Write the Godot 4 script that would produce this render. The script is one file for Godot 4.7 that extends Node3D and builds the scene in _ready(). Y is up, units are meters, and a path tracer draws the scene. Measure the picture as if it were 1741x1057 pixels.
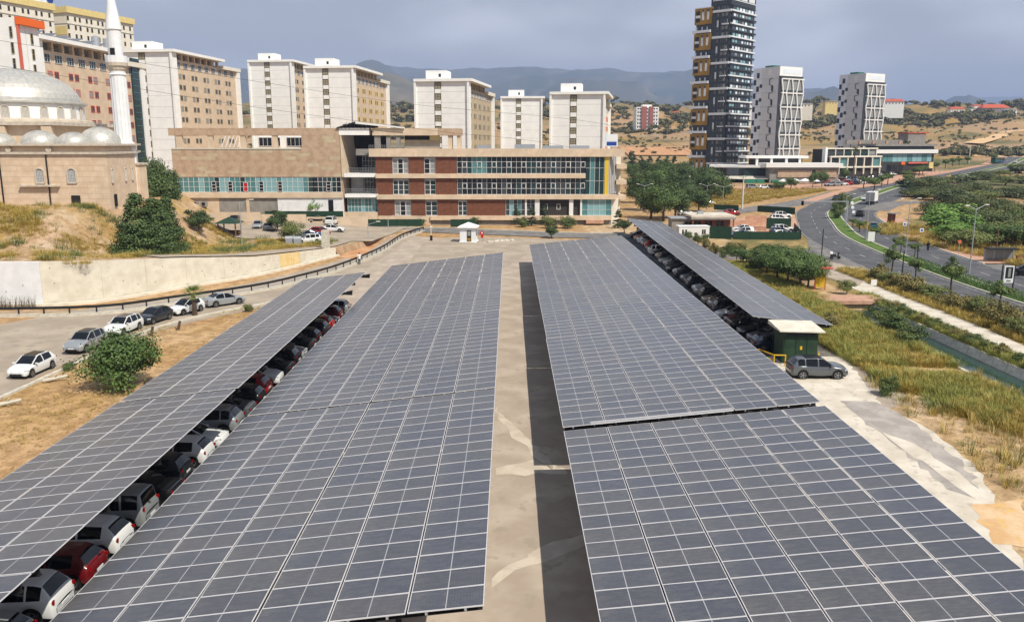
extends Node3D
# Solar-panel carports beside a university campus, seen from about 18 m above the parking ground.
# Metres, y up, the carports run along -z. The parking ground is y = 0.

var M := {}
var taken := {}
var rng := RandomNumberGenerator.new()


class Shape:
	# collects triangles; quads are given counter-clockwise as seen from outside
	var v := PackedVector3Array()
	var n := PackedVector3Array()
	var u := PackedVector2Array()
	var c := PackedColorArray()
	var col := Color(1, 1, 1)
	var use_col := false
	var use_uv := false

	func add(a: Vector3, na: Vector3, ua := Vector2.ZERO) -> void:
		v.append(a)
		n.append(na)
		if use_uv:
			u.append(ua)
		if use_col:
			c.append(col)

	func tri(a: Vector3, b: Vector3, d: Vector3) -> void:
		var nn := (b - a).cross(d - a).normalized()
		add(a, nn)
		add(d, nn)
		add(b, nn)

	func quad(a: Vector3, b: Vector3, d: Vector3, e: Vector3) -> void:
		var nn := (d - a).cross(e - b).normalized()
		add(a, nn, Vector2(0, 1))
		add(d, nn, Vector2(1, 0))
		add(b, nn, Vector2(1, 1))
		add(a, nn, Vector2(0, 1))
		add(e, nn, Vector2(0, 0))
		add(d, nn, Vector2(1, 0))

	func box(at: Vector3, size: Vector3, turn := Basis.IDENTITY) -> void:
		var h := size * 0.5
		var p := []
		for i in 8:
			p.append(at + turn * Vector3(h.x if i & 1 else -h.x, h.y if i & 2 else -h.y, h.z if i & 4 else -h.z))
		quad(p[4], p[5], p[7], p[6])
		quad(p[1], p[0], p[2], p[3])
		quad(p[5], p[1], p[3], p[7])
		quad(p[0], p[4], p[6], p[2])
		quad(p[6], p[7], p[3], p[2])
		quad(p[0], p[1], p[5], p[4])

	func span(x0: float, x1: float, y0: float, y1: float, z0: float, z1: float) -> void:
		box(Vector3(x0 + x1, y0 + y1, z0 + z1) * 0.5, Vector3(absf(x1 - x0), absf(y1 - y0), absf(z1 - z0)))

	func bar(a: Vector3, b: Vector3, w: float, h: float) -> void:
		var d := (b - a)
		var l := d.length()
		d /= l
		var side := d.cross(Vector3.UP)
		if side.length() < 0.01:
			side = Vector3.RIGHT
		side = side.normalized()
		box((a + b) * 0.5, Vector3(w, h, l), Basis(side, side.cross(d) * -1.0, d * -1.0))

	func tube(a: Vector3, b: Vector3, r0: float, r1: float, k := 8, caps := true) -> void:
		var d := (b - a).normalized()
		var s := d.cross(Vector3.RIGHT if absf(d.x) < 0.8 else Vector3.UP).normalized()
		var t := d.cross(s)
		for i in k:
			var p := TAU * i / k
			var q := TAU * (i + 1) / k
			var dp := s * cos(p) + t * sin(p)
			var dq := s * cos(q) + t * sin(q)
			add(a + dp * r0, dp)
			add(b + dq * r1, dq)
			add(a + dq * r0, dq)
			add(a + dp * r0, dp)
			add(b + dp * r1, dp)
			add(b + dq * r1, dq)
			if caps:
				if r1 > 0.001:
					tri(b, b + dp * r1, b + dq * r1)
				if r0 > 0.001:
					tri(a, a + dq * r0, a + dp * r0)

	func lathe(at: Vector3, prof: Array, k := 16, smooth := true) -> void:
		# prof: Vector2(radius, height) from the bottom up
		for j in prof.size() - 1:
			var p0: Vector2 = prof[j]
			var p1: Vector2 = prof[j + 1]
			var e := p1 - p0
			var nr := Vector2(e.y, -e.x).normalized()
			for i in k:
				var f := TAU * i / k
				var g := TAU * (i + 1) / k
				var df := Vector3(cos(f), 0, -sin(f))
				var dg := Vector3(cos(g), 0, -sin(g))
				var nf := df * nr.x + Vector3.UP * nr.y
				var ng := dg * nr.x + Vector3.UP * nr.y
				if not smooth:
					nf = ((df + dg).normalized() * nr.x + Vector3.UP * nr.y).normalized()
					ng = nf
				var a := at + df * p0.x + Vector3.UP * p0.y
				var b := at + dg * p0.x + Vector3.UP * p0.y
				var d := at + dg * p1.x + Vector3.UP * p1.y
				var w := at + df * p1.x + Vector3.UP * p1.y
				if p0.x > 0.001:
					add(a, nf)
					add(d, ng)
					add(b, ng)
				if p1.x > 0.001:
					add(a, nf)
					add(w, nf)
					add(d, ng)

	func prism(poly: Array, y0: float, y1: float) -> void:
		# poly: Vector2(x, z), any winding
		var pts := PackedVector2Array(poly)
		if not Geometry2D.is_polygon_clockwise(pts):
			pts.reverse()
		var m := pts.size()
		var idx := Geometry2D.triangulate_polygon(pts)
		for i in range(0, idx.size(), 3):
			var a := pts[idx[i]]
			var b := pts[idx[i + 1]]
			var d := pts[idx[i + 2]]
			var A := Vector3(a.x, y1, a.y)
			var B := Vector3(b.x, y1, b.y)
			var C := Vector3(d.x, y1, d.y)
			if (B - A).cross(C - A).y > 0:
				tri(A, B, C)
			else:
				tri(A, C, B)
		if y1 - y0 > 0.001:
			for i in m:
				var a := pts[i]
				var b := pts[(i + 1) % m]
				var mid := Vector3(a.x, y0, a.y)
				quad(mid, Vector3(b.x, y0, b.y), Vector3(b.x, y1, b.y), Vector3(a.x, y1, a.y))

	func mesh(m: Material, into: ArrayMesh = null) -> ArrayMesh:
		var am := into if into else ArrayMesh.new()
		if v.is_empty():
			return am
		var arr := []
		arr.resize(Mesh.ARRAY_MAX)
		arr[Mesh.ARRAY_VERTEX] = v
		arr[Mesh.ARRAY_NORMAL] = n
		if use_uv:
			arr[Mesh.ARRAY_TEX_UV] = u
		if use_col:
			arr[Mesh.ARRAY_COLOR] = c
		am.add_surface_from_arrays(Mesh.PRIMITIVE_TRIANGLES, arr)
		am.surface_set_material(am.get_surface_count() - 1, m)
		return am


func numbered(key: String, called: String) -> String:
	var k := key + "/" + called
	var i: int = taken.get(k, 0)
	taken[k] = i + 1
	return called if i == 0 else "%s_%03d" % [called, i]


func tag(o: Node, label: String, category: String, group := "") -> Node:
	o.set_meta("label", label)
	o.set_meta("category", category)
	if group:
		o.set_meta("group", group)
	return o


func thing(called: String, label: String, category: String, at := Vector3.ZERO, turn := 0.0, group := "") -> Node3D:
	var o := Node3D.new()
	o.name = numbered("", called)
	add_child(o)
	o.position = at
	o.rotation.y = turn
	tag(o, label, category, group)
	return o


func put(parent: Node, called: String, mesh: Mesh, at := Vector3.ZERO) -> MeshInstance3D:
	var o := MeshInstance3D.new()
	o.mesh = mesh
	o.name = numbered(str(parent.get_instance_id()), called) if parent != self else numbered("", called)
	parent.add_child(o, true)
	o.position = at
	return o


func part(parent: Node, called: String, s: Shape, m: Material, label := "") -> MeshInstance3D:
	var o := put(parent, called, s.mesh(m))
	if label:
		o.set_meta("label", label)
	return o


func solo(called: String, s: Shape, m: Material, label: String, category: String, group := "") -> MeshInstance3D:
	var o := put(self, called, s.mesh(m))
	tag(o, label, category, group)
	return o


func struct(called: String, s: Shape, m: Material) -> MeshInstance3D:
	var o := put(self, called, s.mesh(m))
	o.set_meta("kind", "structure")
	return o


func copy_of(root: Node3D, at: Vector3, turn: float, label: String, group := "") -> Node3D:
	var r: Node3D = root.duplicate()
	r.name = numbered("", String(root.get_meta("base_name", root.name)))
	add_child(r)
	r.position = at
	r.rotation.y = turn
	r.set_meta("label", label)
	if group:
		r.set_meta("group", group)
	return r


func lin(r: float, g: float, b: float) -> Color:
	return Color(r, g, b).linear_to_srgb()


func mat(color: Color, rough := 0.8, metal := 0.0) -> StandardMaterial3D:
	var m := StandardMaterial3D.new()
	m.albedo_color = color
	m.roughness = rough
	m.metallic = metal
	return m


func noise_image(size: int, seed_: int, freq: float, oct: int) -> Image:
	var f := FastNoiseLite.new()
	f.seed = seed_
	f.noise_type = FastNoiseLite.TYPE_SIMPLEX_SMOOTH
	f.frequency = freq
	f.fractal_type = FastNoiseLite.FRACTAL_FBM
	f.fractal_octaves = oct
	return f.get_seamless_image(size, size)


# a surface of two or three colours mottled by noise, laid over the world in metres
func mottled(a: Color, b: Color, metres: float, seed_: int, rough := 0.9, fine := 0.35, spots := Color(0, 0, 0, 0), spot_share := 0.0) -> StandardMaterial3D:
	var size := 256
	var n1 := noise_image(size, seed_, 0.012, 4)
	var n2 := noise_image(size, seed_ + 7, 0.09, 3)
	var n3 := noise_image(size, seed_ + 13, 0.03, 5)
	var im := Image.create(size, size, false, Image.FORMAT_RGB8)
	for y in size:
		for x in size:
			var t := n1.get_pixel(x, y).r
			var k := n2.get_pixel(x, y).r
			t = clampf((t - 0.5) * 1.9 + 0.5 + (k - 0.5) * fine * 2.0, 0.0, 1.0)
			var cc := a.lerp(b, t)
			if spot_share > 0.0:
				var w := n3.get_pixel(x, y).r
				if w > 1.0 - spot_share:
					cc = cc.lerp(spots, clampf((w - 1.0 + spot_share) * 9.0, 0.0, 1.0) * spots.a)
			im.set_pixel(x, y, cc)
	im.generate_mipmaps()
	var m := mat(Color.WHITE, rough)
	m.albedo_texture = ImageTexture.create_from_image(im)
	m.uv1_triplanar = true
	m.uv1_world_triplanar = true
	m.uv1_scale = Vector3.ONE / metres
	return m


func ground_y(x: float, z: float) -> float:
	var d := -z
	if d < 200.0:
		return 0.0
	if d < 480.0:
		return 0.02 * (d - 200.0)
	if d < 1100.0:
		return 5.6 + 0.0926 * (d - 480.0)
	return 63.0 + 0.03 * (d - 1100.0)


# smooth line through points
func smooth_line(pts: Array, step: float) -> Array:
	var cv := Curve3D.new()
	for i in pts.size():
		var p: Vector3 = pts[i]
		var a: Vector3 = pts[maxi(i - 1, 0)]
		var b: Vector3 = pts[mini(i + 1, pts.size() - 1)]
		var t := (b - a) / 6.0
		cv.add_point(p, -t, t)
	cv.bake_interval = step
	var l := cv.get_baked_length()
	var out := []
	var k := maxi(1, int(l / step))
	for i in k + 1:
		out.append(cv.sample_baked(l * i / k, true))
	return out


func side_of(line: Array, i: int) -> Vector3:
	var a: Vector3 = line[maxi(i - 1, 0)]
	var b: Vector3 = line[mini(i + 1, line.size() - 1)]
	var d := b - a
	d.y = 0
	return d.normalized().cross(Vector3.UP)   # to the right of travel


# a ribbon along a line between two offsets (metres to the right), draped at rise above the terrain
func ribbon(s: Shape, line: Array, o0: float, o1: float, rise: float, drape := true) -> void:
	for i in line.size() - 1:
		var q := []
		for j in [i, i + 1]:
			var r := side_of(line, j)
			for o in [o0, o1]:
				var p: Vector3 = line[j] + r * o
				p.y = (ground_y(p.x, p.z) if drape else p.y) + rise
				q.append(p)
		s.quad(q[0], q[1], q[3], q[2])


# a kerb or wall with height and thickness along a line
func kerb(s: Shape, line: Array, off: float, w: float, y0: float, y1: float, drape := true) -> void:
	for i in line.size() - 1:
		var q := []
		for j in [i, i + 1]:
			var r := side_of(line, j)
			for o in [off, off + w]:
				var p: Vector3 = line[j] + r * o
				if drape:
					p.y = ground_y(p.x, p.z)
				q.append(p)
		var lo := Vector3.UP * y0
		var hi := Vector3.UP * y1
		s.quad(q[0] + hi, q[1] + hi, q[3] + hi, q[2] + hi)
		s.quad(q[2] + lo, q[0] + lo, q[0] + hi, q[2] + hi)
		s.quad(q[1] + lo, q[3] + lo, q[3] + hi, q[1] + hi)
		if i == 0:
			s.quad(q[0] + lo, q[1] + lo, q[1] + hi, q[0] + hi)
		if i == line.size() - 2:
			s.quad(q[3] + lo, q[2] + lo, q[2] + hi, q[3] + hi)


# a flat sheet; ragged > 0 breaks its outline up by that many metres
func sheet(called: String, pts: Array, y: float, m: Material, ragged := 0.0) -> MeshInstance3D:
	var s := Shape.new()
	var poly := []
	for i in pts.size():
		var p: Vector3 = pts[i]
		poly.append(Vector2(p.x, p.z))
		if ragged > 0.0:
			var q: Vector3 = pts[(i + 1) % pts.size()]
			var n := int(p.distance_to(q) / 0.7)
			for k in range(1, n):
				var w := p.lerp(q, float(k) / n)
				poly.append(Vector2(w.x + patch_noise.get_noise_2d(w.x * 60.0, w.z * 60.0) * ragged * 1.6, w.z + patch_noise.get_noise_2d(w.x * 60.0 + 500.0, w.z * 60.0) * ragged * 1.6))
	s.prism(poly, y, y)
	return struct(called, s, m)



func _ready() -> void:
	# ---- camera, sky, sun, exposure
	var cam := Camera3D.new()
	cam.name = "camera"
	add_child(cam)
	cam.position = Vector3(0, 18.0, 0)
	cam.rotation_degrees = Vector3(-11.447, -0.2235, 0)
	cam.fov = 41.094
	cam.near = 0.1
	cam.far = 30000.0
	cam.current = true
	var sky_mat := ProceduralSkyMaterial.new()
	sky_mat.sky_top_color = Color(0.41, 0.47, 0.57)
	sky_mat.sky_horizon_color = Color(0.7, 0.715, 0.75)
	sky_mat.sky_curve = 0.35
	sky_mat.ground_bottom_color = Color(0.42, 0.4, 0.36)
	sky_mat.ground_horizon_color = Color(0.66, 0.68, 0.72)
	sky_mat.sky_cover = cloud_cover()
	sky_mat.sky_cover_modulate = Color(1, 1, 1, 1)
	var sky := Sky.new()
	sky.sky_material = sky_mat
	var env := Environment.new()
	env.background_mode = Environment.BG_SKY
	env.sky = sky
	env.tonemap_mode = Environment.TONE_MAPPER_LINEAR
	env.tonemap_exposure = 1.26
	env.sdfgi_enabled = true
	env.ssao_enabled = true
	env.ssil_enabled = true
	env.fog_enabled = true
	env.fog_density = 0.00015
	env.fog_light_color = Color(0.56, 0.63, 0.76)
	var we := WorldEnvironment.new()
	we.name = "environment"
	we.environment = env
	add_child(we)
	var sun := DirectionalLight3D.new()
	sun.name = "sun"
	sun.light_color = Color(1.0, 0.965, 0.905)
	sun.light_energy = 1.4
	sun.light_angular_distance = 0.5
	sun.shadow_enabled = true
	add_child(sun)
	sun.basis = Basis.looking_at(-Vector3(0.414, 0.786, 0.459).normalized(), Vector3.UP)

	make_materials()
	build_ground()
	build_roads()
	build_hills()
	build_mound()
	build_campus_building()
	build_dormitories()
	build_mosque()
	build_towers()
	build_shops()
	build_far_houses()
	build_carports()
	build_cars()
	build_left_side()
	build_gate()
	build_right_side()
	build_car_lot()
	build_boulevard_things()
	build_trees()
	build_grass()


# thin high cloud, brighter in soft streaks
func cloud_cover() -> ImageTexture:
	var w := 1024
	var h := 512
	var f := FastNoiseLite.new()
	f.seed = 4
	f.frequency = 0.9
	f.fractal_octaves = 5
	var im := Image.create(w, h, false, Image.FORMAT_RGBA8)
	for y in h:
		var up := (0.5 - (y + 0.5) / h) * PI
		if up < -0.05:
			continue
		for x in w:
			var a := (x + 0.5) / w * TAU
			var p := Vector3(cos(a) * cos(up), sin(up) * 3.2, sin(a) * cos(up))
			var t := f.get_noise_3dv(p * 3.0) * 1.0 + 0.42
			t = clampf(t, 0.0, 1.0)
			t = t * t * (3.0 - 2.0 * t)
			im.set_pixel(x, y, Color(0.97, 0.97, 1.0, t * 0.26))
	return ImageTexture.create_from_image(im)


func make_materials() -> void:
	M.steel = mat(Color(0.62, 0.63, 0.64), 0.45, 0.6)
	M.dark_steel = mat(Color(0.13, 0.135, 0.145), 0.6, 0.2)
	M.alu = mat(Color(0.82, 0.815, 0.82), 0.5, 0.1)
	M.galvanised = mat(Color(0.66, 0.68, 0.7), 0.5, 0.35)
	M.white_paint = mat(Color(0.88, 0.88, 0.87), 0.6)
	M.black = mat(Color(0.05, 0.05, 0.055), 0.6)
	M.red_paint = mat(Color(0.72, 0.1, 0.12), 0.5)
	M.yellow_paint = mat(Color(0.85, 0.68, 0.05), 0.55)
	M.green_paint = mottled(Color(0.1, 0.2, 0.13), Color(0.13, 0.25, 0.16), 3.0, 61, 0.55)
	M.green_mesh = mottled(Color(0.07, 0.2, 0.13), Color(0.11, 0.25, 0.17), 2.0, 62, 0.9)
	M.blue_paint = mat(Color(0.12, 0.25, 0.55), 0.5)
	M.asphalt = mottled(Color(0.29, 0.295, 0.31), Color(0.36, 0.36, 0.37), 14.0, 11, 0.92, 0.25, Color(0.42, 0.41, 0.4, 0.7), 0.3)
	M.asphalt_old = mottled(Color(0.40, 0.395, 0.39), Color(0.5, 0.485, 0.47), 11.0, 12, 0.95, 0.25, Color(0.36, 0.35, 0.35, 0.7), 0.3)
	M.concrete = mottled(Color(0.635, 0.58, 0.52), Color(0.7, 0.65, 0.59), 13.0, 13, 0.95, 0.2, Color(0.6, 0.56, 0.5, 0.8), 0.33)
	M.patch = mottled(Color(0.72, 0.675, 0.61), Color(0.78, 0.735, 0.67), 5.0, 44, 0.95, 0.25)
	M.worn = mottled(Color(0.6, 0.575, 0.55), Color(0.68, 0.65, 0.62), 7.0, 45, 0.95, 0.3, Color(0.54, 0.52, 0.5, 0.6), 0.3)
	M.concrete_pale = mottled(Color(0.76, 0.725, 0.66), Color(0.83, 0.8, 0.745), 8.0, 14, 0.95, 0.2, Color(0.68, 0.64, 0.585, 0.7), 0.3)
	M.road_pale = mottled(Color(0.6, 0.55, 0.485), Color(0.67, 0.62, 0.55), 17.0, 15, 0.95, 0.2, Color(0.56, 0.52, 0.47, 0.7), 0.3)
	M.wall_concrete = mottled(Color(0.78, 0.755, 0.69), Color(0.85, 0.83, 0.77), 6.0, 16, 0.92, 0.15, Color(0.72, 0.69, 0.62, 0.6), 0.3)
	M.wall_white = mottled(Color(0.85, 0.86, 0.87), Color(0.89, 0.9, 0.91), 6.0, 17, 0.9, 0.1)
	M.wall_yellow = mottled(Color(0.83, 0.72, 0.47), Color(0.86, 0.78, 0.58), 5.0, 18, 0.9, 0.15)
	M.kerb = mottled(Color(0.7, 0.68, 0.63), Color(0.8, 0.78, 0.72), 2.0, 19, 0.95)
	M.paving = mottled(Color(0.68, 0.52, 0.43), Color(0.76, 0.61, 0.51), 4.0, 20, 0.95)
	M.soil = mottled(Color(0.62, 0.47, 0.33), Color(0.74, 0.6, 0.44), 9.0, 21, 1.0, 0.5, Color(0.8, 0.72, 0.6, 0.8), 0.33)
	M.sand = mottled(Color(0.78, 0.63, 0.45), Color(0.83, 0.72, 0.58), 9.0, 22, 1.0, 0.4, Color(0.82, 0.68, 0.42, 0.9), 0.36)
	M.orange_soil = mottled(Color(0.7, 0.5, 0.33), Color(0.76, 0.6, 0.45), 14.0, 23, 1.0, 0.4)
	M.lawn = mottled(Color(0.25, 0.36, 0.1), Color(0.36, 0.45, 0.15), 5.0, 24, 1.0, 0.6)
	M.stone = mottled(Color(0.66, 0.56, 0.465), Color(0.73, 0.635, 0.54), 7.0, 25, 0.9, 0.35)
	M.mosque_stone = mottled(Color(0.8, 0.71, 0.61), Color(0.85, 0.765, 0.665), 6.0, 26, 0.9, 0.25)
	M.mosque_trim = mottled(Color(0.72, 0.68, 0.62), Color(0.79, 0.75, 0.69), 4.0, 27, 0.85, 0.2)
	M.lead = mottled(Color(0.7, 0.7, 0.68), Color(0.8, 0.79, 0.76), 3.0, 46, 0.45, 0.3)
	M.lead.metallic = 0.35
	M.rose = mat(Color(0.58, 0.36, 0.33), 0.8)
	M.brown_panel = mottled(Color(0.41, 0.24, 0.155), Color(0.46, 0.275, 0.185), 3.0, 28, 0.7, 0.2)
	M.beige_render = mottled(Color(0.78, 0.7, 0.6), Color(0.82, 0.745, 0.65), 8.0, 29, 0.92, 0.15)
	M.beige_grey = mottled(Color(0.7, 0.64, 0.53), Color(0.75, 0.69, 0.585), 8.0, 30, 0.92, 0.15)
	M.white_render = mottled(Color(0.9, 0.905, 0.895), Color(0.93, 0.93, 0.92), 9.0, 31, 0.9, 0.15)
	M.grey_render = mottled(Color(0.5, 0.49, 0.47), Color(0.56, 0.55, 0.53), 7.0, 32, 0.9, 0.2)
	M.cream = mottled(Color(0.85, 0.83, 0.77), Color(0.89, 0.87, 0.82), 8.0, 33, 0.9, 0.15)
	M.yellow_render = mottled(Color(0.82, 0.74, 0.48), Color(0.86, 0.79, 0.56), 6.0, 34, 0.9, 0.15)
	M.orange_paint = mat(Color(0.88, 0.4, 0.12), 0.7)
	M.red_frame = mat(Color(0.8, 0.4, 0.32), 0.7)
	M.yellow_frame = mat(Color(0.84, 0.71, 0.16), 0.7)
	M.grey_frame = mat(Color(0.6, 0.56, 0.46), 0.7)
	M.dark_glass = mat(Color(0.12, 0.14, 0.16), 0.12)
	M.window_glass = mat(Color(0.24, 0.26, 0.28), 0.15)
	M.teal_glass = mat(Color(0.32, 0.5, 0.51), 0.12)
	M.teal_glass_dark = mat(Color(0.14, 0.23, 0.24), 0.1)
	M.blind_glass = mat(Color(0.5, 0.66, 0.68), 0.2)
	M.curtain_glass = mat(Color(0.55, 0.56, 0.56), 0.3)
	M.white_frame = mat(Color(0.84, 0.84, 0.84), 0.6)
	M.interior = mat(Color(0.2, 0.185, 0.17), 0.9)
	M.mustard = mottled(Color(0.58, 0.43, 0.06), Color(0.62, 0.47, 0.09), 6.0, 35, 0.7, 0.15)
	M.tower_dark = mottled(Color(0.17, 0.2, 0.225), Color(0.2, 0.23, 0.255), 6.0, 36, 0.6, 0.15)
	M.tower_white = mat(Color(0.83, 0.85, 0.87), 0.6)
	M.silver = mottled(Color(0.79, 0.8, 0.815), Color(0.83, 0.84, 0.85), 9.0, 37, 0.5, 0.15)
	M.silver_pale = mottled(Color(0.85, 0.88, 0.92), Color(0.89, 0.91, 0.94), 9.0, 38, 0.5, 0.15)
	M.tile_red = mottled(Color(0.68, 0.3, 0.2), Color(0.75, 0.38, 0.27), 3.0, 39, 0.9)
	M.awning_green = mat(Color(0.05, 0.36, 0.27), 0.85)
	M.water = mat(Color(0.17, 0.27, 0.24), 0.08)
	M.car_glass = mat(Color(0.05, 0.06, 0.07), 0.08)
	M.black_trim = mat(Color(0.05, 0.05, 0.055), 0.7)
	M.tyre = mat(Color(0.075, 0.075, 0.08), 0.85)
	M.rim = mat(Color(0.6, 0.61, 0.62), 0.35, 0.7)
	M.lamp_glass = mat(Color(0.8, 0.82, 0.84), 0.12, 0.2)
	M.tail_red = mat(Color(0.5, 0.03, 0.04), 0.2)
	M.plate = mat(Color(0.85, 0.86, 0.86), 0.5)
	for p in [["p_white", 0.86, 0.87, 0.87], ["p_silver", 0.62, 0.64, 0.65], ["p_grey", 0.36, 0.38, 0.4], ["p_dark", 0.16, 0.175, 0.195], ["p_black", 0.06, 0.062, 0.068], ["p_red", 0.62, 0.06, 0.08], ["p_darkred", 0.4, 0.035, 0.05], ["p_blue", 0.14, 0.27, 0.45], ["p_navy", 0.12, 0.16, 0.25], ["p_teal", 0.08, 0.33, 0.37], ["p_beige", 0.66, 0.6, 0.52], ["p_taxi", 0.9, 0.72, 0.04]]:
		var m := mat(Color(p[1], p[2], p[3]), 0.3, 0.35 if p[0] in ["p_silver", "p_grey", "p_dark", "p_navy"] else 0.0)
		m.clearcoat_enabled = true
		m.clearcoat = 0.8
		m.clearcoat_roughness = 0.06
		M[p[0]] = m
	M.bark = mottled(Color(0.3, 0.24, 0.18), Color(0.4, 0.33, 0.26), 1.0, 40, 1.0)
	M.wood = mottled(Color(0.42, 0.3, 0.2), Color(0.5, 0.37, 0.26), 1.0, 41, 0.9)
	var leaf := mat(Color.WHITE, 0.65)
	leaf.vertex_color_use_as_albedo = true
	leaf.backlight_enabled = true
	leaf.backlight = Color(0.25, 0.32, 0.08)
	leaf.cull_mode = BaseMaterial3D.CULL_DISABLED
	M.leaf = leaf
	var earth := mat(Color.WHITE, 1.0)
	earth.vertex_color_use_as_albedo = true
	var em := mottled(Color(0.82, 0.8, 0.76), Color(1.0, 1.0, 1.0), 7.0, 42, 1.0, 0.6, Color(0.7, 0.68, 0.6, 0.8), 0.3)
	earth.albedo_texture = em.albedo_texture
	earth.uv1_triplanar = true
	earth.uv1_world_triplanar = true
	earth.uv1_scale = Vector3.ONE / 6.0
	M.earth = earth
	# solar cells under glass: dark cells, thin pale lines, the wider line at the middle of the module
	for k in 6:
		var im := Image.create(480, 240, false, Image.FORMAT_RGB8)
		var base: Color = [Color(0.15, 0.145, 0.155), Color(0.175, 0.16, 0.15), Color(0.14, 0.145, 0.17), Color(0.165, 0.155, 0.145), Color(0.155, 0.155, 0.15), Color(0.13, 0.135, 0.165)][k]
		var dust := noise_image(256, 70 + k, 0.02, 4)
		var cell := RandomNumberGenerator.new()
		cell.seed = 90 + k
		var tone := []
		for i in 24 * 6:
			tone.append(cell.randf_range(-0.012, 0.012))
		for y in 240:
			for x in 480:
				var cx := x % 20
				var cyy := y % 40
				var cc := base
				var tt: float = tone[(x / 20) * 6 + y / 40]
				cc = Color(cc.r + tt, cc.g + tt, cc.b + tt)
				if cx == 0 or cyy == 0:
					cc = Color(0.42, 0.43, 0.45)
				elif cyy % 8 == 4:
					cc = cc.lerp(Color(0.36, 0.37, 0.4), 0.25)
				if absi(x - 240) < 4:
					cc = Color(0.72, 0.72, 0.73)
				var dd := clampf((dust.get_pixel((x / 3 + k * 40) % 256, y).r - 0.42) * 1.4, 0.0, 0.45) + clampf((dust.get_pixel(x % 256, (y * 2) % 256).r - 0.5), 0.0, 0.3)
				cc = cc.lerp(Color(0.5, 0.475, 0.44), 0.14 + [0.0, 0.06, 0.02, 0.1, 0.05, 0.0][k] + dd * 0.4)
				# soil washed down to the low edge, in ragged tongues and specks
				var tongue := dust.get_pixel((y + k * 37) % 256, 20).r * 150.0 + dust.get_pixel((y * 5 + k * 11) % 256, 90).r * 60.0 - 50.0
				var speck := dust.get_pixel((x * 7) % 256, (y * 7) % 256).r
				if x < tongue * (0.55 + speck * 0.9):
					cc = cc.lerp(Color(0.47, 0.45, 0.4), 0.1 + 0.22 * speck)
				im.set_pixel(x, y, cc)
		im.generate_mipmaps()
		var m := mat(Color.WHITE, 0.36)
		m.clearcoat_enabled = true
		m.clearcoat = 1.0
		m.clearcoat_roughness = 0.34
		m.metallic_specular = 0.75
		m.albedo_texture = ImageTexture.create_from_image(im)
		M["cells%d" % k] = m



# ------------------------------------------------------------------ ground
var patch_noise := FastNoiseLite.new()
var CANAL_X := 39.2


func mixc(a: Color, b: Color, t: float) -> Color:
	return a.lerp(b, clampf(t, 0.0, 1.0))


func field_colour(x: float, z: float) -> Color:
	# dry ground cover: patches of straw, soil and olive scrub (linear colours)
	var straw := Color(0.40, 0.26, 0.08)
	var soil := Color(0.46, 0.30, 0.17)
	var olive := Color(0.13, 0.135, 0.045)
	var pale := Color(0.56, 0.44, 0.30)
	var d := -z
	var n1 := patch_noise.get_noise_2d(x * 0.9, z * 0.9)
	var n2 := patch_noise.get_noise_2d(x * 3.1 + 900, z * 3.1)
	var n3 := patch_noise.get_noise_2d(x * 0.35 - 500, z * 0.35)
	var c := mixc(straw, soil, 0.5 + n1 * 1.6)
	c = mixc(c, pale, (n2 - 0.12) * 2.2)
	c = mixc(c, olive, (n3 + n2 * 0.6 - 0.1) * 2.4)
	if d > 900.0:
		c = mixc(c, olive, (d - 900.0) / 250.0 + n2)
	return c


func near_colour(x: float, z: float) -> Color:
	var n1 := patch_noise.get_noise_2d(x * 6.0, z * 6.0)
	var n2 := patch_noise.get_noise_2d(x * 17.0 + 300, z * 17.0)
	if x > 41.5 and z > -200.0:
		var g := mixc(Color(0.28, 0.21, 0.07), Color(0.42, 0.30, 0.12), 0.5 + n1 * 1.5)
		return mixc(g, Color(0.14, 0.15, 0.05), n2 * 2.0 + 0.1)
	if x > 15.0 and z > -200.0:
		var g := mixc(Color(0.60, 0.45, 0.29), Color(0.52, 0.36, 0.20), 0.5 + n1 * 1.6)
		return mixc(g, Color(0.60, 0.40, 0.14), (n2 - 0.1) * 2.0)
	var s := mixc(Color(0.47, 0.285, 0.13), Color(0.55, 0.37, 0.2), 0.5 + n1 * 1.7)
	return mixc(s, Color(0.42, 0.27, 0.09), (n2 - 0.1) * 2.0)


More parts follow.
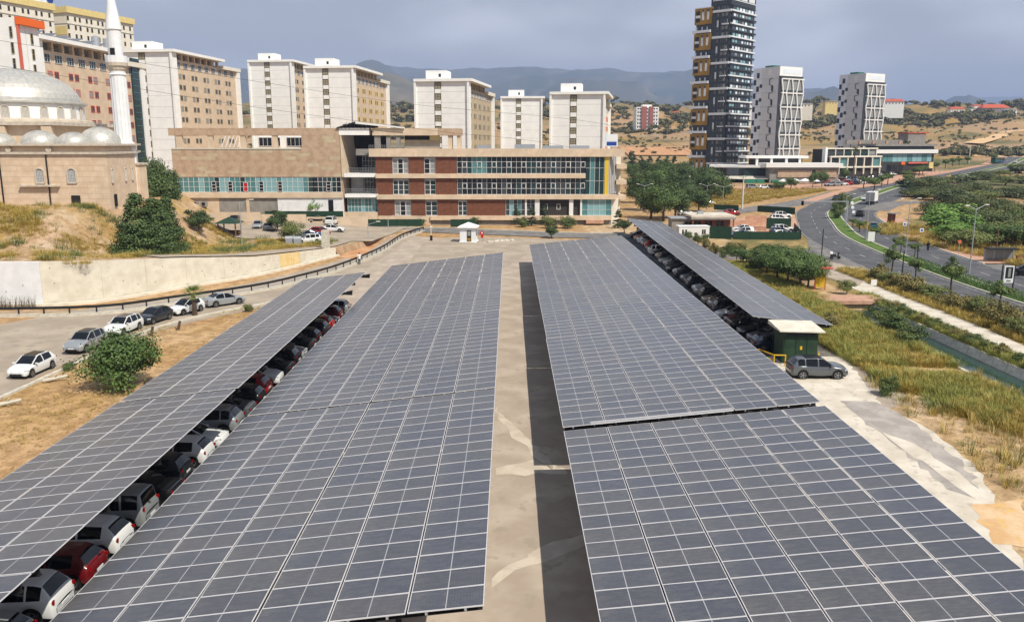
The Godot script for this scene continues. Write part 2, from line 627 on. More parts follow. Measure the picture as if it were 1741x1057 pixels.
func build_ground() -> void:
	patch_noise.seed = 5
	patch_noise.frequency = 0.012
	patch_noise.fractal_octaves = 4
	var xs := [-6000.0, -3500.0, -2000.0, -1200.0, -800.0, -600.0, -500.0]
	var x := -420.0
	while x < -60.0:
		xs.append(x)
		x += 18.0
	while x < 34.0:
		xs.append(x)
		x += 3.0
	for q in [34.0, 35.5, 36.6, 36.9, 37.5, 38.4, 39.2, 40.0, 40.9, 41.5, 41.8, 43.0]:
		xs.append(q)
	x = 45.0
	while x < 90.0:
		xs.append(x)
		x += 3.0
	while x < 700.0:
		xs.append(x)
		x += 14.0
	for q in [760.0, 850.0, 1000.0, 1300.0, 1900.0, 3000.0, 6000.0]:
		xs.append(q)
	var zs := [120.0, 60.0, 20.0]
	var z := 8.0
	while z > -90.0:
		zs.append(z)
		z -= 3.0
	for q in [-92.0, -92.4, -95.0]:
		zs.append(q)
	z = -98.0
	while z > -205.0:
		zs.append(z)
		z -= 4.0
	while z > -620.0:
		zs.append(z)
		z -= 10.0
	while z > -1250.0:
		zs.append(z)
		z -= 15.0
	for q in [-1300.0, -1500.0, -1800.0, -2300.0, -3200.0, -5000.0]:
		zs.append(q)
	var hs := []
	var cs := []
	for zz in zs:
		var row := []
		var crow := []
		for xx in xs:
			var y := ground_y(xx, zz)
			if -zz > 560.0:
				y += patch_noise.get_noise_2d(xx * 0.8, zz * 0.8) * minf(14.0, (-zz - 560.0) * 0.03)
			if zz > -92.2 and absf(xx - CANAL_X) < 1.75:
				y = -1.9
			row.append(y)
			crow.append(mixc(near_colour(xx, zz), field_colour(xx, zz), (-zz - 210.0) / 120.0))
		hs.append(row)
		cs.append(crow)
	var s := Shape.new()
	s.use_col = true
	for i in zs.size() - 1:
		for j in xs.size() - 1:
			var a := Vector3(xs[j], hs[i][j], zs[i])
			var b := Vector3(xs[j + 1], hs[i][j + 1], zs[i])
			var c2 := Vector3(xs[j + 1], hs[i + 1][j + 1], zs[i + 1])
			var d := Vector3(xs[j], hs[i + 1][j], zs[i + 1])
			var n := (c2 - a).cross(d - b).normalized()
			for q in [[a, cs[i][j]], [c2, cs[i + 1][j + 1]], [b, cs[i][j + 1]], [a, cs[i][j]], [d, cs[i + 1][j]], [c2, cs[i + 1][j + 1]]]:
				s.col = q[1]
				s.add(q[0], n)
	struct("ground", s, M.earth)
	# canal: water and the concrete lining on both sides
	var w := Shape.new()
	w.quad(Vector3(37.0, -0.62, 10), Vector3(41.4, -0.62, 10), Vector3(41.4, -0.62, -92.3), Vector3(37.0, -0.62, -92.3))
	struct("canal_water", w, M.water)
	var l := Shape.new()
	for sg in [-1.0, 1.0]:
		var zz := 9.0
		while zz > -91.0:
			l.box(Vector3(CANAL_X + sg * 2.42, -0.02, zz - 1.45), Vector3(0.36, 0.2, 2.86))
			l.quad(Vector3(CANAL_X + sg * 2.22, 0.03, zz), Vector3(CANAL_X + sg * 2.22, 0.03, zz - 2.86), Vector3(CANAL_X + sg * 1.6, -1.6, zz - 2.86), Vector3(CANAL_X + sg * 1.6, -1.6, zz))
			zz -= 2.9
	struct("canal_lining", l, M.kerb)
	# parking ground under and between the carports
	sheet("parking_ground", [Vector3(-24, 0, 10), Vector3(19, 0, 10), Vector3(19.5, 0, -52), Vector3(29, 0, -56), Vector3(29.5, 0, -166), Vector3(20, 0, -158), Vector3(4, 0, -154), Vector3(-14, 0, -160), Vector3(-19.4, 0, -164), Vector3(-20.4, 0, -140), Vector3(-22.5, 0, -120), Vector3(-24, 0, -104)], 0.012, M.concrete)
	# darker tar under the right-hand aisle and bays
	sheet("aisle_asphalt", [Vector3(17.4, 0, -69), Vector3(29, 0, -69), Vector3(29.4, 0, -165), Vector3(19.5, 0, -165)], 0.02, M.asphalt)
	sheet("bay_asphalt", [Vector3(-23.5, 0, -8), Vector3(-12.4, 0, -8), Vector3(-12.6, 0, -86), Vector3(-23.5, 0, -90)], 0.02, M.asphalt)
	# pale concrete repairs crossing the middle lane
	for q in [[Vector3(-0.71, 0.00, -55.46), Vector3(-0.37, 0.00, -53.42), Vector3(2.37, 0.00, -45.36), Vector3(2.46, 0.00, -43.78), Vector3(1.22, 0.00, -46.97), Vector3(-0.75, 0.00, -52.69)], [Vector3(-0.74, 0.00, -44.14), Vector3(1.35, 0.00, -45.37), Vector3(3.14, 0.00, -44.12), Vector3(3.25, 0.00, -43.27), Vector3(-0.73, 0.00, -43.12)], [Vector3(-0.73, 0.00, -31.97), Vector3(1.46, 0.00, -34.81), Vector3(3.73, 0.00, -36.25), Vector3(3.62, 0.00, -35.08), Vector3(0.88, 0.00, -33.10), Vector3(-0.72, 0.00, -31.26)]]:
		sheet("concrete_patch", q, 0.022, M.patch, 0.35)
	# pale apron right of the panels and the worn tarmac curve across it
	sheet("concrete_apron", [Vector3(23.15, 0.00, -74.66), Vector3(29.79, 0.00, -73.49), Vector3(27.29, 0.00, -61.16), Vector3(26.08, 0.00, -55.36), Vector3(27.05, 0.00, -49.95), Vector3(26.68, 0.00, -44.55), Vector3(24.45, 0.00, -38.40), Vector3(22.43, 0.00, -33.12), Vector3(20.69, 0.00, -30.28), Vector3(16.00, 0.00, -29.44), Vector3(18.68, 0.00, -54.10)], 0.02, M.concrete_pale, 0.25)
	sheet("worn_tarmac", [Vector3(23.54, 0.00, -56.45), Vector3(26.02, 0.00, -56.16), Vector3(26.64, 0.00, -51.41), Vector3(26.01, 0.00, -44.56), Vector3(25.02, 0.00, -41.27), Vector3(24.12, 0.00, -39.93), Vector3(23.22, 0.00, -41.12), Vector3(23.52, 0.00, -47.17), Vector3(23.48, 0.00, -52.12)], 0.028, M.worn, 0.35)
	sheet("pale_track", [Vector3(23.69, 0.00, -49.96), Vector3(24.74, 0.00, -47.86), Vector3(25.00, 0.00, -42.69), Vector3(24.96, 0.00, -40.66), Vector3(24.04, 0.00, -39.79), Vector3(23.91, 0.00, -42.45), Vector3(23.60, 0.00, -46.59)], 0.034, M.concrete_pale, 0.2)
	sheet("sand_patch", [Vector3(23.43, 0.00, -39.22), Vector3(26.49, 0.00, -39.78), Vector3(23.74, 0.00, -34.44), Vector3(22.20, 0.00, -35.01)], 0.026, M.sand, 0.3)
	# forecourt by the gate
	sheet("forecourt", [Vector3(-18.21, 0.00, -112.82), Vector3(-15.39, 0.00, -130.53), Vector3(-15.76, 0.00, -152.75), Vector3(-11.98, 0.00, -160.51), Vector3(-0.57, 0.00, -160.46), Vector3(14.93, 0.00, -155.46), Vector3(8.82, 0.00, -145.59), Vector3(3.43, 0.00, -137.63), Vector3(-0.44, 0.00, -120.98)], 0.03, M.road_pale)


func build_roads() -> void:
	# the road behind the parked row, left of the carports
	var lr := smooth_line([Vector3(-46, 0, 20), Vector3(-46, 0, -30), Vector3(-45.5, 0, -58), Vector3(-43, 0, -74), Vector3(-38, 0, -86), Vector3(-31, 0, -96), Vector3(-25.6, 0, -112), Vector3(-22.6, 0, -132), Vector3(-21.8, 0, -152), Vector3(-20.6, 0, -168)], 2.0)
	var s := Shape.new()
	for i in lr.size() - 1:
		var q := []
		for j in [i, i + 1]:
			var r := side_of(lr, j)
			var t := clampf((-lr[j].z - 60.0) / 70.0, 0.0, 1.0)
			for o in [-lerpf(13.0, 3.6, t), lerpf(8.5, 2.4, t)]:
				q.append(lr[j] + r * o + Vector3.UP * 0.02)
		s.quad(q[0], q[1], q[3], q[2])
	struct("campus_road", s, M.road_pale)
	# kerb between that road and the bank
	var kl := smooth_line([Vector3(-36.70, 0.00, -57.52), Vector3(-36.03, 0.00, -69.28), Vector3(-35.48, 0.00, -78.55), Vector3(-33.08, 0.00, -85.74), Vector3(-28.46, 0.00, -92.54), Vector3(-25.49, 0.00, -96.91)], 1.5)
	kl.push_front(Vector3(-37.4, 0, -30))
	var k := Shape.new()
	kerb(k, kl, 0.0, 0.35, 0.0, 0.16)
	struct("road_kerb", k, M.kerb)
	# raised concrete ledge under the guard rail
	var gl := smooth_line([Vector3(-57.01, 0.00, -85.24), Vector3(-53.50, 0.00, -85.52), Vector3(-43.34, 0.00, -87.01), Vector3(-37.74, 0.00, -92.58), Vector3(-30.81, 0.00, -100.49), Vector3(-26.97, 0.00, -108.89), Vector3(-24.32, 0.00, -117.09), Vector3(-22.39, 0.00, -127.89), Vector3(-20.96, 0.00, -140.03), Vector3(-20.35, 0.00, -154.64), Vector3(-19.18, 0.00, -163.65), Vector3(-17.39, 0.00, -171.40)], 1.5)
	var g := Shape.new()
	kerb(g, gl, -0.55, 0.55, 0.0, 0.32)
	struct("guard_rail_ledge", g, M.kerb)
	# road in front of the campus building, on towards the upper car park
	var fr := smooth_line([Vector3(-44.04, 1.20, -133.01), Vector3(-38.47, 1.20, -136.86), Vector3(-32.84, 0.90, -144.31), Vector3(-29.76, 0.50, -158.13), Vector3(-26.03, 0.20, -170.68), Vector3(-17.89, 0.10, -173.97), Vector3(-7.88, 0.05, -170.88), Vector3(4.13, 0.05, -166.33), Vector3(15.65, 0.05, -163.06), Vector3(24.50, 0.05, -164.09)], 2.0)
	var f := Shape.new()
	ribbon(f, fr, -4.2, 4.2, 0.05, false)
	struct("campus_front_road", f, M.asphalt_old)
	var fk := Shape.new()
	kerb(fk, fr.slice(20), -4.6, 0.4, 0.0, 0.2, false)
	struct("front_road_kerb", fk, M.kerb)
	# boulevard: two carriageways, planted median, pavements
	var bl := [Vector3(60.5, 0, 10), Vector3(60.2, 0, -60), Vector3(60, 0, -91), Vector3(60.2, 0, -105), Vector3(61.5, 0, -121), Vector3(64.8, 0, -147), Vector3(68.5, 0, -166), Vector3(75.2, 0, -188), Vector3(83, 0, -212), Vector3(90, 0, -226), Vector3(98, 0, -240), Vector3(122, 0, -277), Vector3(152, 0, -319), Vector3(204, 0, -378), Vector3(306, 0, -503), Vector3(400, 0, -610)]
	boulevard = smooth_line(bl, 3.0)
	var ca := Shape.new()
	ribbon(ca, boulevard, -9.2, -1.5, 0.05)
	struct("road", ca, M.asphalt)
	var cb := Shape.new()
	ribbon(cb, boulevard, 1.5, 10.0, 0.05)
	struct("road", cb, M.asphalt)
	var me := Shape.new()
	ribbon(me, boulevard, -1.35, 1.35, 0.17)
	struct("median_lawn", me, M.lawn)
	var mk := Shape.new()
	kerb(mk, boulevard, -1.6, 0.26, 0.0, 0.2)
	kerb(mk, boulevard, 1.34, 0.26, 0.0, 0.2)
	struct("median_kerb", mk, M.kerb)
	var dl := Shape.new()
	for o in [-5.4, 5.8]:
		for i in range(2, boulevard.size() - 2, 3):
			ribbon(dl, [boulevard[i], boulevard[i + 1]], o - 0.08, o + 0.08, 0.062)
	for o in [-9.0, -1.9, 1.75, 9.7]:
		ribbon(dl, boulevard, o - 0.06, o + 0.06, 0.06)
	struct("lane_marking", dl, mottled(Color(0.55, 0.55, 0.55), Color(0.75, 0.75, 0.74), 2.0, 43, 0.8))
	# pavement strips and bay paving beside the boulevard
	var pv := Shape.new()
	var near_end := boulevard.filter(func(p): return p.z < -60 and p.z > -128)
	ribbon(pv, near_end, -11.6, -9.2, 0.04)
	struct("pavement", pv, M.kerb)
	var pr := boulevard.filter(func(p): return p.z < -124 and p.z > -206)
	var p2 := Shape.new()
	ribbon(p2, pr, 10.3, 15.5, 0.16)
	struct("pavement", p2, M.paving)
	var p3 := Shape.new()
	kerb(p3, pr, 10.0, 0.3, 0.0, 0.18)
	struct("pavement_kerb", p3, M.kerb)
	var far_side := boulevard.filter(func(p): return p.z < -238 and p.z > -560)
	var p4 := Shape.new()
	ribbon(p4, far_side, -13.5, -9.5, 0.1)
	struct("pavement", p4, M.paving)
	# junction asphalt on both sides
	sheet("junction_asphalt", [Vector3(65.70, 0.00, -182.16), Vector3(73.04, 0.00, -200.88), Vector3(76.17, 0.00, -200.87), Vector3(58.10, 0.00, -145.40), Vector3(55.36, 0.00, -125.65), Vector3(53.25, 0.00, -116.79), Vector3(50.52, 0.00, -122.57), Vector3(49.87, 0.00, -130.28), Vector3(34.78, 0.00, -129.66), Vector3(29.46, 0.00, -137.53), Vector3(30.78, 0.00, -143.84), Vector3(46.41, 0.00, -139.77), Vector3(52.13, 0.00, -142.93), Vector3(57.47, 0.00, -159.22)], 0.045, M.asphalt_old)
	sheet("junction_asphalt", [Vector3(71.71, 0.00, -128.18), Vector3(73.90, 0.00, -124.95), Vector3(82.86, 0.00, -124.91), Vector3(70.19, 0.00, -105.26), Vector3(69.17, 0.00, -112.48), Vector3(70.02, 0.00, -116.72)], 0.045, M.asphalt_old)
	var jl := smooth_line([Vector3(97.43, 0.42, -221.03), Vector3(109.95, 0.79, -239.42), Vector3(118.54, 0.90, -245.02), Vector3(123.41, 0.82, -240.91), Vector3(126.42, 0.61, -230.65)], 3.0)
	var js := Shape.new()
	ribbon(js, jl, -3.5, 3.5, 0.07)
	struct("side_road", js, M.asphalt_old)
	sheet("orange_bank", [Vector3(-27.60, 0.00, -131.95), Vector3(-26.89, 0.00, -142.43), Vector3(-25.05, 0.00, -156.58), Vector3(-24.29, 0.00, -166.91), Vector3(-23.05, 0.00, -164.73), Vector3(-23.61, 0.00, -147.42), Vector3(-23.79, 0.00, -133.34), Vector3(-24.71, 0.00, -130.57)], 0.045, M.orange_soil)
	var sr := smooth_line([Vector3(47.48, 0.13, -206.37), Vector3(57.45, 0.33, -216.57), Vector3(70.34, 0.58, -228.82), Vector3(82.56, 0.82, -241.07), Vector3(98.66, 1.23, -261.49), Vector3(112.41, 1.65, -282.44)], 3.0)
	var s2 := Shape.new()
	ribbon(s2, sr, -4.0, 4.0, 0.06)
	struct("side_road", s2, M.asphalt_old)
	sheet("pale_forecourt", [Vector3(49.40, 0.00, -130.28), Vector3(50.52, 0.00, -122.57), Vector3(49.35, 0.00, -112.55), Vector3(45.11, 0.00, -104.91), Vector3(44.18, 0.00, -106.73), Vector3(43.28, 0.00, -112.58), Vector3(45.48, 0.00, -120.80)], 0.05, M.concrete)
	# gravel path between canal and boulevard
	var pp := smooth_line([Vector3(46.5, 0, -112), Vector3(45.4, 0, -104), Vector3(45.6, 0, -93), Vector3(45.2, 0, -79), Vector3(44.6, 0, -69), Vector3(44.4, 0, -40), Vector3(44.4, 0, 8)], 2.0)
	var p5 := Shape.new()
	ribbon(p5, pp, -1.9, 1.9, 0.03)
	struct("path", p5, M.concrete_pale)
	# dirt track on the far field
	var dt := smooth_line([Vector3(271.76, 10.71, -535.16), Vector3(286.12, 10.08, -528.34), Vector3(300.89, 10.07, -528.28), Vector3(321.54, 9.77, -525.08), Vector3(340.88, 9.43, -521.37)], 8.0)
	var p6 := Shape.new()
	ribbon(p6, dt, -4, 4, 0.15)
	struct("dirt_track", p6, M.sand)
	var dt2 := smooth_line([Vector3(330.89, 16.80, -600.95), Vector3(371.89, 21.12, -647.58), Vector3(408.18, 25.10, -690.58), Vector3(434.64, 27.26, -713.88), Vector3(466.83, 28.40, -726.23)], 8.0)
	var p7 := Shape.new()
	ribbon(p7, dt2, -6, 6, 1.2)
	struct("dirt_track", p7, M.sand)
	# bare orange earth cut behind the trees
	var oc := Shape.new()
	var ol := smooth_line([Vector3(75.20, 12.37, -553.09), Vector3(90.62, 12.36, -553.03), Vector3(106.04, 12.36, -552.97), Vector3(119.53, 12.35, -552.92)], 8.0)
	ribbon(oc, ol, -26, 26, 0.7)
	struct("earth_cut", oc, M.orange_soil)
	# paved car park in front of the shops
	var sp := Shape.new()
	var spl := smooth_line([Vector3(70.88, 1.75, -287.72), Vector3(94.99, 1.80, -290.19), Vector3(112.32, 1.97, -298.32), Vector3(135.81, 2.38, -319.23), Vector3(167.68, 3.18, -359.06), Vector3(211.09, 4.30, -415.24)], 4.0)
	ribbon(sp, spl, -22, 6, 0.12)
	struct("shop_car_park", sp, M.paving)


var boulevard := []


func build_hills() -> void:
	# far range, about seven kilometres off
	mountain("mountain", [Vector3(-7768.42, 616.49, -7293.60), Vector3(-5782.64, 592.16, -7280.92), Vector3(-3796.82, 616.49, -7278.11), Vector3(-2307.47, 606.76, -7270.33), Vector3(-1513.13, 635.96, -7273.14), Vector3(-1264.88, 670.02, -7279.07), Vector3(-1066.30, 665.15, -7277.31), Vector3(-867.75, 631.09, -7269.64), Vector3(-619.53, 626.22, -7267.68), Vector3(-321.66, 626.22, -7266.52), Vector3(-73.42, 645.69, -7269.49), Vector3(174.81, 650.55, -7269.51), Vector3(423.02, 626.22, -7263.62), Vector3(770.54, 635.96, -7264.23), Vector3(1068.39, 611.63, -7258.14), Vector3(1515.18, 597.03, -7253.44), Vector3(1813.03, 567.83, -7246.37), Vector3(2110.87, 524.04, -7236.34), Vector3(2408.70, 480.25, -7226.31), Vector3(2805.84, 446.19, -7217.87), Vector3(3054.03, 402.40, -7208.03), Vector3(3351.85, 344.01, -7195.05), Vector3(3649.68, 295.35, -7184.03), Vector3(4642.53, 227.23, -7166.37), Vector3(7124.76, 202.90, -7151.76)], 0.55, 260.0, 3)
	# lower, still farther hills at the right
	mountain("mountain", [Vector3(3394.78, 423.25, -11292.13), Vector3(4799.07, 476.77, -11297.49), Vector3(5423.21, 515.01, -11302.80), Vector3(5891.33, 560.88, -11310.26), Vector3(6359.45, 614.41, -11319.27), Vector3(6835.34, 622.05, -11318.96), Vector3(7451.66, 637.35, -11319.66), Vector3(8855.85, 576.18, -11301.79), Vector3(12756.47, 499.71, -11271.10)], 0.7, 200.0, 8)
	# nearer brown foothill behind the white blocks
	mountain("foothill", [Vector3(-1031.62, 76.39, -3076.75), Vector3(-776.27, 128.52, -3086.31), Vector3(-627.26, 211.94, -3102.62), Vector3(-520.84, 261.98, -3112.34), Vector3(-457.01, 268.24, -3113.36), Vector3(-371.92, 245.30, -3108.38), Vector3(-265.58, 191.08, -3096.99), Vector3(-137.95, 157.72, -3089.73), Vector3(74.80, 141.04, -3085.52), Vector3(393.94, 132.69, -3082.59), Vector3(713.08, 124.35, -3079.66), Vector3(1138.60, 116.01, -3076.31)], 0.62, 70.0, 12)


func mountain(called: String, ridge: Array, foot: float, rough: float, sd: int) -> void:
	var f := FastNoiseLite.new()
	f.seed = sd
	f.frequency = 0.00055 if called == "mountain" else 0.0013
	f.fractal_octaves = 5
	var line := smooth_line(ridge, 60.0 if called == "mountain" else 30.0)
	var rows := 22
	var grid := []
	var cols := []
	for i in line.size():
		var p: Vector3 = line[i]
		var r := []
		var cr := []
		for j in rows + 5:
			var t := float(j) / rows
			var k := lerpf(foot, 1.0, t)
			var flat := Vector3(p.x * k, 0, p.z * k)
			var h := 0.0
			if t <= 1.0:
				h = lerpf(40.0, p.y, pow(t, 1.25)) + f.get_noise_2d(flat.x, flat.z) * rough * sin(PI * t) * 1.4 + f.get_noise_2d(flat.x * 4.0, flat.z * 4.0) * rough * 0.12 * t
			else:
				h = p.y * (1.0 - (t - 1.0) * 4.0)
			r.append(Vector3(flat.x, h, flat.z))
			var n := f.get_noise_2d(flat.x * 2.3 + 4000, flat.z * 2.3)
			var n2 := f.get_noise_2d(flat.x * 7.0, flat.z * 7.0 + 900)
			var c := mixc(Color(0.03, 0.045, 0.03), Color(0.075, 0.075, 0.05), 0.45 + n * 1.3)
			if called == "foothill":
				c = mixc(Color(0.07, 0.075, 0.04), Color(0.14, 0.115, 0.07), 0.5 + n * 1.4)
			c = mixc(c, Color(0.2, 0.17, 0.13), (n2 - 0.2) * 2.0)
			cr.append(c)
		grid.append(r)
		cols.append(cr)
	var s := Shape.new()
	s.use_col = true
	for i in grid.size() - 1:
		for j in rows + 4:
			var a: Vector3 = grid[i][j]
			var b: Vector3 = grid[i + 1][j]
			var c2: Vector3 = grid[i + 1][j + 1]
			var d: Vector3 = grid[i][j + 1]
			var n := (c2 - a).cross(d - b).normalized()
			if n.y < 0:
				n = -n
			for q in [[a, cols[i][j]], [c2, cols[i + 1][j + 1]], [b, cols[i + 1][j]], [a, cols[i][j]], [d, cols[i][j + 1]], [c2, cols[i + 1][j + 1]]]:
				s.col = q[1]
				s.add(q[0], n)
	var m := mat(Color.WHITE, 1.0)
	m.vertex_color_use_as_albedo = true
	struct(called, s, m)


# ------------------------------------------------------------------ raised ground behind the retaining wall
var WALL_LINE := [Vector3(-110, 5.2, -92), Vector3(-57.4, 5.0, -92), Vector3(-52.5, 5.0, -92.1), Vector3(-47, 4.75, -94.8), Vector3(-41, 3.7, -104.5), Vector3(-34.8, 2.45, -114.4), Vector3(-28.1, 1.3, -134), Vector3(-25, 0.8, -150), Vector3(-22, 0.25, -165), Vector3(-20, 0.1, -184)]


# rises from the top of the wall to the mosque terrace, falls away to the upper car park
func mound_y(x: float, z: float) -> float:
	var best := 1e9
	var top := 0.0
	for i in WALL_LINE.size() - 1:
		var a: Vector3 = WALL_LINE[i]
		var b: Vector3 = WALL_LINE[i + 1]
		var ab := Vector2(b.x - a.x, b.z - a.z)
		var t := clampf(Vector2(x - a.x, z - a.z).dot(ab) / ab.length_squared(), 0.0, 1.0)
		var p := a.lerp(b, t)
		var d := Vector2(x - p.x, z - p.z).length()
		if d < best:
			best = d
			top = p.y
	var terrace := lerpf(9.1, 1.4, smoothstep(-61.0, -50.0, x + (z + 118.0) * 0.1))
	terrace = lerpf(terrace, minf(terrace, 1.6), smoothstep(-140.0, -160.0, z) * smoothstep(-78.0, -62.0, x))
	return lerpf(top, terrace, smoothstep(3.0, 24.0, best))


func build_mound() -> void:
	var front := [Vector2(-110, -92.2), Vector2(-57.4, -92.2), Vector2(-52.5, -92.3), Vector2(-47.1, -95.0), Vector2(-41.1, -104.7), Vector2(-35.0, -114.6), Vector2(-28.3, -134.1), Vector2(-25, -150), Vector2(-22, -165), Vector2(-20, -176)]
	var back := [Vector2(-170, -185), Vector2(-120, -186), Vector2(-105, -186), Vector2(-95, -186), Vector2(-85, -186), Vector2(-70, -186), Vector2(-55, -186), Vector2(-45, -186), Vector2(-35, -186), Vector2(-22, -186)]
	var s := Shape.new()
	s.use_col = true
	var sub := 8
	var rows := 52
	var grid := []
	var cols := []
	for i in (front.size() - 1) * sub + 1:
		var k := mini(i / sub, front.size() - 2)
		var t := float(i - k * sub) / sub
		var p: Vector2 = front[k].lerp(front[k + 1], t)
		var q: Vector2 = back[k].lerp(back[k + 1], t)
		var r := []
		var cr := []
		for j in rows + 1:
			var w := p.lerp(q, float(j) / rows)
			var y := mound_y(w.x, w.y)
			var edge := minf(1.0, float(j) / 4.0)
			y += patch_noise.get_noise_2d(w.x * 12.0, w.y * 12.0) * 0.5 * edge * clampf((-47.0 - w.x) / 6.0, 0.0, 1.0)
			r.append(Vector3(w.x, y, w.y))
			var n1 := patch_noise.get_noise_2d(w.x * 8.0, w.y * 8.0)
			var n2 := patch_noise.get_noise_2d(w.x * 20.0 + 70, w.y * 20.0)
			var c := mixc(Color(0.52, 0.36, 0.23), Color(0.42, 0.28, 0.10), 0.5 + n1 * 1.8)
			c = mixc(c, Color(0.62, 0.50, 0.38), (n2 - 0.05) * 2.0)
			cr.append(c)
		grid.append(r)
		cols.append(cr)
	for i in grid.size() - 1:
		for j in rows:
			var a: Vector3 = grid[i][j]
			var b: Vector3 = grid[i + 1][j]
			var c2: Vector3 = grid[i + 1][j + 1]
			var d: Vector3 = grid[i][j + 1]
			var n := (c2 - a).cross(d - b).normalized()
			if n.y < 0:
				n = -n
			for q in [[a, cols[i][j]], [c2, cols[i + 1][j + 1]], [b, cols[i + 1][j]], [a, cols[i][j]], [d, cols[i][j + 1]], [c2, cols[i + 1][j + 1]]]:
				s.col = q[1]
				s.add(q[0], n)
	# soil face below the open edge beyond the wall
	for i in range(6 * sub, grid.size() - 1):
		var a: Vector3 = grid[i][0]
		var b: Vector3 = grid[i + 1][0]
		s.col = Color(0.46, 0.32, 0.2)
		s.quad(Vector3(a.x + 0.5, -0.1, a.z), Vector3(b.x + 0.5, -0.1, b.z), b, a)
	struct("hillside", s, M.earth)
	# upper car park and the lane along the wall
	var lane := [Vector3(-46, 0, -104), Vector3(-41, 0, -113), Vector3(-36, 0, -124), Vector3(-32, 0, -136), Vector3(-31, 0, -146)]
	lane = smooth_line(lane, 1.5)
	var l := Shape.new()
	for i in lane.size() - 1:
		var q := []
		for j in [i, i + 1]:
			for k in 5:
				var p: Vector3 = lane[j] + side_of(lane, j) * (k * 1.35 - 2.2)
				p.y = mound_y(p.x, p.z) + 0.14
				q.append(p)
		for k in 4:
			l.quad(q[k], q[k + 1], q[k + 6], q[k + 5])
	struct("upper_lane", l, M.road_pale)
	var lot := Shape.new()
	for i in 14:
		for j in 12:
			var q := []
			for o in [[0, 0], [1, 0], [1, 1], [0, 1]]:
				var x: float = -62.0 + (i + o[0]) * 2.7 + (j + o[1]) * 0.2
				var z: float = -146.0 - (j + o[1]) * 3.0
				q.append(Vector3(x, mound_y(x, z) + 0.12, z))
			lot.quad(q[0], q[1], q[2], q[3])
	struct("upper_car_park", lot, M.road_pale)



# ------------------------------------------------------------------ solar carports
const STRIP := 2.34
const ROW := 1.154
var panel_meshes := []


func make_panel_meshes() -> void:
	var w := 1.139
	var d := 0.567
	var lip := 0.025
	var fr := Shape.new()
	fr.quad(Vector3(-w, 0.004, d), Vector3(w, 0.004, d), Vector3(w - lip, 0.004, d - lip), Vector3(-w + lip, 0.004, d - lip))
	fr.quad(Vector3(w, 0.004, d), Vector3(w, 0.004, -d), Vector3(w - lip, 0.004, -d + lip), Vector3(w - lip, 0.004, d - lip))
	fr.quad(Vector3(w, 0.004, -d), Vector3(-w, 0.004, -d), Vector3(-w + lip, 0.004, -d + lip), Vector3(w - lip, 0.004, -d + lip))
	fr.quad(Vector3(-w, 0.004, -d), Vector3(-w, 0.004, d), Vector3(-w + lip, 0.004, d - lip), Vector3(-w + lip, 0.004, -d + lip))
	for q in [[Vector3(-w, 0, d), Vector3(w, 0, d)], [Vector3(w, 0, d), Vector3(w, 0, -d)], [Vector3(w, 0, -d), Vector3(-w, 0, -d)], [Vector3(-w, 0, -d), Vector3(-w, 0, d)]]:
		fr.quad(q[0] - Vector3.UP * 0.035, q[1] - Vector3.UP * 0.035, q[1] + Vector3.UP * 0.004, q[0] + Vector3.UP * 0.004)
	fr.quad(Vector3(-w, -0.03, -d), Vector3(w, -0.03, -d), Vector3(w, -0.03, d), Vector3(-w, -0.03, d))
	var gl := Shape.new()
	gl.use_uv = true
	gl.quad(Vector3(-w + lip, 0, d - lip), Vector3(w - lip, 0, d - lip), Vector3(w - lip, 0, -d + lip), Vector3(-w + lip, 0, -d + lip))
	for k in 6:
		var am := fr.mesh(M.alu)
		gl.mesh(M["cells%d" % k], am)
		panel_meshes.append(am)


